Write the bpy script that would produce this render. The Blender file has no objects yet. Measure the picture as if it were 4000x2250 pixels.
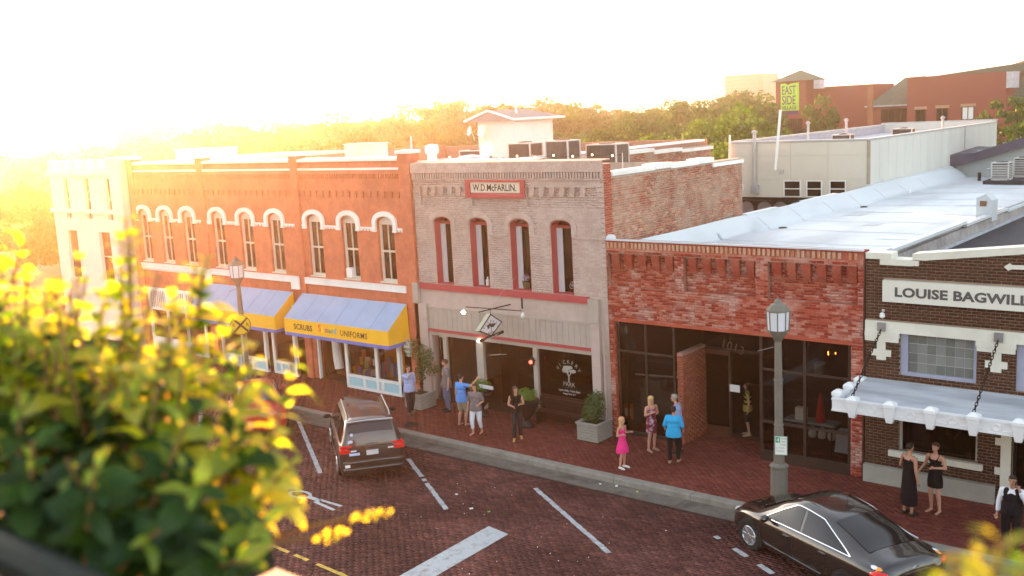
import bpy, bmesh, math, random
import numpy as np
from mathutils import Vector, Matrix
rnd = random.Random(7)
nrng = np.random.default_rng(11)
sc = bpy.context.scene
COL = sc.collection

# ------------------------------------------------------------ camera
CAMLOC = Vector((0, 0, 10.0))
pitch, roll, yaw = 0.1669764, -0.0513177, 0.6901268
F = Vector((-math.sin(yaw)*math.cos(pitch), math.cos(yaw)*math.cos(pitch), -math.sin(pitch)))
R = Vector((math.cos(yaw), math.sin(yaw), 0)); U = R.cross(F)
R2 = math.cos(roll)*R + math.sin(roll)*U
U2 = -math.sin(roll)*R + math.cos(roll)*U
cam = bpy.data.cameras.new('camera'); camo = bpy.data.objects.new('camera', cam); COL.objects.link(camo)
m3 = Matrix((R2, U2, -F)).transposed()
camo.matrix_world = Matrix.Translation(CAMLOC) @ m3.to_4x4()
cam.sensor_width = 36; cam.lens = 36.0; cam.clip_start = 0.05; cam.clip_end = 6000
cam.dof.use_dof = True; cam.dof.focus_distance = 30.0; cam.dof.aperture_fstop = 2.7
sc.camera = camo

HAZE_D, HAZE_G = .0006, .87
# ------------------------------------------------------------ sky and sun
SUN_EL = math.radians(7.0)
sun_h = Vector((-0.895, 0.446, 0)).normalized()
w = bpy.data.worlds.new('World'); sc.world = w; w.use_nodes = True
nt = w.node_tree; nt.nodes.clear()
sky = nt.nodes.new('ShaderNodeTexSky'); sky.sky_type = 'NISHITA'; sky.sun_disc = False
sky.sun_elevation = SUN_EL
sky.sun_rotation = math.atan2(sun_h.x, sun_h.y)
sky.air_density = 1.0; sky.dust_density = 2.0; sky.ozone_density = 1.0
bg = nt.nodes.new('ShaderNodeBackground'); bg.inputs[1].default_value = 0.15
out = nt.nodes.new('ShaderNodeOutputWorld')
hs = nt.nodes.new('ShaderNodeHueSaturation'); hs.inputs['Saturation'].default_value = .55
nt.links.new(sky.outputs[0], hs.inputs['Color']); nt.links.new(hs.outputs[0], bg.inputs[0]); nt.links.new(bg.outputs[0], out.inputs[0])
sl = bpy.data.lights.new('sun', 'SUN'); sl.energy = 5.0; sl.angle = math.radians(0.6); sl.color = (1.0, 0.32, 0.06)
so = bpy.data.objects.new('sun', sl); COL.objects.link(so)
sdir = Vector((sun_h.x*math.cos(SUN_EL), sun_h.y*math.cos(SUN_EL), math.sin(SUN_EL)))
so.rotation_euler = sdir.to_track_quat('Z', 'Y').to_euler()
so.location = (-60, 30, 40)
sc.view_settings.view_transform = 'Standard'; sc.view_settings.look = 'None'
sc.view_settings.gamma = 1.0; sc.view_settings.use_curve_mapping = False
sc.view_settings.exposure = 2.75
sc.render.engine = 'CYCLES'
sc.cycles.use_denoising = True
sc.cycles.max_bounces = 8; sc.cycles.transparent_max_bounces = 12
sc.cycles.volume_bounces = 0; sc.cycles.caustics_reflective = False; sc.cycles.caustics_refractive = False

# ------------------------------------------------------------ helpers
WL = {}
class MB:
    def __init__(s): s.v = []; s.f = []; s.m = []; s.ops = []
    def add(s, vs, fs, mi=0):
        n = len(s.v); s.ops.append((n, len(s.f))); s.v.extend([tuple(q) for q in vs])
        for f in fs: s.f.append(tuple(i+n for i in f)); s.m.append(mi)
        return s
    def box(s, x0, x1, y0, y1, z0, z1, mi=0):
        return s.add([(x0,y0,z0),(x1,y0,z0),(x1,y1,z0),(x0,y1,z0),(x0,y0,z1),(x1,y0,z1),(x1,y1,z1),(x0,y1,z1)],
              [(0,3,2,1),(4,5,6,7),(0,1,5,4),(1,2,6,5),(2,3,7,6),(3,0,4,7)], mi)
    def obox(s, c, sx, sy, sz, rz=0, mi=0, M=None):
        vs = []
        for dz in (-.5,.5):
            for dx, dy in ((-.5,-.5),(.5,-.5),(.5,.5),(-.5,.5)):
                p = Vector((dx*sx, dy*sy, dz*sz))
                p = (M @ p) if M else Matrix.Rotation(rz,3,'Z') @ p
                vs.append(Vector(c)+p)
        return s.add(vs, [(0,3,2,1),(4,5,6,7),(0,1,5,4),(1,2,6,5),(2,3,7,6),(3,0,4,7)], mi)
    def prism(s, poly, axis, a, b, mi=0):
        n = len(poly); vs = []
        for t in (a, b):
            for p, q in poly:
                vs.append({'x': (t,p,q), 'y': (p,t,q), 'z': (p,q,t)}[axis])
        fs = [tuple(range(n)), tuple(range(2*n-1, n-1, -1))]
        fs += [(i, i+n, (i+1)%n+n, (i+1)%n) for i in range(n)]
        return s.add(vs, fs, mi)
    def tube(s, pts, r, n=8, mi=0, cap=True):
        pts = [Vector(p) for p in pts]; k = len(pts)
        rs = r if isinstance(r, (list, tuple)) else [r]*k
        vs = []; prev = None
        for i, p in enumerate(pts):
            d = (pts[min(i+1,k-1)] - pts[max(i-1,0)])
            d = d.normalized() if d.length > 1e-9 else Vector((0,0,1))
            a = prev if prev is not None else (Vector((0,0,1)) if abs(d.z) < .9 else Vector((1,0,0)))
            u = (a - d*a.dot(d)).normalized(); v = d.cross(u); prev = u
            for j in range(n):
                t = 2*math.pi*j/n
                vs.append(p + (u*math.cos(t) + v*math.sin(t))*rs[i])
        fs = []
        for i in range(k-1):
            for j in range(n):
                a0 = i*n+j; b0 = i*n+(j+1)%n
                fs.append((a0, b0, b0+n, a0+n))
        if cap: fs.append(tuple(range(n-1,-1,-1))); fs.append(tuple(range((k-1)*n, k*n)))
        return s.add(vs, fs, mi)
    def lathe(s, prof, cx=0, cy=0, n=12, mi=0, sx=1, sy=1, ph=0):
        vs = []; k = len(prof)
        for r, z in prof:
            for j in range(n):
                t = 2*math.pi*(j+ph)/n; vs.append((cx+r*sx*math.cos(t), cy+r*sy*math.sin(t), z))
        fs = [(i*n+j, i*n+(j+1)%n, (i+1)*n+(j+1)%n, (i+1)*n+j) for i in range(k-1) for j in range(n)]
        fs.append(tuple(range(n-1,-1,-1))); fs.append(tuple(range((k-1)*n, k*n)))
        return s.add(vs, fs, mi)
    def ball(s, c, r, n=12, k=8, M=None, mi=0):
        if not isinstance(r, (tuple, list)): r = (r, r, r)
        c = Vector(c); vs = []
        for i in range(1, k):
            th = math.pi*i/k
            for j in range(n):
                t = 2*math.pi*j/n
                p = Vector((r[0]*math.sin(th)*math.cos(t), r[1]*math.sin(th)*math.sin(t), r[2]*math.cos(th)))
                vs.append(c + (M @ p if M else p))
        for sg in (1, -1):
            p = Vector((0,0,sg*r[2])); vs.append(c + (M @ p if M else p))
        fs = [(i*n+j, (i+1)*n+j, (i+1)*n+(j+1)%n, i*n+(j+1)%n) for i in range(k-2) for j in range(n)]
        T, B = (k-1)*n, (k-1)*n+1
        fs += [(T, j, (j+1)%n) for j in range(n)] + [(B, (k-2)*n+(j+1)%n, (k-2)*n+j) for j in range(n)]
        return s.add(vs, fs, mi)
    def limb(s, p0, p1, r0, r1, n=10):
        p0, p1 = Vector(p0), Vector(p1)
        s.tube([p0, p0.lerp(p1,.5), p1], [r0, (r0+r1)/2, r1], n)
        s.ball(p0, r0, n, 6); s.ball(p1, r1, n, 6); return s
    def each(s, name, mat, parent=None, per=1, **k):
        """every piece (or run of per pieces) becomes an object of its own"""
        ops = s.ops+[(len(s.v), len(s.f))]; out = []
        for i in range(0, len(s.ops), per):
            (v0, f0), (v1, f1) = ops[i], ops[min(i+per, len(s.ops))]
            m = MB(); m.v = s.v[v0:v1]; m.f = [tuple(q-v0 for q in f) for f in s.f[f0:f1]]; m.m = s.m[f0:f1]
            out.append(m.build(name, mat, parent, **k))
        return out
    def build(s, name, mat, parent=None, smooth=False, kind=None, auto=None):
        me = bpy.data.meshes.new(name)
        v = np.array(s.v, dtype=np.float64).reshape(-1,3)
        off = np.zeros(3)
        if parent is not None: off = np.array(WL.get(parent.name, (0,0,0)))
        elif len(v): off = np.array([(v[:,0].min()+v[:,0].max())/2, (v[:,1].min()+v[:,1].max())/2, v[:,2].min()])
        me.from_pydata((v-off).tolist(), [], s.f)
        mats = mat if isinstance(mat, (list, tuple)) else [mat]
        for m in mats: me.materials.append(m)
        if len(mats) > 1: me.polygons.foreach_set('material_index', s.m)
        if smooth:
            me.polygons.foreach_set('use_smooth', [True]*len(me.polygons))
            if auto: me.set_sharp_from_angle(angle=math.radians(auto))
        me.update()
        o = bpy.data.objects.new(name, me); COL.objects.link(o)
        if parent is not None: o.parent = parent; WL[o.name] = tuple(off)
        else: o.location = off; WL[o.name] = tuple(off)
        if kind: o['kind'] = kind
        return o
def tag(o, label=None, cat=None, group=None, kind=None):
    if label: o['label'] = label
    if cat: o['category'] = cat
    if group: o['group'] = group
    if kind: o['kind'] = kind
    return o
def T(name, label, cat, loc=(0,0,0), rz=0, group=None, world=False):
    o = bpy.data.objects.new(name, None); COL.objects.link(o); o.location = loc; o.rotation_euler = (0,0,rz)
    o.empty_display_size = .3
    if world: WL[o.name] = tuple(loc)
    return tag(o, label, cat, group)
def copy_tree(o, parent=None):
    c = o.copy(); COL.objects.link(c); c.parent = parent
    WL[c.name] = WL.get(o.name, (0,0,0))
    for ch in [k for k in KIDS(o)]: copy_tree(ch, c)
    return c
def KIDS(o): return [k for k in bpy.data.objects if k.parent == o]
def box(name, mat, parent, *a, kind=None): return MB().box(*a).build(name, mat, parent, kind=kind)

# ------------------------------------------------------------ materials
_M = {}
def M(name, col=(.5,.5,.5), rough=.75, var=.18, scale=2.0, bump=.0, bscale=60., metal=0., spec=.25, col2=None, coat=0., emit=None, es=1., obj=False, dirt=0., dcol=(.1,.08,.07), dscale=.8, stretch=None, trans=0.):
    if name in _M: return _M[name]
    m = bpy.data.materials.new(name); m.use_nodes = True; n = m.node_tree; b = n.nodes['Principled BSDF']
    L = n.links.new
    b.inputs['Roughness'].default_value = rough; b.inputs['Metallic'].default_value = metal
    b.inputs['Specular IOR Level'].default_value = spec
    if coat: b.inputs['Coat Weight'].default_value = coat; b.inputs['Coat Roughness'].default_value = .04
    g = n.nodes.new('ShaderNodeNewGeometry'); pos = g.outputs['Position']
    if stretch:
        mp = n.nodes.new('ShaderNodeMapping'); mp.inputs['Scale'].default_value = stretch; L(pos, mp.inputs[0]); pos = mp.outputs[0]
    ns = n.nodes.new('ShaderNodeTexNoise'); ns.inputs['Scale'].default_value = scale; ns.inputs['Detail'].default_value = 6; ns.inputs['Roughness'].default_value = .65
    L(pos, ns.inputs['Vector'])
    mr = n.nodes.new('ShaderNodeMapRange'); mr.inputs[1].default_value = .3; mr.inputs[2].default_value = .7; L(ns.outputs[0], mr.inputs[0])
    mx = n.nodes.new('ShaderNodeMix'); mx.data_type = 'RGBA'
    c = Vector(col)
    A = [max(0,x*(1-var)) for x in c]; B = list(col2) if col2 else [min(1,x*(1+var)) for x in c]
    mx.inputs[6].default_value = (*A,1); mx.inputs[7].default_value = (*B,1); L(mr.outputs[0], mx.inputs[0])
    cur = mx.outputs[2]
    if dirt:
        n2 = n.nodes.new('ShaderNodeTexNoise'); n2.inputs['Scale'].default_value = dscale; n2.inputs['Detail'].default_value = 8; L(pos, n2.inputs['Vector'])
        m2 = n.nodes.new('ShaderNodeMapRange'); m2.inputs[1].default_value = .5; m2.inputs[2].default_value = .72; m2.inputs[4].default_value = dirt; L(n2.outputs[0], m2.inputs[0])
        x2 = n.nodes.new('ShaderNodeMix'); x2.data_type = 'RGBA'; x2.inputs[7].default_value = (*dcol,1); L(m2.outputs[0], x2.inputs[0]); L(cur, x2.inputs[6]); cur = x2.outputs[2]
    L(cur, b.inputs['Base Color'])
    if bump:
        nb = n.nodes.new('ShaderNodeTexNoise'); nb.inputs['Scale'].default_value = bscale; nb.inputs['Detail'].default_value = 4; L(pos, nb.inputs['Vector'])
        bp = n.nodes.new('ShaderNodeBump'); bp.inputs['Strength'].default_value = bump; bp.inputs['Distance'].default_value = .02
        L(nb.outputs[0], bp.inputs['Height']); L(bp.outputs[0], b.inputs['Normal'])
    if emit: b.inputs['Emission Color'].default_value = (*emit,1); b.inputs['Emission Strength'].default_value = es
    if trans: b.inputs['Transmission Weight'].default_value = trans
    _M[name] = m; return m
def brickmat(name, cols, rough=.85, patch=None, pamt=.8, pscale=.9, pl=.5, ph=.62, fine=.25, big=0.):
    """each brick takes its own colour; patches of paint or salt lie over several bricks"""
    m = bpy.data.materials.new(name); m.use_nodes = True; n = m.node_tree; b = n.nodes['Principled BSDF']; L = n.links.new
    b.inputs['Roughness'].default_value = rough; b.inputs['Specular IOR Level'].default_value = .08
    g = n.nodes.new('ShaderNodeNewGeometry'); oi = n.nodes.new('ShaderNodeObjectInfo')
    ad = n.nodes.new('ShaderNodeMath'); ad.operation = 'ADD'; L(g.outputs['Random Per Island'], ad.inputs[0]); L(oi.outputs['Random'], ad.inputs[1])
    fr = n.nodes.new('ShaderNodeMath'); fr.operation = 'FRACT'; L(ad.outputs[0], fr.inputs[0])
    cr = n.nodes.new('ShaderNodeValToRGB'); el = cr.color_ramp.elements
    k = len(cols)
    for i, c in enumerate(cols):
        e = el[i] if i < 2 else el.new(.5)
        e.position = i/(k-1); e.color = (*c,1)
    L(fr.outputs[0], cr.inputs[0]); cur = cr.outputs[0]
    ns = n.nodes.new('ShaderNodeTexNoise'); ns.inputs['Scale'].default_value = 30; ns.inputs['Detail'].default_value = 5; L(g.outputs['Position'], ns.inputs['Vector'])
    hs = n.nodes.new('ShaderNodeMapRange'); hs.inputs[3].default_value = 1-fine; hs.inputs[4].default_value = 1+fine; hs.inputs[1].default_value = .3; hs.inputs[2].default_value = .7; L(ns.outputs[0], hs.inputs[0])
    vm = n.nodes.new('ShaderNodeVectorMath'); vm.operation = 'SCALE'; L(cur, vm.inputs[0]); L(hs.outputs[0], vm.inputs['Scale']); cur = vm.outputs[0]
    if big:
        n3 = n.nodes.new('ShaderNodeTexNoise'); n3.inputs['Scale'].default_value = .35; n3.inputs['Detail'].default_value = 6; L(g.outputs['Position'], n3.inputs['Vector'])
        m3_ = n.nodes.new('ShaderNodeMapRange'); m3_.inputs[1].default_value = .35; m3_.inputs[2].default_value = .65; m3_.inputs[3].default_value = 1-big; m3_.inputs[4].default_value = 1+big; L(n3.outputs[0], m3_.inputs[0])
        v3 = n.nodes.new('ShaderNodeVectorMath'); v3.operation = 'SCALE'; L(cur, v3.inputs[0]); L(m3_.outputs[0], v3.inputs['Scale']); cur = v3.outputs[0]
    if patch:
        n2 = n.nodes.new('ShaderNodeTexNoise'); n2.inputs['Scale'].default_value = pscale; n2.inputs['Detail'].default_value = 10; n2.inputs['Roughness'].default_value = .72; L(g.outputs['Position'], n2.inputs['Vector'])
        # patches follow single bricks too: the island's own chance shifts the edge
        a2 = n.nodes.new('ShaderNodeMath'); a2.operation = 'MULTIPLY_ADD'; a2.inputs[1].default_value = .10; L(fr.outputs[0], a2.inputs[0]); L(n2.outputs[0], a2.inputs[2])
        m2 = n.nodes.new('ShaderNodeMapRange'); m2.inputs[1].default_value = pl; m2.inputs[2].default_value = ph; m2.inputs[4].default_value = pamt; L(a2.outputs[0], m2.inputs[0])
        x2 = n.nodes.new('ShaderNodeMix'); x2.data_type = 'RGBA'; x2.inputs[7].default_value = (*patch,1); L(m2.outputs[0], x2.inputs[0]); L(cur, x2.inputs[6]); cur = x2.outputs[2]
    L(cur, b.inputs['Base Color'])
    bp = n.nodes.new('ShaderNodeBump'); bp.inputs['Strength'].default_value = .35; bp.inputs['Distance'].default_value = .01; L(ns.outputs[0], bp.inputs['Height']); L(bp.outputs[0], b.inputs['Normal'])
    return m
def glassmat(name, tint=(.55,.55,.55), fac=.5, ior=1.5, rough=.02):
    m = bpy.data.materials.new(name); m.use_nodes = True; n = m.node_tree; n.nodes.clear(); L = n.links.new
    o = n.nodes.new('ShaderNodeOutputMaterial'); t = n.nodes.new('ShaderNodeBsdfTransparent'); t.inputs[0].default_value = (*tint,1)
    g = n.nodes.new('ShaderNodeBsdfGlossy'); g.inputs['Roughness'].default_value = rough; g.inputs['Color'].default_value = (.9,.92,.95,1)
    f = n.nodes.new('ShaderNodeFresnel'); f.inputs[0].default_value = ior
    x = n.nodes.new('ShaderNodeMixShader'); gb = n.nodes.new('ShaderNodeNewGeometry'); iv = n.nodes.new('ShaderNodeMath'); iv.operation = 'SUBTRACT'; iv.inputs[0].default_value = 1; L(gb.outputs['Backfacing'], iv.inputs[1])
    mu = n.nodes.new('ShaderNodeMath'); mu.operation = 'MULTIPLY'; L(f.outputs[0], mu.inputs[0]); L(iv.outputs[0], mu.inputs[1]); L(mu.outputs[0], x.inputs[0]); L(t.outputs[0], x.inputs[1]); L(g.outputs[0], x.inputs[2]); L(x.outputs[0], o.inputs[0])
    return m
def leafmat(name, col, tcol, gloss=.35, obvar=.3, scale=9, tr=.5, shine=.04):
    m = bpy.data.materials.new(name); m.use_nodes = True; n = m.node_tree; n.nodes.clear(); L = n.links.new
    o = n.nodes.new('ShaderNodeOutputMaterial')
    g = n.nodes.new('ShaderNodeNewGeometry'); oi = n.nodes.new('ShaderNodeObjectInfo')
    ad = n.nodes.new('ShaderNodeMath'); ad.operation = 'ADD'; L(g.outputs['Random Per Island'], ad.inputs[0]); L(oi.outputs['Random'], ad.inputs[1])
    fr = n.nodes.new('ShaderNodeMath'); fr.operation = 'FRACT'; L(ad.outputs[0], fr.inputs[0])
    ns = n.nodes.new('ShaderNodeTexNoise'); ns.inputs['Scale'].default_value = scale; ns.inputs['Detail'].default_value = 4; L(g.outputs['Position'], ns.inputs['Vector'])
    av = n.nodes.new('ShaderNodeMath'); av.operation = 'MULTIPLY_ADD'; av.inputs[1].default_value = .6; L(fr.outputs[0], av.inputs[0])
    sb = n.nodes.new('ShaderNodeMath'); sb.operation = 'MULTIPLY_ADD'; sb.inputs[1].default_value = 1.2; sb.inputs[2].default_value = -.4; L(ns.outputs[0], sb.inputs[0]); L(sb.outputs[0], av.inputs[2])
    def colr(c):
        mx = n.nodes.new('ShaderNodeMix'); mx.data_type = 'RGBA'
        mx.inputs[6].default_value = (c[0]*(1-obvar*1.3), c[1]*(1-obvar*.7), c[2]*(1-obvar), 1); mx.inputs[7].default_value = (min(1,c[0]*(1+obvar*1.3)), min(1,c[1]*(1+obvar)), c[2]*(1+obvar), 1)
        L(av.outputs[0], mx.inputs[0]); return mx.outputs[2]
    d = n.nodes.new('ShaderNodeBsdfDiffuse'); L(colr(col), d.inputs[0])
    t = n.nodes.new('ShaderNodeBsdfTranslucent'); L(colr(tcol), t.inputs[0])
    gl = n.nodes.new('ShaderNodeBsdfGlossy'); gl.inputs['Roughness'].default_value = gloss
    x = n.nodes.new('ShaderNodeMixShader'); x.inputs[0].default_value = tr; L(d.outputs[0], x.inputs[1]); L(t.outputs[0], x.inputs[2])
    y = n.nodes.new('ShaderNodeMixShader'); y.inputs[0].default_value = shine; L(x.outputs[0], y.inputs[1]); L(gl.outputs[0], y.inputs[2]); L(y.outputs[0], o.inputs[0])
    return m

WHITE = M('white_paint', (.78,.77,.73), .6, .06, dirt=.25, dcol=(.45,.4,.33), bump=.1)
CREAM = M('cream_stone', (.66,.64,.55), .7, .08, dirt=.3, dcol=(.4,.37,.3), bump=.15)
REDP = M('red_painted_brick', (.52,.15,.082), .8, .2, scale=3, bump=.4, bscale=30, dirt=.5, dcol=(.33,.085,.055), dscale=1.3)
TAN = M('tan_painted_brick', (.47,.365,.32), .8, .10, scale=2.5, dirt=.25, dcol=(.33,.23,.19), bump=.2)
TANW = M('tan_painted_wood', (.41,.345,.29), .7, .08, dirt=.2, dcol=(.28,.2,.17))
CRIM = M('crimson_paint', (.42,.065,.07), .6, .1)
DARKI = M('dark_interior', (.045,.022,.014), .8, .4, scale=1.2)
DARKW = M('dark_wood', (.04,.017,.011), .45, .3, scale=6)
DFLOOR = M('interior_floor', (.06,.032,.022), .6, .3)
BLACK = M('black_metal', (.012,.011,.011), .5, .2)
IRON = M('dark_iron', (.04,.035,.03), .6, .3, metal=.3)
GALV = M('galvanised_metal', (.42,.43,.44), .45, .15, metal=.4)
GREYM = M('grey_unit_metal', (.48,.46,.43), .6, .1)
GLASS = glassmat('window_glass', (.66,.63,.60))
GLASSD = glassmat('dark_window_glass', (.35,.33,.31))
CONC = M('concrete', (.24,.22,.185), .9, .15, scale=5, bump=.3, dirt=.5, dcol=(.14,.12,.10), dscale=2.0)
ASPH = M('roof_felt', (.035,.036,.042), .9, .2, scale=3, bump=.2)
SKIN1 = M('skin', (.50,.25,.17), .5, .06); SKIN2 = M('tanned_skin', (.40,.20,.13), .5, .06)

def wall_holes(mb, x0, x1, z0, z1, y0, y1, holes, mi=0):
    xs = sorted({x0, x1, *[max(x0,min(x1,h[0])) for h in holes], *[max(x0,min(x1,h[1])) for h in holes]})
    for a, b in zip(xs[:-1], xs[1:]):
        if b-a < 1e-6: continue
        c = (a+b)/2
        hs = sorted([(max(z0,h[2]), min(z1,h[3])) for h in holes if h[0] < c < h[1]])
        z = z0
        for p, q in hs:
            if p > z+1e-6: mb.box(a, b, y0, y1, z, p, mi)
            z = max(z, q)
        if z < z1-1e-6: mb.box(a, b, y0, y1, z, z1, mi)
    return mb
def bricks(parent, mat, O, Uv, Vv, Nv, w, h, bl=.215, bh=.075, gap=.012, holes=(), proud=.008, jit=.003, indiv=0, sfx='brick', stuff='brickwork', hf=None, back=.004):
    O, Uv, Vv, Nv = [np.array(q, float) for q in (O, Uv, Vv, Nv)]
    full = []; part = []
    nc = int(h/bh+1e-6)
    for k in range(nc):
        v0 = k*bh+gap/2; v1 = (k+1)*bh-gap/2; vc = (v0+v1)/2
        iv = [(0, w)]
        hs = [(a, b) for a, b, c, d in holes if c < vc < d]
        if hf: hs += hf(vc)
        for a, b in hs:
            nv = []
            for p, q in iv:
                if b <= p or a >= q: nv.append((p,q)); continue
                if a > p: nv.append((p,a))
                if b < q: nv.append((b,q))
            iv = nv
        s0 = -(bl/2 if k%2 else 0)
        for p, q in iv:
            i = math.floor((p-s0)/bl)
            while s0+i*bl < q-1e-6:
                a = max(p, s0+i*bl+gap/2); b = min(q, s0+(i+1)*bl-gap/2)
                if b-a > .02:
                    (full if b-a > bl-gap-1e-4 else part).append((a, b, v0, v1))
                i += 1
    def ctr(t): return O+Uv*((t[0]+t[1])/2)+Vv*((t[2]+t[3])/2)
    C0 = np.array(CAMLOC)
    if indiv and full:
        full.sort(key=lambda t: ((ctr(t)-C0)**2).sum())
        sel = full[:indiv]; part += full[indiv:]
        t0 = sel[0]; hu = (t0[1]-t0[0])/2; hv = (t0[3]-t0[2])/2
        mb = MB()
        def bv(su, sv, sn): return tuple(Uv*su*hu+Vv*sv*hv+Nv*sn)
        mb.add([bv(-1,-1,-back),bv(1,-1,-back),bv(1,1,-back),bv(-1,1,-back),bv(-1,-1,proud),bv(1,-1,proud),bv(1,1,proud),bv(-1,1,proud)],
               [(4,5,6,7),(0,1,5,4),(1,2,6,5),(2,3,7,6),(3,0,4,7)])
        me = bpy.data.meshes.new(sfx); me.from_pydata(mb.v, [], mb.f); me.materials.append(mat)
        off = np.array(WL.get(parent.name, (0,0,0)))
        for t in sel:
            o = bpy.data.objects.new(sfx, me); COL.objects.link(o); o.parent = parent
            o.location = ctr(t)-off+Nv*rnd.uniform(-jit, jit)
    else: part += full
    if part:
        P = np.array(part); n = len(P)
        jj = nrng.uniform(-jit, jit, n)+proud
        vs = np.zeros((n,8,3))
        for i, (a, b, d) in enumerate(((0,2,0),(1,2,0),(1,3,0),(0,3,0),(0,2,1),(1,2,1),(1,3,1),(0,3,1))):
            nn = jj if d else np.full(n, -back)
            vs[:,i,:] = O+P[:,a,None]*Uv+P[:,b,None]*Vv+nn[:,None]*Nv
        off = np.array(WL.get(parent.name, (0,0,0))) if parent else np.zeros(3)
        vs = vs.reshape(-1,3)-off
        q = np.array([(4,5,6,7),(0,1,5,4),(1,2,6,5),(2,3,7,6),(3,0,4,7)])
        fs = (q[None]+np.arange(n)[:,None,None]*8).reshape(-1,4)
        me = bpy.data.meshes.new(stuff); me.vertices.add(len(vs)); me.vertices.foreach_set('co', vs.ravel())
        me.loops.add(fs.size); me.loops.foreach_set('vertex_index', fs.ravel())
        me.polygons.add(len(fs)); me.polygons.foreach_set('loop_start', np.arange(len(fs))*4)
        me.update(calc_edges=True); me.materials.append(mat)
        o = bpy.data.objects.new(stuff, me); COL.objects.link(o)
        if parent: o.parent = parent
        o['kind'] = 'stuff'
        return o
def text(body, size, mat, name='lettering', parent=None, loc=(0,0,0), x=(1,0,0), up=(0,0,1), ext=.006, align='LEFT', sx=1., space=1., bold=0., shear=0.):
    cu = bpy.data.curves.new('t', 'FONT'); cu.body = body; cu.size = size; cu.extrude = ext; cu.align_x = align; cu.space_character = space; cu.offset = bold; cu.shear = shear
    cu.resolution_u = 3
    ob = bpy.data.objects.new('t', cu); COL.objects.link(ob)
    me = bpy.data.meshes.new_from_object(ob); bpy.data.objects.remove(ob); bpy.data.curves.remove(cu)
    X = Vector(x).normalized(); Y = Vector(up); Y = (Y-X*Y.dot(X)).normalized(); Z = X.cross(Y)
    me.transform(Matrix.Scale(sx, 4, (1,0,0)))
    A = Matrix((X, Y, Z)).transposed().to_4x4()
    off = Vector(WL.get(parent.name, (0,0,0))) if parent else Vector((0,0,0))
    me.transform(Matrix.Translation(Vector(loc)-off) @ A)
    me.materials.clear(); me.materials.append(mat)
    o = bpy.data.objects.new(name, me); COL.objects.link(o)
    if parent: o.parent = parent
    return o
def arc(cx, cz, rx, rz, a0, a1, n):
    return [(cx+rx*math.cos(a0+(a1-a0)*i/n), cz+rz*math.sin(a0+(a1-a0)*i/n)) for i in range(n+1)]
# ============================================================ the setting: ground, street, kerb, sidewalk
FY = 25.8
gm = M('scrub_ground', (.09,.085,.045), .95, .35, scale=.05, dirt=.5, dcol=(.05,.06,.025), dscale=.02)
g = MB().box(-1350, 1350, -300, 1390, -.9, -.22).build('ground', gm, kind='structure')
st_m = M('street_bed', (.04,.017,.016), .9, .25, scale=3)
street = MB().box(-90, 30, -6, 22.75, -.22, -.16).build('street', st_m, kind='structure')
SBR = brickmat('street_brick', [(.12,.045,.037),(.16,.062,.051),(.082,.035,.031),(.20,.086,.070),(.060,.030,.028),(.135,.056,.046)], .8, big=.35, patch=(.045,.019,.019), pamt=.75, pscale=.6, pl=.48, ph=.72)
bricks(street, SBR, (-47,8.6,-.16), (1,0,0), (0,1,0), (0,0,1), 46, 13.1, bl=.23, bh=.105, gap=.014, proud=.01, jit=.006, indiv=300, sfx='paving_brick', stuff='brick_paving')
MORT = M('gutter_concrete', (.135,.12,.10), .9, .25, scale=4, bump=.3, dirt=.8, dcol=(.05,.042,.038), dscale=1.6)
gut = MB()
x = -80.
while x < 12:
    L_ = 3.05; gut.box(x, x+L_-.015, 21.75, 22.36, -.22, -.143+rnd.uniform(0,.006)); x += L_
gut.build('gutter', MORT, kind='structure')
kb = bpy.data.objects.new('kerb', None); COL.objects.link(kb); kb['kind'] = 'structure'; WL['kerb'] = (0,0,0)
x = -80.
while x < 12:
    L_ = rnd.choice((2.4,3.0,3.0,3.6)); 
    MB().prism([(22.36,-.22),(22.66,-.22),(22.66,.012),(22.41,.012),(22.38,-.01)], 'x', x, x+L_-.02).build('kerb_stone', CONC, kb); x += L_
sw = MB().box(-80, 12, 22.66, 34, -.22, -.012).build('sidewalk', M('sidewalk_bed', (.08,.03,.024), .9, .2), kind='structure')
PBR = brickmat('sidewalk_brick', [(.175,.045,.033),(.135,.036,.029),(.215,.062,.043),(.11,.031,.026),(.155,.042,.032)], .85, big=.2, patch=(.085,.028,.024), pamt=.55, pscale=.7, pl=.5, ph=.72)
bricks(sw, PBR, (-46,22.67,-.012), (1,0,0), (0,1,0), (0,0,1), 45, 4.6, bl=.205, bh=.1, gap=.01, proud=.01, jit=.002, indiv=300, sfx='paving_brick', stuff='brick_paving')

PAINT = M('white_road_paint', (.40,.42,.43), .8, .12, scale=14, dirt=.55, dcol=(.17,.09,.085), dscale=5)
def strip(name, a, b, wd, mat=PAINT, z=-.1425, broken=0, label=None):
    a = Vector((*a,0)); b = Vector((*b,0)); d = (b-a); Ln = d.length; d.normalize(); nn = Vector((-d.y, d.x, 0))
    mb = MB(); t = 0
    while t < Ln:
        seg = rnd.uniform(.16,.34)
        e = min(Ln, t+seg-.012)
        if not (broken and rnd.random() < broken):
            j = [rnd.uniform(-.012,.012) for _ in range(4)]
            p = [a+d*t+nn*(wd/2+j[0]), a+d*t-nn*(wd/2+j[1]), a+d*e-nn*(wd/2+j[2]), a+d*e+nn*(wd/2+j[3])]
            mb.add([(q.x,q.y,z) for q in p]+[(q.x,q.y,z-.003) for q in p], [(0,1,2,3),(0,4,5,1),(1,5,6,2),(2,6,7,3),(3,7,4,0)])
        t += seg
    o = mb.build(name, mat, kind='structure'); return o
strip('road_marking', (-28.6,22.2), (-23.07,18.6), .13)
strip('road_marking', (-21.7,20.9), (-17.9,18.5), .13, broken=.12)
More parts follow.
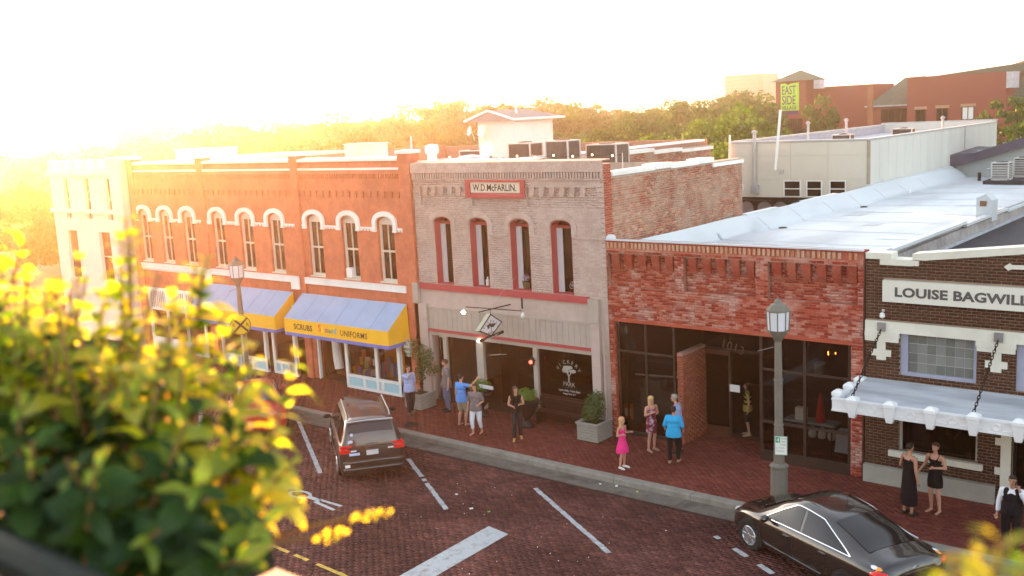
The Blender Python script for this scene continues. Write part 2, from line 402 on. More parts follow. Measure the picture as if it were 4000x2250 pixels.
strip('road_marking', (-17.0,21.05), (-12.8,18.55), .13, broken=.1)
strip('road_marking', (-11.2,20.7), (-6.2,17.9), .13, broken=.35)
strip('road_marking', (-34.4,22.2), (-29.6,18.9), .13, broken=.1)
mb = MB(); mb.add([(-16.22,18.25,-.1425),(-15.48,18.12,-.1425),(-15.35,14.2,-.1425),(-16.05,13.6,-.1425)], [(0,3,2,1)]); mb.build('road_marking', PAINT, kind='structure')
strip('road_marking', (-21.5,14.55), (-16.4,14.25), .1, M('yellow_road_paint', (.55,.36,.06), .8, .2, scale=9, dirt=.5, dcol=(.16,.08,.07), dscale=6), broken=.15)
# painted bicycle-lane style symbol, long in the street's direction
mb = MB()
def flatpoly(pts, z=-.1425): mb.add([(x,y,z) for x,y in pts]+[(x,y,z-.003) for x,y in pts], [tuple(range(len(pts)))]+[(i,i+len(pts),(i+1)%len(pts)+len(pts),(i+1)%len(pts)) for i in range(len(pts))])
def ring(cx, cy, rx, ry, t, n=20):
    for i in range(n):
        a, b = 2*math.pi*i/n, 2*math.pi*(i+1)/n
        flatpoly([(cx+rx*math.cos(a),cy+ry*math.sin(a)),(cx+rx*math.cos(b),cy+ry*math.sin(b)),(cx+(rx-t)*math.cos(b),cy+(ry-t)*math.sin(b)),(cx+(rx-t)*math.cos(a),cy+(ry-t)*math.sin(a))])
ring(-22.2, 17.12, .42, .26, .1)
flatpoly([(-21.8,17.2),(-21.3,17.17),(-21.3,17.03),(-21.8,17.05)])
flatpoly([(-21.4,17.2),(-20.5,17.2),(-20.5,17.1),(-21.4,17.1)]); flatpoly([(-21.4,17.04),(-20.45,16.9),(-20.45,16.8),(-21.4,16.93)])
flatpoly([(-23.6,17.35),(-22.75,17.5),(-22.6,17.3),(-23.3,17.1)])
mb.build('road_marking', PAINT, kind='structure')
# litter and manhole
LIT = M('white_litter', (.8,.8,.8), .8, .05)
for k, (x, y, z, s_, c) in enumerate(((-18.38,19.43,-.14,.07,'white scrap of paper on the bricks just beyond the white parking line'),(-17.35,18.87,-.14,.09,'pale scrap of paper on the street between two parking lines'),(-14.99,22.2,-.13,.09,'white paper cup lid lying in the gutter below the girl in pink'),(-15.46,22.1,-.13,.06,'small pinkish scrap lying in the gutter left of the cup lid'))):
    o = MB().obox((x,y,z+.012), s_, s_*.7, .02, k).build('litter_scrap', LIT)
    tag(o, c, 'litter')
for k, (x, y, c, cc) in enumerate(((-16.81,18.95,(.2,.5,.05),'small green leaf fallen on the brick street'),(-14.3,22.16,(.7,.6,.05),'yellow leaf lying in the gutter'))):
    o = MB().obox((x,y,-.128), .07, .05, .012, k+1).build('fallen_leaf', M('fallen%d'%k, c)); tag(o, cc, 'leaf')
sp = MB()
for k in range(34):
    x = rnd.uniform(-19.5,-12); y = rnd.uniform(15.5,20.5); s_ = rnd.uniform(.008,.022)
    sp.obox((x,y,-.142), s_, s_, .012, rnd.random()*3)
sp.build('litter_crumbs', LIT, kind='stuff')
mh = MB().lathe([(.26,-.005),(.26,.009),(.23,.012)], -23.74, 23.15, 20).build('manhole_cover', BLACK); tag(mh, 'dark round utility cover set in the brick sidewalk behind the minivan', 'manhole cover')
# ============================================================ red painted brick building (left)
def arch_spandrel(mb, a, b, zs, zt, top, y0, y1, n=8, mi=0):
    """fills between the arch (springing zs, crown zt) and the level top of a rectangular hole"""
    cx = (a+b)/2; rx = (b-a)/2
    pts = arc(cx, zs, rx, zt-zs, math.pi, 0, n)
    for (xa, za), (xb, zb) in zip(pts[:-1], pts[1:]):
        mb.prism([(xa,za),(xb,zb),(xb,top),(xa,top)], 'y', y0, y1, mi)
RX0, RX1 = -43.9, -25.62
red = T('brick_building', 'two-storey red-orange painted brick building with white arched window hoods and two awnings', 'building', ((RX0+RX1)/2, FY, 0), world=True)
wc = [-43.1,-41.35,-39.58,-37.37,-35.42,-33.49,-31.08,-29.09,-27.12]
hw = .43
holes = [(c-hw, c+hw, 4.15, 6.60) for c in wc]
shop = [(-31.58,-26.2,0,2.95),(-38.05,-32.25,0,2.95),(-43.5,-38.7,0,2.95)]
mb = MB(); wall_holes(mb, RX0, RX1, 0, 8.62, FY, FY+.35, holes+shop)
for c in wc: arch_spandrel(mb, c-hw, c+hw, 6.38, 6.60, 6.602, FY+.001, FY+.349)
rw = mb.build('wall', REDP, red)
mb = MB()
for a, b in ((RX0-.1,RX0+.35),(-38.45,-38.1),(-32.15,-31.78),(-26.15,RX1)): mb.box(a, b, FY-.1, FY-.002, 0, 8.62).box(a-.03, b+.03, FY-.12, FY+.4, 8.62, 8.86)
mb.each('pilaster', REDP, red, per=2)
mb = MB()
for a, b in ((RX0-.1,RX0+.35),(-38.45,-38.1),(-32.15,-31.78),(-26.15,RX1)): mb.box(a-.08, b+.08, FY-.17, FY+.45, 8.86, 8.98)
mb.each('pilaster_cap', WHITE, red)
mb = MB()
for a, b in ((RX0+.35,-38.45),(-38.1,-32.15),(-31.78,-26.15)): mb.prism([(FY-.08,8.62),(FY+.42,8.66),(FY+.42,8.76),(FY-.08,8.72)], 'x', a, b).box(a,b,FY-.05,FY-.002,8.30,8.38)
mb.each('coping', WHITE, red, per=2)
mb = MB()
for a, b in ((RX0+.35,-38.45),(-38.1,-32.15),(-31.78,-26.15)):
    mb.box(a, b, FY-.05, FY-.003, 8.16, 8.30)
    x = a+.06
    while x < b-.08: mb.box(x, x+.07, FY-.05, FY-.003, 7.98, 8.158); x += .125
mb.build('dentil_course', REDP, red, kind='stuff')
cm = None
for a, b in ((RX0+.35,-38.45),(-38.1,-32.15),(-31.78,-26.15)):
    box('corbel_ledge', REDP, red, a, b, FY-.065, FY-.003, 7.522, 7.60)
    n_ = int((b-a)/.36)
    for i in range(n_):
        xc = a+(i+.5)*(b-a)/n_
        if cm is None: cm = MB().box(xc-.1,xc+.1,FY-.06,FY-.003,7.38,7.52).box(xc-.075,xc+.075,FY-.045,FY-.003,7.28,7.379).build('corbel', REDP, red); cx0 = xc
        else: o = cm.copy(); COL.objects.link(o); o.location = (xc-cx0, 0, 0)
# white hoods and string course
FR = M('cream_window_frame', (.60,.56,.47), .6, .06)
def hood(c, first_=[None]):
    mb = MB()
    o_ = arc(c, 6.38, .63, .42, math.pi, 0, 12); i_ = arc(c, 6.38, .45, .24, math.pi, 0, 12)
    for k in range(12): mb.prism([i_[k], i_[k+1], o_[k+1], o_[k]], 'y', FY-.09, FY-.002)
    for s_ in (-1,1): mb.box(c+s_*.54-.09, c+s_*.54+.09, FY-.088, FY-.002, 6.12, 6.38).box(c+s_*.54-.1, c+s_*.54+.1, FY-.1, FY-.002, 6.04, 6.118)
    return mb.build('arch_hood', WHITE, red)
for c in wc: hood(c)
mb = MB(); xs = [RX0+.35]+[v for c in wc for v in (c-.65, c+.65)]+[-26.15]
for a, b in zip(xs[0::2], xs[1::2]):
    if b-a > .03:
        mb = MB(); mb.box(a, b, FY-.06, FY-.002, 6.13, 6.20); n_ = max(1,int((b-a)/.16))
        for i in range(n_): x = a+(i+.5)*(b-a)/n_; mb.box(x-.035, x+.035, FY-.055, FY-.002, 6.06, 6.129)
        mb.build('string_course', WHITE, red)
BLIND = M('cream_blind', (.55,.50,.42), .8, .08)
def sash(c, parent, blind=0, extra=None):
    f = MB(); y = FY+.16; a, b = c-hw, c+hw
    f.box(a+.002, a+.10, y-.05, y+.05, 4.2, 6.36).box(b-.07, b-.002, y-.05, y+.05, 4.2, 6.36).box(a+.10, b-.07, y-.05, y+.05, 4.2, 4.29).box(a+.10, b-.07, y-.05, y+.05, 5.28, 5.35).box((a+b)/2-.02, (a+b)/2+.02, y-.045, y+.045, 4.29, 5.28).box((a+b)/2-.02, (a+b)/2+.02, y-.045, y+.045, 5.35, 6.3)
    for (xa,za),(xb,zb) in zip(*(lambda p:(p[:-1],p[1:]))(arc(c, 6.36, hw-.003, .215, math.pi, 0, 8))): f.prism([(xa,6.30),(xb,6.30),(xb,zb),(xa,za)], 'y', y-.05, y+.05)
    f.box(a+.002, b-.002, FY-.03, FY+.2, 4.152, 4.198)
    fo = f.build('window', FR, parent)
    box('pane', GLASSD, fo, a+.1, b-.07, y-.004, y+.004, 4.29, 6.3)
    if blind: box('blind', BLIND, fo, a+.1, b-.07, y+.06, y+.07, 6.3-blind, 6.3)
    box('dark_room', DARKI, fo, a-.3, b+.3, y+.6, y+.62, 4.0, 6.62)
    return fo
for i, c in enumerate(wc): sash(c, red, blind=(1.2,.9,1.0,1.1,.8,1.3,.9,1.2,.9)[i])
o = MB().obox((wc[7]-.12, FY+.05, 4.42), .3, .22, .36).build('window_box_unit', WHITE); tag(o, 'small white box standing in the second arched window from the right', 'box')
# white bands above the shops
mb = MB()
for a, b, dn in ((RX0+.35,-38.45,0),(-38.1,-32.17,0),(-31.78,-26.17,0)): mb.box(a, b, FY-.13, FY-.002, 3.86, 4.07).box(a, b, FY-.16, FY-.002, 4.071, 4.10)
for a, b in ((-38.5,-38.05),(-32.6,-32.1)): mb.box(a+.02, b-.02, FY-.19, FY-.103, 3.6, 4.06)
x = RX0+.4
while x < -38.5: mb.box(x, x+.08, FY-.1, FY-.003, 3.78, 3.858); x += .17
mb.each('shop_cornice', WHITE, red)
# body behind the front
mb = MB(); mb.box(RX0, RX0+.3, FY+.351, 47, 0, 8.4).box(RX1-.3, RX1, FY+.351, 47, 0, 8.2).box(RX0, RX1, 47, 47.3, 0, 8.3)
mb.each('side_wall', M('dull_side_brick', (.34,.17,.12), .9, .25, scale=6), red)
RMEM = M('pale_roof_membrane', (.55,.54,.52), .8, .1, dirt=.5, dcol=(.3,.29,.28))
mb = MB(); mb.box(RX0+.3, RX1-.3, FY+.36, 47, 7.45, 7.6).box(RX0+.3, RX1-.3, FY+.36, 47, 3.4, 3.5); mb.build('roof', RMEM, red)
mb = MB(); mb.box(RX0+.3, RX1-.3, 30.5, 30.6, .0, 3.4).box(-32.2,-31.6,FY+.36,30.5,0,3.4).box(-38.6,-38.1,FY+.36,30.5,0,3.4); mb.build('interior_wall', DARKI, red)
box('coping', WHITE, red, RX1-.36, RX1+.02, FY+.5, 47, 8.2, 8.3)
# shop fronts under the awnings
PBLUE = M('pale_blue_panel', (.36,.60,.66), .6, .08)
def shopfront(x0, x1, y, posts, top=2.95, sill=.5, returns=True):
    f = T('shopfront', None, None); f.parent = red; WL[f.name] = WL[red.name]
    del_ = MB()
    del_.box(x0, x1, y, y+.12, 0, .10).box(x0, x1, y, y+.12, sill-.06, sill+.05).box(x0, x1, y, y+.12, top-.14, top)
    for p in posts: del_.box(p-.07, p+.07, y-.01, y+.13, .10, top-.1401)
    xs_ = np.linspace(x0, x1, 4)
    for q in xs_: del_.box(max(x0,q-.07), min(x1,q+.07), y-.008, y+.118, .101, sill-.061)
    o = del_.build('shopfront_frame', WHITE, f)
    for a, b in zip(xs_[:-1], xs_[1:]): box('panel', PBLUE, f, a+.071, b-.071, y+.03, y+.09, .101, sill-.061)
    pp = sorted(posts)
    for a, b in zip(pp[:-1], pp[1:]): box('pane', GLASS, f, a+.071, b-.071, y+.05, y+.058, sill+.051, top-.141)
    if returns:
        box('return_glass', GLASS, f, x0+.03, x0+.038, y+.13, FY+.9, sill, top-.14); box('return_sill', WHITE, f, x0+.01, x0+.07, y+.121, FY+.9, 0, sill)
    return f
shopfront(-29.45, -26.46, 25.42, (-29.38,-27.72,-26.53))
shopfront(-37.4, -34.3, 25.42, (-37.33,-35.8,-34.37))
shopfront(-34.0, -32.5, 25.5, (-33.93,-32.57), returns=False)
# window display goods
dis = MB()
DC = [M('display_%d'%i, c) for i, c in enumerate(((.8,.14,.08),(.85,.8,.7),(.3,.6,.2),(.85,.5,.1),(.2,.3,.7),(.8,.65,.6)))]
for k in range(26):
    x = rnd.uniform(-29.2,-27.9); z = .56+rnd.choice((0,0,0,.5,.95))*rnd.uniform(.6,1); h = rnd.uniform(.1,.34)
    dis.obox((x, rnd.uniform(25.52,25.8), z+h/2), rnd.uniform(.07,.2), .1, h, rnd.random(), mi=k%6)
for k in range(6): dis.obox((-27.55+.15*k, 25.62, .8+rnd.uniform(0,.35)), .12, .08, rnd.uniform(.35,.6), rnd.random(), mi=rnd.choice((0,4,4,0,5)))
o = dis.build('display_goods', DC, kind='stuff')
o = box('display_board', M('orange_backing', (.85,.42,.06), .8), None, -27.6, -26.6, 25.75, 25.79, .5, 2.6); tag(o, 'orange backing board inside the right display window of the awning shop', 'board')
rb = MB().tube([(-30.75,26.1,2.5),(-30.72,26.1,2.1),(-30.7,26.08,1.55),(-30.66,26.1,.8),(-30.62,26.1,.45)], [.1,.2,.17,.2,.19], 10).build('hanging_smock', M('white_cloth', (.72,.7,.66), .9, .06, bump=.3, bscale=8)); tag(rb, 'long white smock hanging in the doorway under the lettered awning', 'clothing')
d = MB().box(-31.5,-31.42,FY-.02,FY+.1,0,2.9).box(-29.86,-29.8,FY,FY+.12,0,2.9); d.each('door_frame', WHITE, red)
MB().box(-31.42,-31.36,26.6,26.68,0,2.5).box(-30.3,-30.24,26.6,26.68,0,2.5).box(-31.36,-30.3,26.6,26.68,2.4,2.5).box(-31.36,-30.3,26.6,26.68,0,.25).build('shop_door', DARKW, red)
box('shop_floor', DFLOOR, red, RX0+.3, RX1-.3, FY+.001, 30.5, .002, .02)
# side entrance beside the display (white panelled recess + dark door)
MB().box(-26.4,-26.21,26.3,26.36,0,2.95).build('recess_panel', WHITE, red)

# awnings
BLU = M('blue_awning_canvas', (.25,.36,.52), .8, .10, scale=1.5, dirt=.4, dcol=(.34,.40,.50)); YEL = M('yellow_awning_canvas', (.85,.45,.025), .7, .06)
LETD = M('dark_lettering', (.05,.035,.02), .7, .1)
def awning(x0, x1, label, letters):
    a = T('awning', label, 'awning', ((x0+x1)/2, FY, 2.0), world=True)
    yb, yf = FY-.16, 24.63; zt, zf, zb = 3.47, 2.65, 2.12
    n = 18; mb = MB(); vs = []; fs = []
    for i in range(n+1):
        x = x0+(x1-x0)*i/n
        for j in range(7):
            t = j/6; sag = -.030*math.sin(math.pi*t)*(1 if i%3 else .15)+rnd.uniform(-.004,.004)
            vs.append((x, yb+(yf-yb)*t, zt+(zf-zt)*t+sag))
    for i in range(n):
        for j in range(6): q = i*7+j; fs.append((q, q+1, q+8, q+7))
    mb.add(vs, fs); mb.build('canopy_top', BLU, a, smooth=True)
    for i in range(0, n+1, 3):
        x = x0+(x1-x0)*i/n; MB().tube([(x, yb+(yf-yb)*j/6, zt+(zf-zt)*j/6-.030*math.sin(math.pi*j/6)*.15+.004) for j in range(7)], .006, 4).build('canvas_seam', M('seam_blue', (.18,.26,.40), .8), a)
    box('valance', YEL, a, x0, x1, yf-.012, yf+.008, zb, zf)
    sd = MB()
    for xx in (x0-.006, x1+.006): sd.prism([(yb,zt),(yf,zf),(yf,zb),(yb+.05,zb)], 'x', xx-.006, xx+.006)
    sd.each('side_panel', YEL, a)
    sc_ = MB(); m_ = int((x1-x0)/.13)
    for i in range(m_):
        xa = x0+(x1-x0)*i/m_; xb = x0+(x1-x0)*(i+1)/m_; c = (xa+xb)/2; r = (xb-xa)/2
        sc_.prism([(xa,zb),(xb,zb)]+[(c+r*math.cos(-t), zb-.09-.05*math.sin(t)) for t in np.linspace(0,math.pi,6)], 'y', yf-.014, yf+.006)
    m_ = int((yb-yf)/.13)
    for xx in (x0-.006,x1+.006):
        for i in range(m_):
            ya = yf+(yb-yf)*i/m_; y2 = yf+(yb-yf)*(i+1)/m_; c = (ya+y2)/2; r = (y2-ya)/2
            sc_.prism([(ya,zb),(y2,zb)]+[(c+r*math.cos(-t), zb-.09-.05*math.sin(t)) for t in np.linspace(0,math.pi,6)], 'x', xx-.006, xx+.006)
    sc_.build('scalloped_fringe', M('blue_fringe', (.13,.17,.5), .8), a)
    fr = MB()
    for xx in (x0+.05, (x0+x1)/2, x1-.05): fr.tube([(xx,yb,zt-.04),(xx,yf+.03,zf-.04),(xx,yf+.03,zb+.02),(xx,yb,zb+.02)], .015, 6)
    fr.build('awning_frame', GALV, a)
    if letters:
        text('SCRUBS', .31, LETD, parent=a, loc=(x0+.58, yf-.013, 2.27), ext=.004, sx=.95, space=1.08, bold=.006)
        text('UNIFORMS', .31, LETD, parent=a, loc=(x0+3.25, yf-.013, 2.26), ext=.004, sx=.92, space=1.08, bold=.002)
        cs = [M('logo_%d'%i, c) for i, c in enumerate(((.75,.08,.02),(.8,.6,.05),(.5,.02,.15),(.03,.3,.15),(.05,.35,.5)))]
        xx = x0+2.02
        for ch, c, s_ in zip('Spectacle!', (0,1,1,2,2,3,3,3,4,4), (1.35,1,.85,1,.9,1,.8,.8,1,1.2)):
            text(ch, .27*s_, cs[c], parent=a, loc=(xx, yf-.013, 2.31), ext=.004, bold=.006); xx += .112*s_
    return a
awning(-31.95, -26.15, 'blue and yellow awning lettered SCRUBS and UNIFORMS over the shop', True)
awning(-38.3, -32.55, 'plain blue and yellow awning, left of the lettered one', False)
# left shop with white barred window
mb = MB(); mb.box(-43.4,-39,FY-.03,FY+.03,2.8,2.95).box(-43.4,-39,FY-.03,FY+.03,1.9,2.0).box(-43.4,-39,FY-.03,FY+.03,0,.6)
x = -43.3
while x < -39: mb.box(x, x+.05, FY-.025, FY+.025, 2.0, 2.8); x += .16
for x in (-43.4,-42,-40.5,-39.1): mb.box(x, x+.12, FY-.05, FY+.04, .6, 2.95)
mb.build('transom_grille', WHITE, red)
box('pane', GLASSD, red, -43.4, -39, FY+.06, FY+.07, .6, 2.8)

# ============================================================ white battlemented building, far left
tur = T('battlemented_building', 'white building with a battlemented parapet and tall slit windows at the far left', 'building', (-48, FY, 0), world=True)
mb = MB(); hs = [(x, x+.5, 6.0, 8.0) for x in (-50.2,-48.2,-46.2)]+[(x, x+1.0, 3.0, 5.4) for x in (-50.4,-47.3)]
wall_holes(mb, -51.5, -44.9, 0, 8.5, FY, FY+.35, hs)
mb.box(-51.5,-51.15,FY+.351,40,0,8.5).box(-45.2,-44.9,FY+.351,40,0,8.5).box(-51.5,-44.9,40,40.3,0,8.5)
mb.box(-51.6,-44.9,FY-.12,FY-.002,6.3,6.5).box(-51.6,-44.9,FY-.14,FY-.002,8.15,8.4)
WST = M('white_stone', (.72,.68,.6), .8, .06, dirt=.2, dcol=(.5,.45,.38))
mb.build('wall', WST, tur)
mb = MB(); x = -51.5
while x < -45.4: mb.box(x, x+.55, FY-.02, FY+.35, 8.5, 8.9); x += 1.1
mb.each('battlement', WST, tur)
MB().box(-45.15,-44.25,FY-.35,FY+.6,0,8.75).box(-45.25,-44.15,FY-.45,FY+.7,8.75,9.0).build('corner_tower', WST, tur)
MB().box(-51.1,-45.2,FY+.4,40,8.0,8.1).build('roof', RMEM, tur)
for x in (-50.2,-48.2,-46.2): o = MB().box(x,x+.06,FY+.1,FY+.15,6,8).box(x+.44,x+.5,FY+.1,FY+.15,6,8).box(x+.06,x+.44,FY+.1,FY+.15,6.95,7.0).build('window', FR, tur); box('pane', GLASSD, o, x+.06,x+.44,FY+.12,FY+.13,6,8)
for x in (-50.4,-47.3): o = MB().box(x,x+.08,FY+.1,FY+.15,3,5.4).box(x+.92,x+1,FY+.1,FY+.15,3,5.4).box(x+.08,x+.92,FY+.1,FY+.15,4.15,4.22).build('window', FR, tur); box('pane', GLASSD, o, x+.08,x+.92,FY+.12,FY+.13,3,5.4)
MB().box(-51.1,-45.2,FY+1.5,FY+1.6,0,8).build('interior_wall', DARKI, tur)

# ============================================================ tan building with the name stone
TX0, TX1 = -25.6, -17.5
tan = T('brick_building', 'two-storey tan painted brick building with crimson window reveals and name panel', 'building', ((TX0+TX1)/2, FY, 0), world=True)
tw = [(-24.68,-23.89),(-23.03,-22.24),(-21.27,-20.46),(-19.60,-18.77)]
panels = [(-25.27,-23.12,7.05,7.70),(-22.85,-20.78,7.05,7.34),(-20.5,-17.83,7.05,7.70)]
signh = (-22.87,-20.72,7.52,7.86)
up = [(a,b,4.29,6.67) for a,b in tw]
low = [(-25.2,-18.12,0,2.45)]
mb = MB(); wall_holes(mb, TX0+.01, TX1, 0, 8.42, FY+.08, FY+.4, up+low)
wall_holes(mb, TX0+.01, TX1, 2.45, 8.42, FY, FY+.079, up+panels)
for a, b in tw: arch_spandrel(mb, a, b, 6.48, 6.67, 6.672, FY+.001, FY+.399)
tf = mb.build('wall', TAN, tan)
TBR = brickmat('tan_brick', [(.47,.365,.32),(.51,.40,.35),(.43,.33,.285),(.49,.38,.335)], .8, patch=(.36,.25,.205), pamt=.5, pscale=1.5)
def tanholes(v):
    z = 4.29+v; r = []
    for a, b in tw:
        if z < 6.9:
            c = (a+b)/2; rx = (b-a)/2+.02
            if z < 6.48: r.append((a-TX0-.01-.02, b-TX0-.01+.02))
            elif z < 6.72: d = rx*math.sqrt(max(0,1-((z-6.48)/.24)**2)); r.append((c-d-TX0-.01, c+d-TX0-.01))
    for a, b, p, q in panels+[(-23.08,-20.54,7.34,7.95)]:
        if p-.02 < z < q+.02: r.append((a-TX0-.01, b-TX0-.01))
    if 7.94 < z < 8.18: r.append((0, 99))
    return r
bricks(tf, TBR, (TX0+.01,FY,4.29), (1,0,0), (0,0,1), (0,-1,0), TX1-TX0-.01, 4.1, bl=.215, bh=.077, gap=.009, proud=.005, jit=.0015, indiv=300, hf=tanholes)
for a, b, p, q in panels:
    bricks(tf, TBR, (a,FY+.079,p), (1,0,0), (0,0,1), (0,-1,0), b-a, q-p, bl=.215, bh=.077, gap=.009, proud=.004, jit=.001)
# cornice
mb = MB(); mb.box(TX0+.02, TX1-.02, FY-.09, FY-.006, 8.18, 8.52); mb.box(TX0+.02, TX1-.02, FY-.05, FY-.006, 7.93, 7.98); x = TX0+.05
mb.prism([(FY-.088,8.521),(FY+.4,8.521),(FY+.4,8.56)], 'x', TX0+.02, TX1-.02)
mb.build('cornice', TBR, tan)
mb = MB(); x = TX0+.05
while x < TX1-.08: mb.box(x, x+.06, FY-.07, FY-.006, 7.985, 8.175); x += .112
mb.build('dentil_course', TAN, tan, kind='stuff')
def tcorb(c):
    return MB().box(c-.095,c+.095,FY-.015,FY+.07,7.53,7.697).box(c-.12,c+.07,FY-.012,FY+.07,7.46,7.528).box(c-.11,c+.05,FY,FY+.07,7.40,7.458).build('corbel', TBR, tan)
c0 = tcorb(-25.0); cs_ = [-25.0+.39*k for k in range(1,5)]+[-20.28+.40*k for k in range(0,6)]
for c in cs_:
    o = c0.copy(); COL.objects.link(o); o.location = (c+25.0, 0, 0)
# name panel
s_ = T('name_panel', None, None); s_.parent = tan; WL[s_.name] = WL[tan.name]
MB().box(-23.08,-22.87,FY-.06,FY+.05,7.34,7.95).box(-20.72,-20.54,FY-.06,FY+.05,7.34,7.95).box(-22.87,-20.72,FY-.06,FY+.05,7.86,7.95).prism([(FY-.06,7.34),(FY+.05,7.34),(FY+.05,7.52),(FY+.02,7.52),(FY-.05,7.44)],'x',-22.87,-20.72).build('panel_frame', CRIM, s_)
box('name_stone', M('pale_stone', (.66,.58,.47), .8, .08), s_, -22.865, -20.725, FY-.018, FY+.05, 7.521, 7.859)
text('W.D.McFARLIN.', .315, M('black_lettering', (.02,.012,.01), .7), parent=s_, loc=(-22.76, FY-.019, 7.575), sx=.86, bold=.004, ext=.004)
# window hoods, crimson reveals, white inner jamb
mb = MB()
for a, b in tw:
    c = (a+b)/2; o_ = arc(c, 6.46, .62, .42, math.pi, 0, 10); i_ = arc(c, 6.48, .42, .22, math.pi, 0, 10)
    for k in range(10): mb.prism([i_[k], i_[k+1], o_[k+1], o_[k]], 'y', FY-.035, FY-.007)
    for s2 in (-1,1): mb.box(c+s2*.52-.1, c+s2*.52+.1, FY-.034, FY-.007, 6.15, 6.459)
for a, b in zip([TX0+.02]+[x[1]+.12 for x in tw], [x[0]-.12 for x in tw]+[TX1-.02]): mb.box(a, b, FY-.03, FY-.007, 6.09, 6.148)
mb.build('brick_hood', TBR, tan)
GREYJ = M('pale_jamb', (.55,.56,.58), .6, .05)
for k, (a, b) in enumerate(tw):
    f = MB()
    f.box(a+.002, a+.02, FY+.01, FY+.395, 4.3, 6.47).box(b-.02, b-.002, FY+.01, FY+.395, 4.3, 6.47).box(a+.021, b-.021, FY+.01, FY+.395, 4.292, 4.31)
    pts = arc((a+b)/2, 6.47, (b-a)/2-.003, .19, math.pi, 0, 8); pi_ = arc((a+b)/2, 6.47, (b-a)/2-.02, .17, math.pi, 0, 8)
    for i in range(8): f.prism([pi_[i], pi_[i+1], pts[i+1], pts[i]], 'y', FY+.01, FY+.395)
    f.box(a+.0205, b-.0205, FY+.33, FY+.39, 6.38, 6.47)
    fo = f.build('window', CRIM, tan)
    MB().box(a+.021, a+.24, FY+.30, FY+.335, 4.311, 6.379).build('white_shutter', GREYJ, fo)
    box('pane', GLASSD, fo, a+.021, b-.021, FY+.39, FY+.397, 4.31, 6.38)
    box('curtain', M('brown_curtain', (.10,.05,.025), .8, .3), fo, a-.2, b+.35, FY+.8, FY+.82, 4.0, 6.7)
# crimson belt
mb = MB(); mb.box(-25.53,-18.18,FY-.07,FY-.007,4.07,4.285); mb.build('belt_course', CRIM, tan)
MB().box(-25.82,-25.56,FY-.14,FY-.007,3.55,4.28).box(-18.17,-17.78,FY-.14,FY-.007,3.49,4.24).each('pilaster_cap', TANW, tan)
MB().box(-25.8,-25.22,FY-.1,FY-.007,0,3.55).box(-18.12,-17.8,FY-.1,FY-.007,0,3.49).box(-25.2,-25.1,FY-.04,FY+.1,0,2.45).each('pilaster', TAN, tan)
# boarded transom zone
for k in range(31):
    a = -25.2+k*.2283; 
    o = box('board', TANW, tan, a+.006, a+.2223, FY-.03, FY-.006, 2.66, 3.40)
MB().box(-25.2,-18.12,FY-.045,FY-.031,2.655,2.7).box(-25.2,-18.12,FY-.06,FY-.006,3.40,3.46).box(-22.98,-22.75,FY-.055,FY-.031,2.7,3.4).box(-20.55,-20.35,FY-.055,FY-.031,2.7,3.4).each('board_rail', TANW, tan)
box('transom_trim', CRIM, tan, -25.2, -18.12, FY-.09, FY-.006, 2.56, 2.65)
mb = MB(); mb.box(-25.1,-18.12,FY-.03,FY+.08,2.42,2.555)
for a, b in ((-24.58,-24.42),(-23.02,-22.72),(-20.53,-20.36)): mb.box(a, b, FY-.03, FY+.1, 0, 2.42)
mb.build('shopfront_post', TANW, tan)
MB().box(-24.42,-23.02,FY+.02,FY+.1,0,.55).box(-20.36,-18.12,FY+.02,FY+.1,0,.8).each('bulkhead', DARKW, tan)
o = MB().box(-25.1,-25.0,FY+.3,FY+.36,.02,2.42).box(-24.66,-24.58,FY+.3,FY+.36,.02,2.42).box(-25.0,-24.66,FY+.3,FY+.36,.02,.35).box(-25.0,-24.66,FY+.3,FY+.36,2.25,2.42).build('door', DARKW, tan)
box('pane', GLASSD, o, -25.0,-24.66,FY+.32,FY+.33,.35,2.25)
box('pane', GLASS, tan, -24.42,-23.02,FY+.06,FY+.068,.55,2.42); box('pane', GLASS, tan, -20.36,-18.12,FY+.06,FY+.068,.8,2.42); box('pane', GLASSD, tan, -22.72,-20.53,FY+.9,FY+.908,0,2.42)
WL_ = M('white_window_lettering', (.62,.6,.55), .7)
text('1009½', .15, WL_, parent=tan, loc=(-25.06, FY+.29, 2.27), ext=.004, bold=.004)
wl = T('window_lettering', None, None); wl.parent = tan; WL[wl.name] = WL[tan.name]
FAD = M('faded_window_lettering', (.30,.28,.24), .8)
for i, ch in enumerate('VICKERY'):
    t_ = math.radians(62-i*20.6); cx, cz, r_ = -19.16, 1.62, .42
    text(ch, .17, FAD, parent=wl, loc=(cx-r_*math.sin(t_)-.05*math.cos(t_), FY+.055, cz+r_*math.cos(t_)*.95-.05*math.sin(t_)), x=(math.cos(t_),0,math.sin(t_)), up=(-math.sin(t_),0,math.cos(t_)), ext=.002)
mb = MB()
for k in range(9): mb.ball((-19.16+rnd.uniform(-.3,.3), FY+.054, 1.78+rnd.uniform(-.05,.12)), (.11,.003,.06), 8, 4)
mb.tube([(-19.16,FY+.054,1.4),(-19.15,FY+.054,1.6),(-19.25,FY+.054,1.78)], .025, 5); mb.tube([(-19.15,FY+.054,1.6),(-19.02,FY+.054,1.78)], .018, 5); mb.build('tree_emblem', FAD, wl)
text('PARK', .2, FAD, parent=wl, loc=(-19.16, FY+.055, 1.26), align='CENTER', ext=.002)
text('~ ~ ~ ~', .08, FAD, parent=wl, loc=(-19.16, FY+.055, 1.2), align='CENTER', ext=.002)
text('open daily 11am-2am', .1, WL_, parent=wl, loc=(-19.16, FY+.055, 1.08), align='CENTER', ext=.002)
text('happy hour 3-7', .08, WL_, parent=wl, loc=(-19.16, FY+.055, .98), align='CENTER', ext=.002)
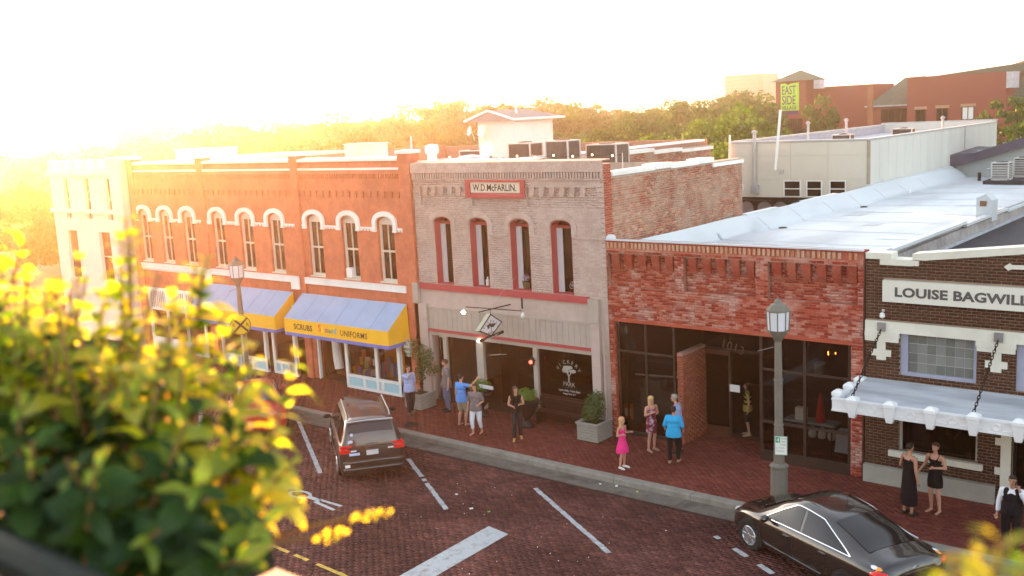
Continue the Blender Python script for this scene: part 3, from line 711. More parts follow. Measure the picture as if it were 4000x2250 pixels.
# side walls
SBK = brickmat('old_side_brick', [(.40,.11,.06),(.46,.27,.18),(.30,.07,.04),(.52,.36,.26),(.43,.19,.12),(.24,.10,.07)], .9, patch=(.46,.35,.26), pamt=.6, pscale=.8, pl=.46, ph=.66, fine=.35)
MTR = M('pale_mortar', (.40,.32,.26), .95, .15)
mb = MB(); mb.box(TX1-.35, TX1, FY+.401, 34.9, 0, 8.02)
sdw = mb.build('side_wall', MTR, tan)
bricks(sdw, SBK, (TX1,FY+.401,5.1), (0,1,0), (0,0,1), (1,0,0), 34.9-FY-.401, 2.92, bl=.215, bh=.075, gap=.013, proud=.009, jit=.004, indiv=300)
QR = brickmat('red_brick', [(.42,.09,.045),(.36,.07,.04),(.47,.13,.07)], .85)
bricks(sdw, QR, (TX1,FY,5.1), (0,1,0), (0,0,1), (1,0,0), .40, 3.3, bl=.2, bh=.075, gap=.011, proud=.006)
mb = MB()
for a, b, z in ((26.2,28.7,8.02),(29.7,31.6,8.0),(32.6,34.95,7.84)): mb.box(TX1-.42, TX1+.07, a, b, z, z+.13)
for a, b, z in ((28.7,29.7,8.14),(31.6,32.6,8.12)): mb.box(TX1-.45, TX1+.1, a, b, z-.1, z+.07)
mb.each('coping', WHITE, tan)
l2 = MB().box(TX0+.02, TX0+.35, FY+.401, 47, 0, 8.0).build('side_wall', MTR, tan)
bricks(l2, SBK, (TX0+.35,FY+.401,7.3), (0,1,0), (0,0,1), (1,0,0), 47-FY-.401, .7, bl=.215, bh=.075, gap=.013, proud=.009, indiv=120)
mb = MB()
for a, b, z in ((26.3,41.4,8.1),(41.4,44,7.98),(44,47.1,7.9)): mb.box(TX0-.06, TX0+.43, a, b, z-.1, z+.06)
mb.each('coping', WHITE, tan)
MB().box(TX0+.36, TX1-.36, FY+.41, 34.9, 7.1, 7.2).box(TX0+.36, TX1-.36, FY+.41, 34.9, 3.5, 3.6).build('roof', RMEM, tan)
MB().box(TX0+.36, TX1-.36, 34.91, 35.1, 0, 7.9).build('back_wall', MTR, tan)
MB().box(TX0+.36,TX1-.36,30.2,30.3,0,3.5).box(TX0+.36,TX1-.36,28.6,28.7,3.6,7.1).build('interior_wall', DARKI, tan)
box('shop_floor', DFLOOR, tan, TX0+.36, TX1-.36, FY+.001, 30.2, .002, .02)
MB().tube([(-17.62,FY-.13,3.4),(-17.62,FY-.13,.1)], .03, 6).build('downpipe', TANW, tan)
# ============================================================ one-storey old brick shop, number 1013
BX0, BX1 = -17.5, -9.56
shp = T('brick_building', 'one-storey weathered red brick shop with a white roof and deep recessed entrance', 'building', ((BX0+BX1)/2, FY, 0), world=True)
OBR = brickmat('weathered_brick', [(.34,.048,.028),(.26,.036,.024),(.40,.075,.042),(.20,.030,.022),(.46,.15,.10)], .88, patch=(.55,.38,.32), pamt=.75, pscale=.85, pl=.53, ph=.70, fine=.3)
OMT = M('red_mortar', (.34,.16,.12), .95, .2, dirt=.4, dcol=(.45,.36,.32))
open_ = (-17.32,-9.87,0,3.65)
rec = [(-17.45,-15.12,4.68,5.70),(-14.82,-12.56,4.68,5.70),(-12.20,-9.70,4.68,5.70)]
mb = MB(); wall_holes(mb, BX0+.02, BX1, 0, 5.86, FY+.15, FY+.42, [open_]); wall_holes(mb, BX0+.02, BX1, 0, 5.86, FY, FY+.149, [open_]+rec)
of = mb.build('wall', OMT, shp)
rh = lambda z: [(a-BX0-.02, b-BX0-.02) for a,b,p,q in rec+[open_] if p-.01 < z < q+.01]
bricks(of, OBR, (BX0+.02,FY,3.65), (1,0,0), (0,0,1), (0,-1,0), BX1-BX0-.02, 2.22, bl=.215, bh=.074, gap=.012, proud=.01, jit=.004, indiv=300, hf=lambda v: rh(3.65+v))
bricks(of, OBR, (BX0+.02,FY,0), (1,0,0), (0,0,1), (0,-1,0), BX1-BX0-.02, 3.65, bl=.215, bh=.074, gap=.012, proud=.008, hf=lambda v: rh(v))
bricks(of, QR, (-17.32,FY,0), (0,1,0), (0,0,1), (1,0,0), .42, 3.65, bl=.21, bh=.074, gap=.011, proud=.006)
for a,b,p,q in rec: bricks(of, OBR, (a,FY+.15,p), (1,0,0), (0,0,1), (0,-1,0), b-a, q-p, bl=.215, bh=.074, gap=.012, proud=.008)
box('lintel', M('lintel_red', (.38,.075,.04), .85, .2, dirt=.4, dcol=(.45,.2,.13)), shp, -17.32, -9.87, FY-.015, FY+.43, 3.60, 3.70)
CBR = brickmat('corbel_brick', [(.29,.045,.028),(.34,.07,.042),(.22,.034,.024)], .88, patch=(.40,.15,.10), pamt=.35, pscale=2.5)
c0 = None
for a,b,p,q in rec:
    n_ = 6 if b-a > 2.4 else 5
    for i in range(n_):
        x = a+(i+.62)*(b-a)/n_ if a > -15 else a+(i+.6)*(b-a)/n_
        if c0 is None:
            c0 = MB().box(x-.125,x+.125,FY-.012,FY+.145,5.50,5.70).box(x-.115,x+.115,FY+.02,FY+.145,5.36,5.499).box(x-.105,x+.105,FY+.06,FY+.145,5.24,5.359).build('corbel', CBR, shp); cx = x
        else: o = c0.copy(); COL.objects.link(o); o.location = (x-cx, 0, 0)
mb = MB(); mb.box(BX0+.02, BX1, FY-.03, FY-.012, 5.80, 5.862)
mb.box(BX0+.02, BX1, FY+.0, FY+.42, 5.862, 6.06).box(BX0+.02, BX1, FY-.05, FY+.42, 6.061, 6.10)
mb.build('corbel_ledge', OBR, shp)
mb = MB(); x = BX0+.07
while x < BX1-.08:
    if rnd.random() > .06: mb.box(x, x+.075, FY-.055+rnd.uniform(-.008,.008), FY-.001, 5.875, 6.05)
    x += rnd.uniform(.135,.15)
DBR = brickmat('cornice_brick', [(.45,.17,.09),(.55,.33,.22),(.36,.09,.05),(.5,.22,.12)], .88)
mb.build('brick_dentils', DBR, shp, kind='stuff')
text('1013', .36, M('bronze_number', (.11,.07,.05), .6), parent=shp, loc=(-14.10, 26.58, 2.98), x=(.96,0,-.27), space=1.1, ext=.003)
# roof membrane: one sheet that climbs up to the parapets, slightly uneven
RW = M('white_roof_membrane', (.58,.605,.625), .6, .07, scale=.5, dirt=.7, dcol=(.38,.395,.41), dscale=.45, bump=.15, bscale=3, stretch=(1,.35,1))
nx, ny = 60, 110; vs = []; fs = []
def prof(x, y):
    z = 5.30
    dl = x-(BX0+.1); dr = (BX1-.02)-x; df = y-(FY+.02); db = 60.6-y
    wL = .75 if y > 34.9 else .28
    z += max(.60*max(0,1-dl/wL)**.8, .50*max(0,1-dr/.45)**.9, .80*max(0,1-df/1.1)**1.1)
    z += .012*math.sin(x*1.7+y*.6)+.015*math.sin(y*.9-x*.5)+.05*math.exp(-((x+13.2)**2/6+(y-42)**2/60))
    return z
for j in range(ny+1):
    y = FY+.02+(60.6-FY-.02)*(j/ny)**1.25
    for i in range(nx+1):
        t = i/nx; t = .5-.5*math.cos(math.pi*t); x = BX0+.1+(BX1-.02-BX0-.1)*t
        vs.append((x, y, prof(x, y)))
for j in range(ny):
    for i in range(nx): q = j*(nx+1)+i; fs.append((q, q+1, q+nx+2, q+nx+1))
MB().add(vs, fs).build('roof', RW, shp, smooth=True)
def on_roof(xa, xb, ya, yb, name, mat, nx_=14, h=.006):
    v_ = [(xa+(xb-xa)*i/nx_, y, prof(xa+(xb-xa)*i/nx_, y)+h) for i in range(nx_+1) for y in (ya, yb)]
    return MB().add(v_, [(2*i, 2*i+2, 2*i+3, 2*i+1) for i in range(nx_)]).build(name, mat, shp)
SEAM = M('seam_tape', (.46,.48,.50), .6, .1)
for k in range(9): on_roof(BX0+.3, BX1-.2, 29.3+k*3.05, 29.42+k*3.05, 'membrane_seam', SEAM, 40)
for k, (x_, y_, w_, l_) in enumerate(((-15.6,31.2,.9,.7),(-12.2,34.0,1.4,.5),(-13.9,37.2,.6,.9),(-11.3,29.0,.5,.5),(-15.9,40.5,.8,1.6),(-12.8,45,1.1,1.2))): on_roof(x_, x_+w_, y_, y_+l_, 'roof_patch', M('roof_patch_%d'%(k%2), ((.44,.46,.47),(.60,.62,.63))[k%2], .6, .08), 8, .01)
for x_, y_ in ((-16.4,36.0),(-16.3,44.0)): MB().lathe([(.16,prof(x_,y_)-.01),(.16,prof(x_,y_)+.03),(.09,prof(x_,y_)+.05)], x_, y_, 10).build('roof_drain', IRON, shp)
mb = MB(); mb.box(BX0+.02, BX1, FY-.06, FY+.06, 6.101, 6.145)
for a, b, z in ((34.95,37.6,5.93),(37.6,40.2,5.85),(40.2,43.7,5.92),(43.7,47.7,5.80),(47.7,60.6,5.95)): mb.box(BX0-.08, BX0+.16, a, b+.01, z-.45, z)
for a, b, z in ((FY+.45,27.7,5.95),(27.7,34.7,5.90),(34.7,39.85,5.80),(39.85,50,5.74),(50,60,5.7)): mb.box(BX1-.16, BX1+.07, a, b, z-.09, z)
mb.each('coping', RW, shp)
MB().ball((BX0+.12,FY+.1,6.16), (.17,.15,.12), 10, 6).build('roof_end_cap', RW, shp)
box('side_wall', MTR, shp, BX0, BX0+.3, 34.96, 60.6, 0, 5.5)
STU = M('stained_stucco', (.34,.31,.30), .9, .25, scale=4, bump=.4, bscale=25, dirt=.6, dcol=(.16,.14,.13), dscale=1.2)
box('side_wall', STU, shp, BX1-.3, BX1, FY+.43, 60.6, 0, 5.66)
MB().prism([(FY+.43,5.18),(60,5.18),(60,5.34),(FY+.43,5.34)], 'x', BX1+.001, BX1+.10).build('flashing', M('grey_flashing', (.40,.42,.46), .7, .2, scale=3), shp)
# recess and shop fronts
box('shop_floor', DFLOOR, shp, BX0+.31, BX1-.31, 27.5, 33, .002, .02)
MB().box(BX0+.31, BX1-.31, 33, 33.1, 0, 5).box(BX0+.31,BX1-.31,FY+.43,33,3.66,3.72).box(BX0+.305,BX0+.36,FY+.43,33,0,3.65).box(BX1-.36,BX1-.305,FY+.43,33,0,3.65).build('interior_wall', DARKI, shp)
BLK = M('bronze_frame', (.055,.035,.027), .4, .15, metal=.3)
mb = MB()
y = FY+.12
for x in (-17.28,-16.30,-15.32): mb.box(x, x+.07, y, y+.07, .12, 3.6)
mb.box(-17.28,-15.25,y-.001,y+.071,2.62,2.68).box(-17.28,-15.25,y-.03,y+.09,0,.119)
for x in (-12.5,-11.22,-9.97): mb.box(x, x+.08, y-.07, y+.01, .3, 3.6)
mb.box(-12.5,-9.89,y-.071,y+.011,1.10,1.17).box(-12.5,-9.89,y-.071,y+.011,2.62,2.68).box(-12.5,-9.89,y-.1,y+.04,0,.299)
mb.box(-13.1,-13.02,27.15,27.23,0,3.6).box(-15.0,-13.1,27.18,27.24,2.68,2.76).box(-14.15,-14.08,27.17,27.25,0,2.68)
mb.build('shopfront_frame', BLK, shp)
box('pane', GLASS, shp, -17.22,-15.3, y+.03, y+.038, .12, 3.6); box('pane', GLASS, shp, -12.42,-9.92, y-.03, y-.022, .3, 3.6)
p = MB(); p.add([(-12.46,y-.02,0.05),(-13.06,27.19,0.05),(-13.06,27.19,3.6),(-12.46,y-.02,3.6)], [(0,1,2,3)]); p.build('pane', GLASS, shp)
box('pane', GLASSD, shp, -14.93,-14.16,27.2,27.21,.3,2.66); box('transom_pane', GLASSD, shp, -15.0,-13.1,27.2,27.21,2.77,3.6)
MB().box(-15.0,-14.92,27.17,27.25,0,2.68).box(-14.92,-14.16,27.17,27.25,0,.3).box(-14.92,-14.16,27.17,27.25,2.55,2.68).build('door', M('brown_door', (.10,.042,.024), .4, .2), shp)
dr = T('open_door', None, None); dr.parent = shp; dr.location = (-13.14-(BX0+BX1)/2, 27.2-FY, 0); dr.rotation_euler = (0,0,math.radians(-112))
MB().box(-.9,-.82,-.025,.025,.03,2.6).box(-.08,0,-.025,.025,.03,2.6).box(-.82,-.08,-.025,.025,.03,.3).box(-.82,-.08,-.025,.025,2.48,2.6).build('door_frame', M('brown_door'), dr)
box('pane', GLASSD, dr, -.82,-.08,-.006,.006,.3,2.48)
pr = MB().box(-15.12,-14.93,FY+.02,27.24,0,2.82).build('brick_pier', OMT, shp)
PB = brickmat('pier_brick', [(.30,.085,.045),(.25,.065,.038),(.34,.12,.065)], .88)
bricks(pr, PB, (-14.93,FY+.02,0), (0,1,0), (0,0,1), (1,0,0), 1.42, 2.8, bl=.21, bh=.074, gap=.011, proud=.007, indiv=90)
bricks(pr, PB, (-15.12,FY+.02,0), (1,0,0), (0,0,1), (0,-1,0), .19, 2.8, bl=.21, bh=.074, gap=.011, proud=.007)
# inside the shop
def single(mb, name, mat, label, cat, group=None, smooth=False): return tag(mb.build(name, mat, smooth=smooth), label, cat, group)
single(MB().box(-14.1,-13.77,27.14,27.16,1.46,1.68), 'notice', WHITE, 'white notice fixed to the brown door of the recessed entrance', 'notice')
t = T('table', 'table under a draped white cloth at the right end of the 1013 window', 'table', (-10.35,26.7,0), world=True)
MB().lathe([(.28,.35),(.25,.55),(.24,.92),(.23,.95)], -10.35,26.7, 4, ph=.5, sx=1.3).build('tablecloth', M('blue_white_cloth', (.62,.66,.75), .9, .05), t)
MB().tube([(-10.35,26.7,0),(-10.35,26.7,.9)], .04, 6).build('pedestal', DARKW, t)
t = T('display_table', 'long display table with glass jars and a red cone inside the 1013 window', 'table', (-11.3,27.0,0), world=True)
MB().box(-12.2,-10.7,26.75,27.25,.95,1.0).build('tabletop', M('glassy_top', (.35,.4,.42), .2), t)
for x in (-12.1,-10.8):
    for yy in (26.8,27.2): MB().tube([(x,yy,0),(x,yy,.95)], .02, 6).build('leg', BLK, t)
single(MB().lathe([(.15,1.0),(.12,1.3),(.05,1.75),(.01,1.85)], -11.2, 27.0, 12), 'display_cone', M('red_display', (.5,.03,.03), .5), 'red cone shaped display piece standing on the table inside the 1013 window', 'decoration')
single(MB().box(-11.9,-11.6,26.85,27.05,1.0,1.35), 'white_carton', WHITE, 'white carton on the display table left of the red cone', 'box')
for k in range(3): single(MB().lathe([(.1,.55),(.12,.65),(.06,.85)], -11.4+.28*k, 26.9, 10), 'glass_jar', M('milky_glass', (.5,.52,.5), .3), ('leftmost','middle','rightmost')[k]+' of three pale jars below the display table behind the right window', 'jar', 'jars below the display table')
ch = T('chandelier', 'small chandelier with three lit orange bulbs inside the 1013 shop', 'chandelier', (-10.95,27.1,2.8), world=True)
EM = M('lit_bulb', (1,.4,.1), .5, emit=(1,.28,.06), es=2.2)
MB().tube([(-10.95,27.1,3.65),(-10.95,27.1,2.95)], .01, 5).lathe([(.02,2.9),(.05,2.93),(.02,2.97)], -10.95,27.1,8).build('stem', BLK, ch)
for k in range(3):
    a = k*2.1+.4; cx, cy = -10.95+.13*math.cos(a), 27.1+.13*math.sin(a)
    b_ = MB().tube([(-10.95,27.1,2.93),(cx,cy,2.9),(cx,cy,2.96)], .008, 5).build('arm', BLK, ch); MB().ball((cx,cy,2.99), (.018,.018,.035), 8, 5).build('bulb', EM, b_)
single(MB().box(-17.4,-17.05,26.3,26.33,.35,.85).box(-17.33,-17.13,26.28,26.29,.45,.7,1), 'poster', [M('orange_poster', (.65,.15,.04), .7), WHITE], 'orange and white poster at the foot of the left 1013 window', 'poster')
single(MB().box(-17.0,-15.7,26.7,27.2,.5,1.3).box(-16.9,-16.3,26.75,27.15,1.3,1.6), 'counter', M('grey_counter', (.15,.145,.135), .6, .2), 'grey counter with a box on it behind the left 1013 window', 'counter')
single(MB().tube([(-17.1,26.6,1.75),(-15.4,26.6,1.85)], .03, 6), 'rail', GREYM, 'pale hanging rail behind the left 1013 window', 'rail')
single(MB().box(-11.65,-11.4,27.6,27.62,2.1,2.5), 'wall_card', M('grey_card', (.2,.16,.13), .8), 'greyish card hanging at an angle inside the right 1013 window', 'card')

# ============================================================ dark brick building with cream trim (right)
lou = T('brick_building', 'dark brown brick building with cream stone trim and a name sign', 'building', (-6, FY, 0), world=True)
DB = brickmat('dark_brown_brick', [(.055,.026,.018),(.085,.038,.024),(.04,.02,.015),(.07,.03,.02)], .85, fine=.3)
DMT = M('sandy_mortar', (.26,.19,.135), .95, .15)
LX0, LX1 = -9.48, -1.0
lh = [(-8.6,-6.76,2.95,4.04),(-5.87,-4.0,2.9,4.04),(-8.62,-6.70,.95,2.35),(-5.9,-4.8,0,2.5)]
mb = MB(); wall_holes(mb, LX0, LX1, 0, 5.78, FY, FY+.4, lh)
mb.prism([(-8.28,5.781),(LX1,5.781),(LX1,6.75),(-8.28,5.93)], 'y', FY, FY+.4)
mb.box(LX0,-8.85,FY,FY+.4,5.781,5.93)
lw = mb.build('wall', DMT, lou)
def lhf(v):
    r = [(a-LX0, b-LX0) for a,b,p,q in lh+[(-9.04,-1,4.84,5.43),(LX0,LX1,4.04,4.34)] if p-.01 < v < q+.01]
    if v > 5.78: r += [(-8.83-LX0, -8.28-LX0)]
    if v > 5.92:
        r += [(0, -8.28-LX0+(v-5.93)/.82*7.28)]
    return r
bricks(lw, DB, (LX0,FY,0), (1,0,0), (0,0,1), (0,-1,0), LX1-LX0, 6.7, bl=.215, bh=.078, gap=.013, proud=.008, jit=.003, indiv=300, hf=lhf)
mb = MB()
mb.box(LX0,-8.83,FY-.06,FY+.42,5.931,6.09).box(-9.12,-8.83,FY-.058,FY+.3,5.79,5.93).box(-8.829,-8.31,FY-.06,FY+.42,5.79,5.945).box(-8.309,-8.16,FY-.058,FY+.3,5.80,5.93)
mb.prism([(-8.31,5.95),(-8.0,5.95),(LX1,6.76),(LX1,6.92),(-8.31,6.10)], 'y', FY-.06, FY+.42)
mb.each('coping', CREAM, lou)
MB().box(LX0,LX1,FY-.07,FY-.012,4.05,4.33).build('stone_band', CREAM, lou)
MB().box(LX0,-8.61,FY-.10,FY-.012,3.92,4.049).box(LX0,-8.63,FY-.08,FY-.012,3.80,3.919).build('cap_stone', CREAM, lou)
MB().box(-6.77,-5.87,FY-.10,FY-.012,3.92,4.049).box(-6.75,-5.89,FY-.08,FY-.012,3.80,3.919).build('cap_stone', CREAM, lou)
for cx in (-9.07,-6.31):
    MB().box(cx-.11,cx+.11,FY-.05,FY-.012,3.58,3.799).box(cx-.25,cx+.25,FY-.05,FY-.012,3.41,3.579).box(cx-.12,cx+.12,FY-.05,FY-.012,3.31,3.409).build('cross_stone', CREAM, lou)
MB().prism([(-6.2,5.89),(-6.08,5.98),(-6.02,5.94),(-1,6.05),(-1,5.9),(-6.02,5.84),(-6.1,5.8)], 'y', FY-.05, FY-.012).build('arrow_stone', CREAM, lou)
sg = T('shop_sign', 'long cream sign board reading LOUISE BAGWILL on the dark brick front', 'sign', (-6.5,FY,4.86), world=True)
box('board', M('cream_sign', (.66,.64,.56), .6, .04), sg, -9.02,-3.6,FY-.14,FY-.013,4.86,5.41)
text('LOUISE BAGWILL', .32, M('grey_lettering', (.09,.085,.085), .6), parent=sg, loc=(-8.72,FY-.141,5.02), sx=1.22, bold=.012, space=1.03)
# windows
LAV = M('lavender_frame', (.30,.31,.40), .6, .08)
f = MB().box(-8.6,-8.42,FY+.04,FY+.16,2.95,4.04).box(-6.84,-6.76,FY+.04,FY+.16,2.95,4.04).box(-8.42,-6.84,FY+.04,FY+.16,2.95,3.05).build('window', LAV, lou)
GB = [M('glass_block_%d'%i, c, .3, .1) for i, c in enumerate(((.16,.165,.15),(.19,.195,.18),(.13,.135,.12)))]
bl = None
for i in range(7):
    for j in range(4):
        x = -8.42+i*.2257; z = 3.05+j*.2475
        if bl is None: bl = {q: MB().box(-8.414,-8.200,FY+.09,FY+.15,3.056,3.29).build('glass_block', GB[q], f) for q in range(3)}; used=set()
        q = rnd.randrange(3) if (i,j)!=(6,0) else 2
        if q in used: o = bl[q].copy(); COL.objects.link(o)
        else: o = bl[q]; used.add(q)
        o.location = (i*.2257, 0, j*.2475)
box('block_joint', M('white_joint', (.5,.5,.47), .8), f, -8.42,-6.84,FY+.1,FY+.142,3.05,4.04)
f = MB().box(-5.87,-5.65,FY+.04,FY+.16,2.9,4.04).box(-5.65,-4,FY+.04,FY+.16,2.9,3.0).build('window', LAV, lou); box('pane', GLASSD, f, -5.65,-4,FY+.1,FY+.108,3,4.04)
f = MB().box(-8.62,-8.56,FY+.1,FY+.2,.95,2.35).box(-6.76,-6.70,FY+.1,FY+.2,.95,2.35).box(-8.56,-6.76,FY+.1,FY+.2,2.2,2.35).build('window', GREYM, lou); box('pane', GLASSD, f, -8.56,-6.76,FY+.15,FY+.158,.95,2.2)
mb = MB()
for k in range(16): x = -8.55+k*.112; mb.box(x, x+.07, FY+.22, FY+.25, .95, 2.2)
mb.build('dark_blind', M('brown_blind', (.07,.03,.02), .7), f)
MB().box(-8.84,-6.55,FY-.12,FY+.1,.79,.945).build('window_sill', CREAM, lou)
MB().box(LX0,-6.25,FY-.16,FY-.012,0,.47).box(-4.7,LX1,FY-.16,FY-.012,0,.47).build('stone_plinth', M('grey_stone_plinth', (.36,.34,.29), .85, .12, bump=.3, dirt=.4, dcol=(.2,.18,.15)), lou)
mb = MB()
mb.box(-6.15,-5.92,FY-.05,FY-.012,.1,2.3)
for z in (.75,1.5,2.1): mb.box(-6.28,-6.151,FY-.045,FY-.012,z,z+.18)
mb.build('quoin_stone', CREAM, lou)
MB().box(-5.9,-5.84,FY+.1,FY+.2,0,2.5).box(-4.9,-4.8,FY+.1,FY+.2,0,2.5).build('door_frame', BLACK, lou)
MB().box(-9.4,LX1,29.6,29.7,0,5.2).box(LX1,LX1+.3,FY+.4,45,0,5.3).build('interior_wall', DARKI, lou)
MB().box(-9.4,LX1,FY+.41,60,5.12,5.28).build('roof', ASPH, lou)
# security lamp
l = T('security_lamp', 'small white security lamp on the dark brick below the name sign', 'lamp', (-9.03,FY,4.5), world=True)
MB().box(-9.06,-9.0,FY-.05,FY-.01,4.58,4.64).build('bracket', GREYM, l); MB().lathe([(.03,4.42),(.07,4.46),(.06,4.54),(.02,4.57)], -9.03, FY-.1, 10).build('head', WHITE, l)

# canopy with cast blocks and chains
can = T('canopy', 'white cast canopy with block and ring ornament hung on chains', 'canopy', (-6.5,FY,2.3), world=True)
CW = M('white_canopy_paint', (.74,.75,.76), .5, .05, dirt=.2, dcol=(.5,.5,.5)); CT = M('weathered_canopy_top', (.46,.48,.51), .6, .2, scale=1.5, dirt=.6, dcol=(.2,.22,.26), dscale=1.1, stretch=(.4,1.6,1))
CY, CX0, CX1 = 23.72, -9.55, -3.2
MB().prism([(FY-.013,2.80),(CY+.1,2.62),(CY+.1,2.5),(FY-.013,2.5)], 'x', CX0+.1, CX1).build('deck', CT, can)
MB().box(CX0,CX1,CY,CY+.099,2.46,2.70).box(CX0-.01,CX1,CY-.02,CY+.11,2.701,2.74).box(CX0-.01,CX1,CY-.02,CY+.11,2.42,2.459).box(CX0,CX0+.099,CY+.1,FY-.013,2.42,2.74).build('fascia', CW, can)
def blk(x, y, rz=0):
    m = Matrix.Rotation(rz,3,'Z'); b = MB()
    prof_ = [(.07,2.33),(.085,2.40),(.125,2.70),(.135,2.72),(.135,2.79),(.10,2.83),(.004,2.87)]
    b.lathe([(r*1.414,z) for r,z in prof_], x, y, 4, ph=.5)
    return b.build('ornament_block', CW, can)
bx = [-9.02,-8.12,-7.18,-6.24,-5.29,-4.35]
b0 = blk(bx[0], CY-.02)
for x in bx[1:]: o = b0.copy(); COL.objects.link(o); o.location = (x-bx[0],0,0)
s0 = blk(CX0, 24.15)
for y in (24.9,25.62): o = s0.copy(); COL.objects.link(o); o.location = (0,y-24.15,0)
r0 = None
for a, b in zip(bx[:-1], bx[1:]):
    c = (a+b)/2
    if r0 is None:
        m = MB()
        for k in range(16):
            t0, t1 = 2*math.pi*k/16, 2*math.pi*(k+1)/16
            m.prism([(c+.105*math.cos(t0),2.58+.095*math.sin(t0)),(c+.105*math.cos(t1),2.58+.095*math.sin(t1)),(c+.07*math.cos(t1),2.58+.062*math.sin(t1)),(c+.07*math.cos(t0),2.58+.062*math.sin(t0))], 'y', CY-.025, CY-.001)
        for s2 in (-1,1): m.box(c+s2*.24-.1,c+s2*.24+.1,CY-.02,CY-.001,2.66,2.68).box(c+s2*.24-.1,c+s2*.24+.1,CY-.02,CY-.001,2.49,2.51)
        r0 = m.build('ring_ornament', CW, can); cx = c
    else: o = r0.copy(); COL.objects.link(o); o.location = (c-cx,0,0)
RUST = M('rusty_chain', (.035,.022,.018), .7, .4, metal=.4)
for k, (cx, lab) in enumerate(((-9.05,'dark chain from the wall plate to the left end of the white canopy'),(-6.26,'dark chain holding the white canopy beside its second window'))):
    c = T('chain', lab, 'chain', (cx,FY,4.2), world=True, group='chains holding the canopy')
    box('wall_plate', M('grey_plate', (.22,.21,.2), .7, .3), c, cx-.1, cx+.1, FY-.12, FY-.071, 4.08, 4.30)
    A = Vector((cx,FY-.13,4.12)); B = Vector((cx,CY+.02,2.84)); n_ = 22
    d = (B-A)/n_
    zl = d.normalized(); xl = Vector((1,0,0)); yl = zl.cross(xl); bl_ = None
    for i in range(n_):
        p = A+d*(i+.5); u, v = (xl,yl) if i%2 else (yl,xl)
        hl = d.length*.72
        pts = [p+zl*hl*math.cos(t)+u*.03*math.sin(t) for t in np.linspace(0,2*math.pi,9)]
        MB().tube(pts, .011, 5, cap=False).build('chain_link', RUST, c)

# roof things of the 1013 roof
ch = T('roof_chimney', 'small white gabled chimney with a square hole on the white roof edge', 'chimney', (-9.65,38,5.7), world=True)
MB().prism([(-10.0,5.55),(-9.48,5.55),(-9.48,6.28),(-9.70,6.50),(-10.0,6.36)], 'y', 37.6, 38.3).build('body', RW, ch)
MB().box(-9.88,-9.66,37.58,37.599,6.08,6.26).build('vent_hole', M('brown_vent', (.2,.09,.05), .8), ch)
def ac_unit(x, y, z, sx, sy, sz, label, dark=.16, top='fan', group=None, hor=False):
    a = T('air_conditioner', label, 'air conditioner', (x,y,z), group=group)
    hx, hy = sx/2, sy/2; m = MB()
    for u in (-1,1):
        for v in (-1,1): m.obox((u*(hx-.03), v*(hy-.03), sz/2), .06, .06, sz)
    m.box(-hx,hx,-hy,hy,sz,sz+.05).box(-hx,hx,-hy,hy,0,.06)
    m.build('casing', GREYM, a)
    MB().box(-hx+.04,hx-.04,-hy+.04,hy-.04,.061,sz-.001).build('coil', M('dark_coil', (.06,.05,.045), .8, .3), a)
    m = MB()
    if hor:
        n_ = int(sz/.09)
        for i in range(n_): z_ = .07+i*(sz-.1)/n_; m.box(-hx+.061,hx-.061,-hy,-hy+.02,z_,z_+.04).box(hx-.02,hx,-hy+.061,hy-.061,z_,z_+.04)
    else:
        n_ = int(sx/.07)
        for i in range(n_): x_ = -hx+.061+i*(sx-.13)/n_; m.box(x_,x_+.028,-hy,-hy+.02,.061,sz-.001)
        n_ = int(sy/.07)
        for i in range(n_): y_ = -hy+.061+i*(sy-.13)/n_; m.box(hx-.02,hx,y_,y_+.028,.061,sz-.001)
    m.build('grille', GREYM if hor else M('dark_grille', (.13,.115,.105), .6), a, kind='stuff')
    MB().lathe([(min(hx,hy)*.7,sz+.051),(min(hx,hy)*.68,sz+.08),(.05,sz+.1)],0,0,14).build('fan_guard', M('dark_coil'), a)
    return a
ac_unit(-13.75, 56.2, 5.5, .85, .85, .85, 'grey louvred air conditioner in front, on the white roof', hor=True)
ac_unit(-13.15, 58.2, 5.5, .9, .85, .95, 'brownish louvred air conditioner behind the grey one on the white roof', hor=True)
single(MB().box(-14.5,-12.4,55.6,58.9,5.32,5.49), 'equipment_pad', ASPH, 'dark pad under the two air conditioners on the white roof', 'pad')
single(MB().tube([(-14.6,57,5.3),(-14.6,57,5.95)], .03, 6).lathe([(.09,5.95),(.1,6.0),(.02,6.03)], -14.6, 57, 8), 'vent_pipe', GALV, 'thin capped vent pipe left of the roof air conditioners', 'pipe')
single(MB().tube([(-15.3,58,5.3),(-15.3,58,5.75)], .09, 8), 'vent_pipe', BLACK, 'short black vent pipe on the white roof', 'pipe')
single(MB().tube([(-16.3,50,5.35),(-16.3,50,5.6)], .04, 6), 'vent_pipe', WHITE, 'short white pipe stub by the left parapet of the white roof', 'pipe')
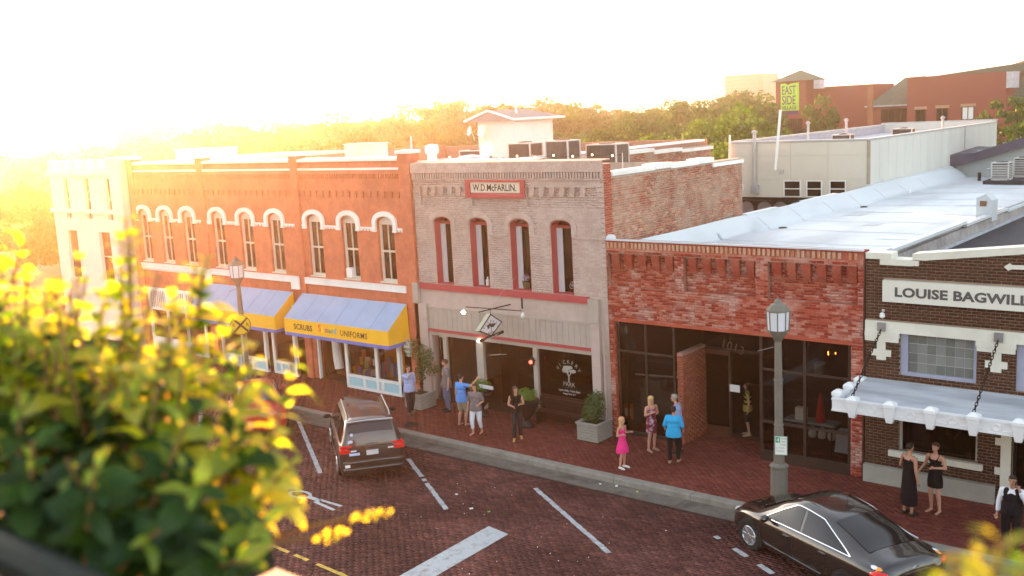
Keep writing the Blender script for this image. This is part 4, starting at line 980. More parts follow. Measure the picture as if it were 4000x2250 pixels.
# sloping-roofed shed behind
shd = T('shed', 'grey sided shed with a dark sloping roof edge behind the white roof', 'shed', (-12,60.8,5), world=True)
SID = M('grey_siding', (.36,.39,.38), .8, .06)
m = MB()
m.add([(-17.6,60.8,5),(-6,60.8,5),(-6,60.8,9.6),(-17.6,60.8,6.2)]+[(-17.6,61,5),(-6,61,5),(-6,61,9.6),(-17.6,61,6.2)], [(0,1,2,3),(7,6,5,4),(0,4,5,1),(1,5,6,2),(2,6,7,3),(3,7,4,0)]); sw_ = m.build('wall', SID, shd)
m = MB()
z = 5.1
while z < 9.4:
    xl_ = -17.6 if z < 6.2 else -17.6+(z-6.2)/3.4*11.6
    if xl_ < -6.2: m.prism([(60.76,z),(60.799,z),(60.799,z+.17),(60.785,z+.17)], 'x', xl_, -6)
    z += .19
m.build('siding_board', SID, sw_, kind='stuff')
NAVY = M('dark_fascia', (.075,.07,.10), .6, .15)
m = MB(); 
m.add([(-17.7,60.3,5.85),(-16.6,60.3,6.05),(-6,60.3,9.35),(-6,60.3,9.95),(-16.2,60.3,6.66),(-17.7,60.3,6.55)]+[(-17.7,66,5.85),(-16.6,66,6.05),(-6,66,9.35),(-6,66,9.95),(-16.2,66,6.66),(-17.7,66,6.75)], [(0,1,2,3,4,5),(11,10,9,8,7,6),(0,6,7,1),(1,7,8,2),(2,8,9,3),(3,9,10,4),(4,10,11,5),(5,11,6,0)]); m.build('fascia', NAVY, shd)

# ============================================================ grey panelled building behind
gry = T('panelled_building', 'long grey panelled flat-roofed building behind the white roof', 'building', (-21,47.9,0), world=True)
GP = M('grey_beige_panel', (.60,.555,.46), .75, .05, scale=.7, dirt=.2, dcol=(.34,.32,.28), dscale=.5, stretch=(1,1,.3)); GP2 = M('grey_panel', (.58,.565,.51), .75, .05, scale=.7, dirt=.2, dcol=(.34,.33,.3), dscale=.5, stretch=(1,1,.3))
GX0, GX1, GY0, GY1 = -24.7, -17.5, 47.9, 69.8
wh = [(-21.76,-20.86,5.33,6.13),(-20.58,-19.78,5.33,6.13),(-19.42,-18.60,5.33,6.13)]
m = MB(); wall_holes(m, GX0, GX1, 5.3, 8.0, GY0, GY0+.2, wh); m.build('front_wall', GP, gry)
m = MB(); m.box(GX1-.2,GX1,GY0+.201,GY1,0,8.0).box(GX0,GX0+.2,GY0+.201,GY1,0,8.0).box(GX0,GX1,GY1,GY1+.2,0,8.15); m.build('side_wall', GP2, gry)
# panel sheets
k = 0
for x0, x1 in ((GX0+.02,-23.4),(-23.38,-21.4),(-21.38,-19.5),(-19.48,GX1-.12)):
    MB().box(x0,x1,GY0-.02,GY0-.002,7.345,8.0).build('panel', GP, gry)
    MB().box(x0,x1,GY0-.02,GY0-.002,6.2,7.325).build('panel', GP, gry)
MB().box(GX0,-21.8,GY0-.02,GY0-.002,5.3,6.18).box(-18.56,GX1-.12,GY0-.02,GY0-.002,5.3,6.18).each('panel', GP, gry)
y = GY0+.1
while y < GY1-.1: MB().box(GX1+.002,GX1+.02,y,min(y+1.2,GY1)-.025,5.0,8.0).build('panel', GP2, gry); y += 1.2
MB().box(GX1-.11,GX1+.03,GY0-.04,GY0+.09,3,8.02).build('corner_trim', M('tan_trim', (.33,.28,.21), .8, .2), gry)
MB().box(GX0-.03,GX1+.05,GY0-.06,GY0+.25,8.01,8.09).box(GX1-.2,GX1+.05,GY0+.251,GY1,8.01,8.09).box(GX0-.03,GX0+.2,GY0+.251,GY1,8.01,8.12).box(GX0,GX1+.05,GY1,GY1+.25,8.15,8.22).build('roof_trim', GALV, gry)
MB().box(GX0+.2,GX1-.2,GY0+.25,GY1,7.5,7.6).build('roof', M('lilac_grey_roof', (.38,.37,.41), .8, .1), gry)
MB().box(GX0+.201,GX0+.22,GY0+.25,GY1,7.6,8.0).build('parapet_lining', M('lilac_grey_roof'), gry)
for a,b,p,q in wh:
    f = MB().box(a,a+.05,GY0-.05,GY0+.06,p,q).box(b-.05,b,GY0-.05,GY0+.06,p,q).box(a+.05,b-.05,GY0-.05,GY0+.06,p,p+.04).box(a+.05,b-.05,GY0-.05,GY0+.06,q-.04,q).box(a+.05,b-.05,GY0-.04,GY0+.05,(p+q)/2-.025,(p+q)/2+.02).build('window', WHITE, gry)
    box('pane', GLASSD, f, a+.05,b-.05,GY0+.0,GY0+.008,p+.04,q-.04)
    m = MB(); z = p+.06
    while z < q-.05: m.box(a+.051,b-.051,GY0+.03,GY0+.045,z,z+.02); z += .05
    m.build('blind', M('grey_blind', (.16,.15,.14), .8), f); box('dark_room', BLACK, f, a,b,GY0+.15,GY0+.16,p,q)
f = MB()
for i in range(14):
    t0, t1 = 2*math.pi*i/14, 2*math.pi*(i+1)/14
    f.prism([(-24.2+.3*math.cos(t0),5.78+.3*math.sin(t0)),(-24.2+.3*math.cos(t1),5.78+.3*math.sin(t1)),(-24.2+.23*math.cos(t1),5.78+.23*math.sin(t1)),(-24.2+.23*math.cos(t0),5.78+.23*math.sin(t0))], 'y', GY0-.07, GY0-.021)
f.box(-24.215,-24.185,GY0-.06,GY0-.03,5.56,6.0).box(-24.41,-23.99,GY0-.06,GY0-.03,5.765,5.795)
f = f.build('round_window', WHITE, gry); MB().lathe([(.23,0),(.23,.002)],0,0,4).build('pane_rim', WHITE, f) if False else None
m = MB().prism(arc(-24.2,5.78,.23,.23,0,2*math.pi*15/16,15), 'y', GY0-.028, GY0-.022).build('pane', GLASSD, f)
# painted wall beneath the grey front
m = MB().box(GX0-.5,GX1,GY0+.3,GY0+.4,0,5.29).box(GX0,GX1-.1,GY0-.3,GY0-.001,5.12,5.16).build('lower_wall', M('dark_lower_wall', (.03,.018,.016), .8, .3), gry)
m = MB()
for i, x in enumerate((-24.3,-23.3,-22.45,-21.6,-20.75,-19.9)): m.prism([(x,4.3),(x+.75,4.3)]+arc(x+.375,4.75,.375,.3,0,math.pi,6), 'y', GY0+.27, GY0+.299)
m.build('painted_arch', M('grey_mural', (.30,.27,.27), .8, .2), gry)
# pipes
single(MB().tube([(-23.23,GY0-.15,5.6),(-23.23,GY0-.15,8.55)], .09, 8).lathe([(.14,8.5),(.16,8.58),(.05,8.66)], -23.23, GY0-.15, 8).box(-23.4,-23.05,GY0-.3,GY0-.03,5.5,5.9), 'vent_pipe', GALV, 'galvanised flue with a box at its foot on the grey panelled wall', 'pipe')
single(MB().tube([(-21.97,GY0-.5,6.7),(-21.72,GY0-.4,9.6)], .07, 8), 'white_pole', WHITE, 'leaning white pole in front of the grey panelled wall', 'pole')
single(MB().box(-21.9,-21.75,GY0-.12,GY0-.02,6.52,6.66), 'junction_box', GREYM, 'small box on the grey wall at the foot of the leaning pole', 'box')
single(MB().tube([(-24.6,GY0-.2,7.0),(-24.55,GY0-.2,8.45)], .06, 6), 'white_post', WHITE, 'short white post at the left corner of the grey building', 'post')
for k, (x, y, h) in enumerate(((-21.6,50.5,.75),(-20.9,53.8,.75),(-17.9,60.3,.55))):
    single(MB().tube([(x,y,7.6),(x,y,8.1+h)], .07, 8).lathe([(.12,8.05+h),(.13,8.12+h),(.03,8.2+h)], x, y, 8), 'vent_pipe', GALV, ('capped flue nearest the left end of the grey flat roof','capped flue in the middle of the grey flat roof','capped flue by the right edge of the grey flat roof')[k], 'pipe', 'flues on the grey roof')
single(MB().tube([(GX1+.06,63,5.8),(GX1+.06,63,8.1)], .06, 6), 'downpipe', GREYM, 'grey downpipe on the long side of the grey panelled building', 'pipe')
ac_unit(-20.6, 52.6, 7.6, 1.0, .6, .5, 'pale air conditioner, nearer one on the grey flat roof', group='air conditioners on the grey roof')
ac_unit(-19.3, 58.0, 7.6, 1.1, .6, .55, 'pale air conditioner, farther one on the grey flat roof', group='air conditioners on the grey roof')

# ============================================================ penthouse and gear on the left roofs
pen = T('rooftop_shed', 'white clapboard rooftop shed with a hipped grey roof', 'shed', (-36.9,44,7.6), world=True)
CLW = M('white_clapboard', (.70,.67,.62), .7, .04)
pw = MB().box(-38.2,-35.6,44,47.5,7.55,9.8).build('wall', CLW, pen)
m = MB(); z = 7.6
while z < 9.75: m.prism([(43.975,z),(43.999,z),(43.999,z+.11),(43.99,z+.11)], 'x', -38.2, -35.6); m.prism([(-35.599,z),(-35.575,z),(-35.59,z+.11),(-35.599,z+.11)], 'y', 44, 47.5); z += .12
m.build('clapboard', CLW, pw, kind='stuff')
SHG = M('brown_grey_shingle', (.30,.24,.22), .9, .1)
m = MB(); E_ = [(-38.8,43.6,9.82),(-35.2,43.6,9.82),(-35.2,48.1,9.82),(-38.8,48.1,9.82)]
m.add(E_+[(-37.1,43.7,10.32),(-37.1,47,10.32)], [(0,3,5,4),(1,4,5,2),(2,5,3),(0,4,1)]); m.add([(a,b,c-.1) for a,b,c in E_]+E_, [(3,2,1,0),(0,1,5,4),(1,2,6,5),(2,3,7,6),(3,0,4,7)])
m.build('roof', [SHG], pen)
m = MB(); m.tube([(-38.82,43.55,9.77),(-37.1,43.6,10.3),(-35.18,43.55,9.77),(-35.15,48.1,9.77)], .07, 5); m.build('eave_trim', WHITE, pen)
MB().tube([(-36.2,45,10.1),(-36.2,45,10.5)], .06, 6).build('roof_vent', WHITE, pen)
for k, (x, y, z, r, lab, nx_) in enumerate(((-37.6,43.6,9.2,.36,'satellite dish on the white rooftop shed wall',-.3),(-38.3,43.4,9.25,.28,'small satellite dish left of the rooftop shed',-.5),(-28.2,33,8.62,.34,'white satellite dish standing beside the rooftop air conditioners',.2))):
    d = T('satellite_dish', lab, 'satellite dish', (x,y,z), group='rooftop satellite dishes')
    q = Vector((nx_,-1,.25)).to_track_quat('Z','Y').to_matrix().to_4x4()
    m = MB(); 
    prof_ = [(r*.05,-.06),(r*.5,-.04),(r*.85,.0),(r,.04)]
    vs = [q @ Vector((a*math.cos(t), a*math.sin(t), b)) for a,b in prof_ for t in np.linspace(0,2*math.pi,17)[:-1]]
    m.add(vs, [(i*16+j,i*16+(j+1)%16,(i+1)*16+(j+1)%16,(i+1)*16+j) for i in range(3) for j in range(16)]); m.build('dish', WHITE, d, smooth=True)
    MB().tube([(0,.05,0),(.05,.25,-.3),(.05,.3,-.55 if k<2 else -.95)], .02, 5).tube([q @ Vector((0,-r,0)), q @ Vector((0,-r*.6,.35))], .012, 5).build('arm', GREYM, d)
ac_unit(-30.0, 34.3, 7.75, 1.25, .8, .78, 'leftmost air conditioner on the tan and red roofs, pale', group='rooftop air conditioners')
ac_unit(-26.95, 34, 7.75, 1.2, .9, 1.05, 'tall dark grilled air conditioner in front of the rooftop shed, left of a pair', group='rooftop air conditioners')
ac_unit(-25.0, 34, 7.75, 1.15, .9, 1.1, 'tall dark grilled air conditioner, right of the adjoining pair', group='rooftop air conditioners')
ac_unit(-23.9, 35.6, 7.6, 1.5, 1.0, 1.0, 'wide dark grilled air conditioner behind the brick parapet', group='rooftop air conditioners')
single(MB().box(-37.1,-35.2,33,34,7.6,9.0).box(-37.15,-35.15,32.95,34.05,9.0,9.05), 'roof_unit', CREAM, 'pale boxy roof unit on the red building behind its middle bay', 'roof unit')
single(MB().box(-51.2,-48.2,33,35,8.1,9.0).box(-51.25,-48.15,32.95,35.05,9.0,9.05), 'roof_unit', WHITE, 'pale roof unit glaring behind the battlements at far left', 'roof unit')
single(MB().lathe([(1.35,7.6),(1.35,8.05),(1.1,8.3),(.5,8.5),(.02,8.55)], -27.0, 30.6, 20, sy=.7), 'roof_hatch', RW, 'low white domed roof bulge behind the tan parapet', 'roof hatch', smooth=True)
single(MB().tube([(-29.5,31,7.6),(-29.5,31,8.7)], .2, 10).lathe([(.27,8.6),(.3,8.75),(.27,8.95),(.05,9.0)], -29.5, 31, 12), 'roof_ventilator', WHITE, 'white round roof ventilator behind the corner pier', 'ventilator')
single(MB().tube([(-25.72,FY+.2,8.98),(-25.72,FY+.2,9.45)], .03, 6), 'white_post', WHITE, 'thin white post on the corner pier of the red building', 'post')
single(MB().tube([(-17.05+-.6,26.05,7.6),(-17.65,26.05,8.35)], .06, 6), 'white_post', WHITE, 'short white pipe at the right end of the tan roof', 'pipe')
# string of small lit bulbs along the tan parapet
lt = T('light_string', 'string of small lit bulbs along the tan parapet', 'string lights', (-21.5,27.5,8.5), world=True)
pts = [(-25.3+.39*k, 27.5, 8.62-.05*abs(math.sin(k*.8))) for k in range(20)]
MB().tube(pts, .006, 4).build('wire', BLACK, lt)
BE = M('warm_bulb', (1,.8,.5), .5, emit=(1,.72,.35), es=1.2)
for p in pts[::2]: MB().ball(p, .035, 8, 5).build('bulb', BE, lt)
for x in (-25.35,-21.5,-17.9): MB().tube([(x,27.5,7.2),(x,27.5,8.65)], .015, 5).build('post', GREYM, lt)

# ============================================================ brick complex on the hill and the far tower
esv = T('brick_complex', 'red brick complex with green hipped roofs on the hill at upper right', 'building', (-45,130,0), world=True)
ERB = M('complex_brick', (.27,.07,.05), .9, .2, scale=6, stretch=(1,1,3)); GRR = M('green_grey_shingle', (.10,.115,.085), .9, .15, scale=2)
hl = [(-59.3,-56.4,5.5,7.65)]
m = MB(); wall_holes(m, -60.1, -55.9, -.2, 12.55, 130, 130.4, hl); m.box(-60.1,-55.9,130.401,134.5,-.2,12.55); 
m.box(-55.899,-47.9,132.5,140,-.2,11.6)
m.box(-42.9,-31.6,130,142,-.2,12.1).box(-47.8,-43.0,131.5,142,-.2,8.9).box(-31.59,-22,132.5,142,-.2,8.8)
m.build('wall', ERB, esv)
m = MB()
m.add([(-60.6,129.6,12.55),(-55.0,129.6,12.55),(-55.0,135,12.55),(-60.6,135,12.55),(-57.6,132.3,14.0)], [(0,1,4),(1,2,4),(2,3,4),(3,0,4),(3,2,1,0)])
m.add([(-48.4,131,8.8),(-42.92,131,8.8),(-42.92,137,12.3),(-45.5,137,12.2),(-48.4,143,8.8)], [(0,1,2,3),(0,3,4)])
m.add([(-42.92,137,12.1),(-20,137,14.2),(-20,137,10),(-42.92,137,10)], [(0,3,2,1)])
m.add([(-36.2,142,12.5),(-32,139,13.4),(-20,137,14.6),(-20,131.8,8.8),(-31.5,131.8,8.8),(-31.5,138,12.2)], [(0,5,1),(5,4,3,2,1)])
m.build('roof', GRR, esv)
m = MB(); m.box(-48.5,-42.93,130.9,131.1,8.7,8.85).box(-31.4,-20,131.7,131.9,8.7,8.85).box(-55.05,-54.2,130.5,132,11.4,12.5).box(-31.6,-30.8,129.9,132.4,10.2,12.05); m.each('gutter_trim', M('lilac_trim', (.5,.47,.5), .7), esv)
def ewin(x0, x1, z0, z1, y, n=2, mat=GLASSD, bl=True):
    f = MB().box(x0-.06,x0+.03,y-.08,y-.001,z0,z1).box(x1-.03,x1+.06,y-.08,y-.001,z0,z1).box(x0+.03,x1-.03,y-.08,y-.001,z0,z0+.07).box(x0+.03,x1-.03,y-.08,y-.001,z1-.07,z1)
    for k in range(1, n): xx = x0+(x1-x0)*k/n; f.box(xx-.04, xx+.04, y-.08, y-.001, z0+.07, z1-.07)
    f = f.build('window', DARKW, esv); box('pane', mat, f, x0+.03,x1-.03,y-.03,y-.02,z0+.07,z1-.07)
    if bl: box('backing', M('dim_room', (.10,.095,.085), .8, .5, scale=1.5), f, x0+.03,x1-.03,y-.015,y-.008,z0+.07,z1-.07)
for k, (a, b, p, q) in enumerate(((-41.8,-40.7,6.6,8.15),(-39.3,-38.1,6.6,8.2),(-36.4,-35.1,6.7,8.25))): ewin(a,b,p,q,130,2, bl=k<2); MB().box(a-.2,b+.2,129.97,129.998,q+.02,q+.35).build('window_lintel', M('pale_brick', (.45,.25,.17), .9), esv)
box('white_blind', WHITE, esv, -36.35,-35.15,129.965,129.975,6.8,8.2)
ewin(-46.5,-43.3,6.2,8.4,131.5,4); ewin(-59.3,-56.4,5.5,7.65,130.1,4); ewin(-30.8,-24,5.5,8.5,132.5,6); ewin(-53.5,-52.4,6.8,8.0,132.5,1)
bn = T('banner', 'lime green and purple banner reading EAST SIDE VILLAGE on the brick tower', 'banner', (-58.1,129.9,8), world=True)
LIME = M('lime_banner', (.42,.72,.06), .7, .04); PUR = M('purple', (.10,.03,.14), .7, .05); PURL = M('purple_lettering', (.17,.09,.16), .7)
MB().add([(-59.35,129.88,8.72),(-56.82,129.88,8.72),(-56.82,129.88,12.35),(-57.9,129.88,12.25),(-58.35,129.88,12.05),(-58.7,129.88,12.3),(-59.35,129.88,12.25)]+[(-59.35,129.93,8.72),(-56.82,129.93,8.72),(-56.82,129.93,12.35),(-57.9,129.93,12.25),(-58.35,129.93,12.05),(-58.7,129.93,12.3),(-59.35,129.93,12.25)], [tuple(range(7)),tuple(range(13,6,-1))]+[(i,i+7,(i+1)%7+7,(i+1)%7) for i in range(7)]).build('banner_cloth', LIME, bn)
box('lower_band', PUR, bn, -59.2,-56.9,129.88,129.93,8.2,8.70)
text('EAST', 1.62, PURL, parent=bn, loc=(-59.2,129.86,10.85), sx=.55, ext=.02, bold=.01); text('SIDE', 1.62, PURL, parent=bn, loc=(-59.2,129.86,9.55), sx=.62, ext=.02, bold=.01); text('VILLAGE', .72, PURL, parent=bn, loc=(-59.2,129.86,8.88), sx=.78, ext=.02)
single(MB().tube([(-45.6,125,-.2),(-45.6,125,11.3)], .35, 8), 'brown_pole', M('rusty_pole', (.30,.11,.06), .8, .2), 'thick brown pole in front of the brick complex', 'pole')
single(MB().tube([(-59.9,127,-.2),(-59.9,127,9.6)], .22, 8), 'brown_pole', M('rusty_pole'), 'brown pole left of the brick tower', 'pole')
single(MB().tube([(-36.5,140,11),(-36.5,140,15.2)], .05, 5).box(-37.3,-35.7,139.97,140.03,15.0,15.06), 'antenna', GALV, 'thin roof antenna above the brick complex', 'antenna')
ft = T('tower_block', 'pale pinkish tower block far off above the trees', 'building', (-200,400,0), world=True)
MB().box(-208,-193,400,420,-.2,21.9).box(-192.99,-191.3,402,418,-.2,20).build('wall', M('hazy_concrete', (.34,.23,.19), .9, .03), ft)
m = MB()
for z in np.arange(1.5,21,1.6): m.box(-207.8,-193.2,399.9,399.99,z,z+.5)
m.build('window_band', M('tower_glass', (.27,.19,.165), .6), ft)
# ============================================================ vehicles
def interp(xs, ys, x):
    """smooth curve through the stations"""
    i = max(0, min(len(xs)-2, int(np.searchsorted(xs, x)-1)))
    h = xs[i+1]-xs[i]; t = min(1, max(0, (x-xs[i])/h))
    def sl(k):
        if k <= 0 or k >= len(xs)-1: return (ys[min(k+1,len(xs)-1)]-ys[max(k-1,0)])/(xs[min(k+1,len(xs)-1)]-xs[max(k-1,0)])*.7
        a = (ys[k]-ys[k-1])/(xs[k]-xs[k-1]); b = (ys[k+1]-ys[k])/(xs[k+1]-xs[k])
        return 0 if a*b <= 0 else 2*a*b/(a+b)
    m0, m1 = sl(i)*h, sl(i+1)*h
    return ys[i]*(2*t**3-3*t*t+1)+m0*(t**3-2*t*t+t)+ys[i+1]*(3*t*t-2*t**3)+m1*(t**3-t*t)
CHROME = M('chrome', (.75,.75,.73), .12, .02, metal=1.)
TYRE = M('tyre_rubber', (.015,.015,.015), .8, .2); RIM = M('alloy_rim', (.55,.55,.56), .25, .05, metal=.8)
CGL = M('car_glass', (.012,.011,.011), .06, .05, spec=.45)
REDL = M('red_lamp_glass', (.55,.015,.015), .12, .05, coat=.6, emit=(.8,.02,.01), es=.02); CLR = M('clear_lamp_glass', (.7,.7,.72), .1, .03, coat=1.); AMB = M('amber_lamp_glass', (.8,.28,.03), .15, .05, coat=.6)
BLKP = M('black_plastic', (.018,.018,.018), .5, .1)
def make_car(name, label, loc, ang, st, wheels, wr, paint, side_win, front, rear, rails=False, chrome_side=True, tail='sedan', sf=1.0):
    """st: stations (x, z0, zbelt, ztop, half width, half width of roof)"""
    st = sorted(st); X = [s[0] for s in st]
    P = [[s[k] for s in st] for k in range(1,6)]
    c = T(name, label, 'car', (loc[0], loc[1], -.14), math.radians(ang)); c.scale = (sf, 1, 1)
    def q(x): return [interp(X, p, x) for p in P]
    def sect(x):
        z0, zb, zt, wb, wr_ = q(x); pts = [(wb*.86,z0),(wb*.95,z0+.04),(wb*.99,z0+.28*(zb-z0)),(wb*1.0,z0+.55*(zb-z0)),(wb*.985,z0+.8*(zb-z0)),(wb*.965,zb-.03),(wb*.93,zb)]
        for u in (.08,.35,.65,.9): pts.append((wb*.92+(wr_-wb*.92)*u, zb+.01+(zt-.05-zb-.01)*u))
        pts += [(wr_*.93,zt-.015),(wr_*.65,zt+.012),(wr_*.33,zt+.02),(0,zt+.022)]
        return pts
    def side(x, u, s, o=.007):
        z0, zb, zt, wb, wr_ = q(x); return (x, s*(wb*.92+(wr_-wb*.92)*u+o), zb+.01+(zt-.05-zb-.01)*u)
    def top(x, v, o=.008):
        z0, zb, zt, wb, wr_ = q(x); return (x, v*wr_, zt+.02*(1-v*v)+o-.012*abs(v)**4)
    n = 56; mb = MB(); rows = []
    xs = np.linspace(X[0], X[-1], n)
    for x in xs:
        h = sect(x); rows.append([(x,-y,z) for y,z in h]+[(x,y,z) for y,z in h[-2::-1]])
    m = len(rows[0]); vs = [p for r in rows for p in r]
    fs = [(i*m+j, (i+1)*m+j, (i+1)*m+j+1, i*m+j+1) for i in range(n-1) for j in range(m-1)]+[((i)*m+m-1,(i+1)*m+m-1,(i+1)*m,i*m) for i in range(n-1)]
    fs += [tuple(range(m)), tuple(range(n*m-1,(n-1)*m-1,-1))]
    mb.add(vs, fs); body = mb.build('body', paint, c, smooth=True, auto=50)
    def patch(name, f, nu, nv, mat, par=c, smooth=True):
        p = MB(); g_ = [f(i/nu, j/nv) for i in range(nu+1) for j in range(nv+1)]
        p.add(g_, [(i*(nv+1)+j, (i+1)*(nv+1)+j, (i+1)*(nv+1)+j+1, i*(nv+1)+j+1) for i in range(nu) for j in range(nv)])
        return p.build(name, mat, par, smooth=smooth)
    for s in (-1, 1):
        wmn = min(w_[0] for w_ in side_win); wmx = max(w_[1] for w_ in side_win); bu = .16 if chrome_side else 0.
        for (a0, a1, b0, b1) in side_win:     # bottom x from a0 to a1, top x from b0 to b1
            patch('side_window', lambda u, v: side((a0+(a1-a0)*u)*(1-v)+(b0+(b1-b0)*u)*v+bu*math.sin(math.pi*v)*((u if a1 == wmx else 0)-((1-u) if a0 == wmn else 0)), .06+.86*v, s), 12, 10, CGL)
        if chrome_side:
            xa = min(w_[0] for w_ in side_win); xb = max(w_[1] for w_ in side_win); ta = min(w_[2] for w_ in side_win); tb = max(w_[3] for w_ in side_win)
            pts = [side(xa+(xb-xa)*t, .02, s, .012) for t in np.linspace(0,1,10)]+[side(xb+(tb-xb)*t+bu*math.sin(math.pi*t), .02+.92*t, s, .012) for t in np.linspace(.12,.98,7)]+[side(tb+(ta-tb)*t, .95, s, .012) for t in np.linspace(.1,1,10)]+[side(ta+(xa-ta)*t-bu*math.sin(math.pi*t), .95-.93*t, s, .012) for t in np.linspace(.05,1,8)]
            MB().tube(pts, .016, 5).build('window_trim', CHROME, c)
        x = (wheels[0]+wheels[1])/2
        MB().tube([side(x+dx, -0, s, 0) [:1]+(s*(q(x+dx)[3]+.006), q(x+dx)[0]+.18) for dx in np.linspace(-.75,.85,6)], .012, 5).build('side_moulding', paint, c)
        for x_ in (x-.75, x+.25): y_ = q(x_)[3]; MB().box(x_-.09,x_+.09,s*y_-.02,s*y_+.025,q(x_)[1]-.17,q(x_)[1]-.14).build('door_handle', paint, c)
        for x_ in (x-.9, x+.02, x+.95):
            l_ = [ (x_+.02*k, s*(q(x_)[3]*w_+.002), q(x_)[0]+(q(x_)[1]-q(x_)[0])*t) for k,(t,w_) in enumerate(((.05,.96),(.3,.99),(.55,1.0),(.8,.985),(.97,.95)))]
            MB().tube(l_, .004, 4).build('door_gap', BLKP, c)
        mx = front['mirror']; y_ = q(mx)[3]
        MB().ball((mx, s*(y_+.09), q(mx)[1]+.07), (.07,.12,.075), 10, 6).tube([(mx,s*(y_-.1),q(mx)[1]+.0),(mx,s*(y_+.03),q(mx)[1]+.05)], .03, 6).build('wing_mirror', BLKP if front.get('blackmirror') else paint, c, smooth=True)
    for wx in wheels:
        for s in (-1,1):
            y_ = q(wx)[3]
            pts = [(wx+(wr+.05)*math.cos(t), wr+(wr+.05)*math.sin(t)) for t in np.linspace(-.35,math.pi+.35,18)]
            MB().prism(pts, 'y', s*(y_-.10), s*(y_+.004)).build('wheel_arch', BLKP, c)
            wh_ = T('wheel', None, None); wh_.parent = c; wh_.location = (wx, s*(y_-.10), wr); wh_.rotation_euler = (math.radians(90*s*-1),0,0)
            t = MB(); prof_ = [(wr*.62,-.1),(wr*.95,-.11),(wr,-.07),(wr,.07),(wr*.95,.115),(wr*.66,.115)]
            t.lathe(prof_, 0, 0, 26); t.build('tyre', TYRE, wh_, smooth=True, auto=40)
            r_ = MB(); r_.lathe([(wr*.66,.116),(wr*.62,.13),(wr*.58,.10)],0,0,26)
            for k in range(8):
                a = k*math.pi/4; Mz = Matrix.Rotation(a,3,'Z'); r_.obox(Mz @ Vector((wr*.35,0,.118)), wr*.56, .055, .02, M=Mz)
            r_.lathe([(.05,.1),(.06,.14),(.03,.145)],0,0,10); r_.build('rim', RIM, wh_)
    # screens
    xa, xb = front['ws']; patch('windscreen', lambda u, v: top(xa+(xb-xa)*u, -.93+1.86*v), 8, 10, CGL)
    xa, xb = rear['ws']; patch('rear_window', lambda u, v: top(xa+(xb-xa)*u, -.9+1.8*v, .010), 8, 10, CGL)
    return c, q, side, top
def rear_panel(c, q, x, kind):
    z0, zb, zt, wb, wr_ = q(x)
# dark sedan at lower right
SED = [(-2.38,.38,.78,.86,.62,.40),(-2.30,.26,.92,1.00,.80,.60),(-1.9,.20,.97,1.06,.88,.66),(-1.55,.19,.98,1.12,.90,.64),(-1.0,.19,.97,1.30,.91,.60),(-.45,.19,.95,1.44,.915,.58),(.1,.19,.93,1.48,.915,.58),(.55,.19,.91,1.37,.91,.60),(1.0,.19,.88,1.12,.905,.66),(1.3,.19,.86,.97,.90,.70),(1.8,.2,.80,.88,.87,.68),(2.2,.24,.68,.76,.78,.55),(2.4,.34,.56,.63,.60,.40)]
SED2 = [((x if -1.62 < x < 1.5 else 1.38+(x-1.38)*.80 if x > 0 else -1.62+(x+1.62)*.72),)+tuple(r) for x, *r in SED]
BROWNP = M('dark_metallic_paint', (.022,.017,.014), .22, .1, spec=.6, coat=1., metal=.3)
c, q, side, top = make_car('parked_car', 'black sedan parked at the kerb beside the street lamp', (-8.33,20.60), 153.5, SED2, (-1.36,1.38), .33, BROWNP,
    [(-.05,.98,0.0,.22),(-1.42,-.12,-.52,-.07)], dict(ws=(.48,1.22), mirror=.78, blackmirror=False), dict(ws=(-1.62,-.72)), sf=1.12); c.scale = (1.14,1.08,1.05)
for s in (-1,1):
    m = MB(); m.ball((-1.96, s*.72, .86), (.20,.15,.10), 12, 8); o = m.build('taillight', REDL, c, smooth=True); o['label'] = 'red tail lamp with an amber and clear upper part'
    MB().ball((-1.93, s*.70, .90), (.16,.13,.085), 12, 8).build('indicator', AMB, o, smooth=True); MB().ball((-1.87, s*.73, .92), (.15,.10,.075), 12, 8).build('reverse_lamp', CLR, o, smooth=True)
    MB().ball((1.95, s*.64, .66), (.18,.12,.07), 12, 8).build('headlight', CLR, c, smooth=True)
MB().box(-2.18,-2.13,-.3,.3,.82,.845).build('boot_trim', CHROME, c)
MB().lathe([(.06,0),(.05,.01)],0,0,12)
MB().tube([(-2.15,.055*math.cos(t),.90+.04*math.sin(t)) for t in np.linspace(0,2*math.pi,13)], .009, 5).build('badge_ring', CHROME, c)
MB().box(-2.185,-2.165,-.2,.2,.55,.68).build('licence_plate', M('blue_white_plate', (.35,.42,.65), .5), c)
MB().ball((-1.72,0,1.055),(.05,.02,.05),8,5).build('aerial_fin', BROWNP, c)
MB().prism([(-1.93,.94),(-1.75,1.02),(-1.75,1.09),(-1.9,1.065)], 'y', -.28, .28).build('shelf_lamp', BLKP, c) if False else None
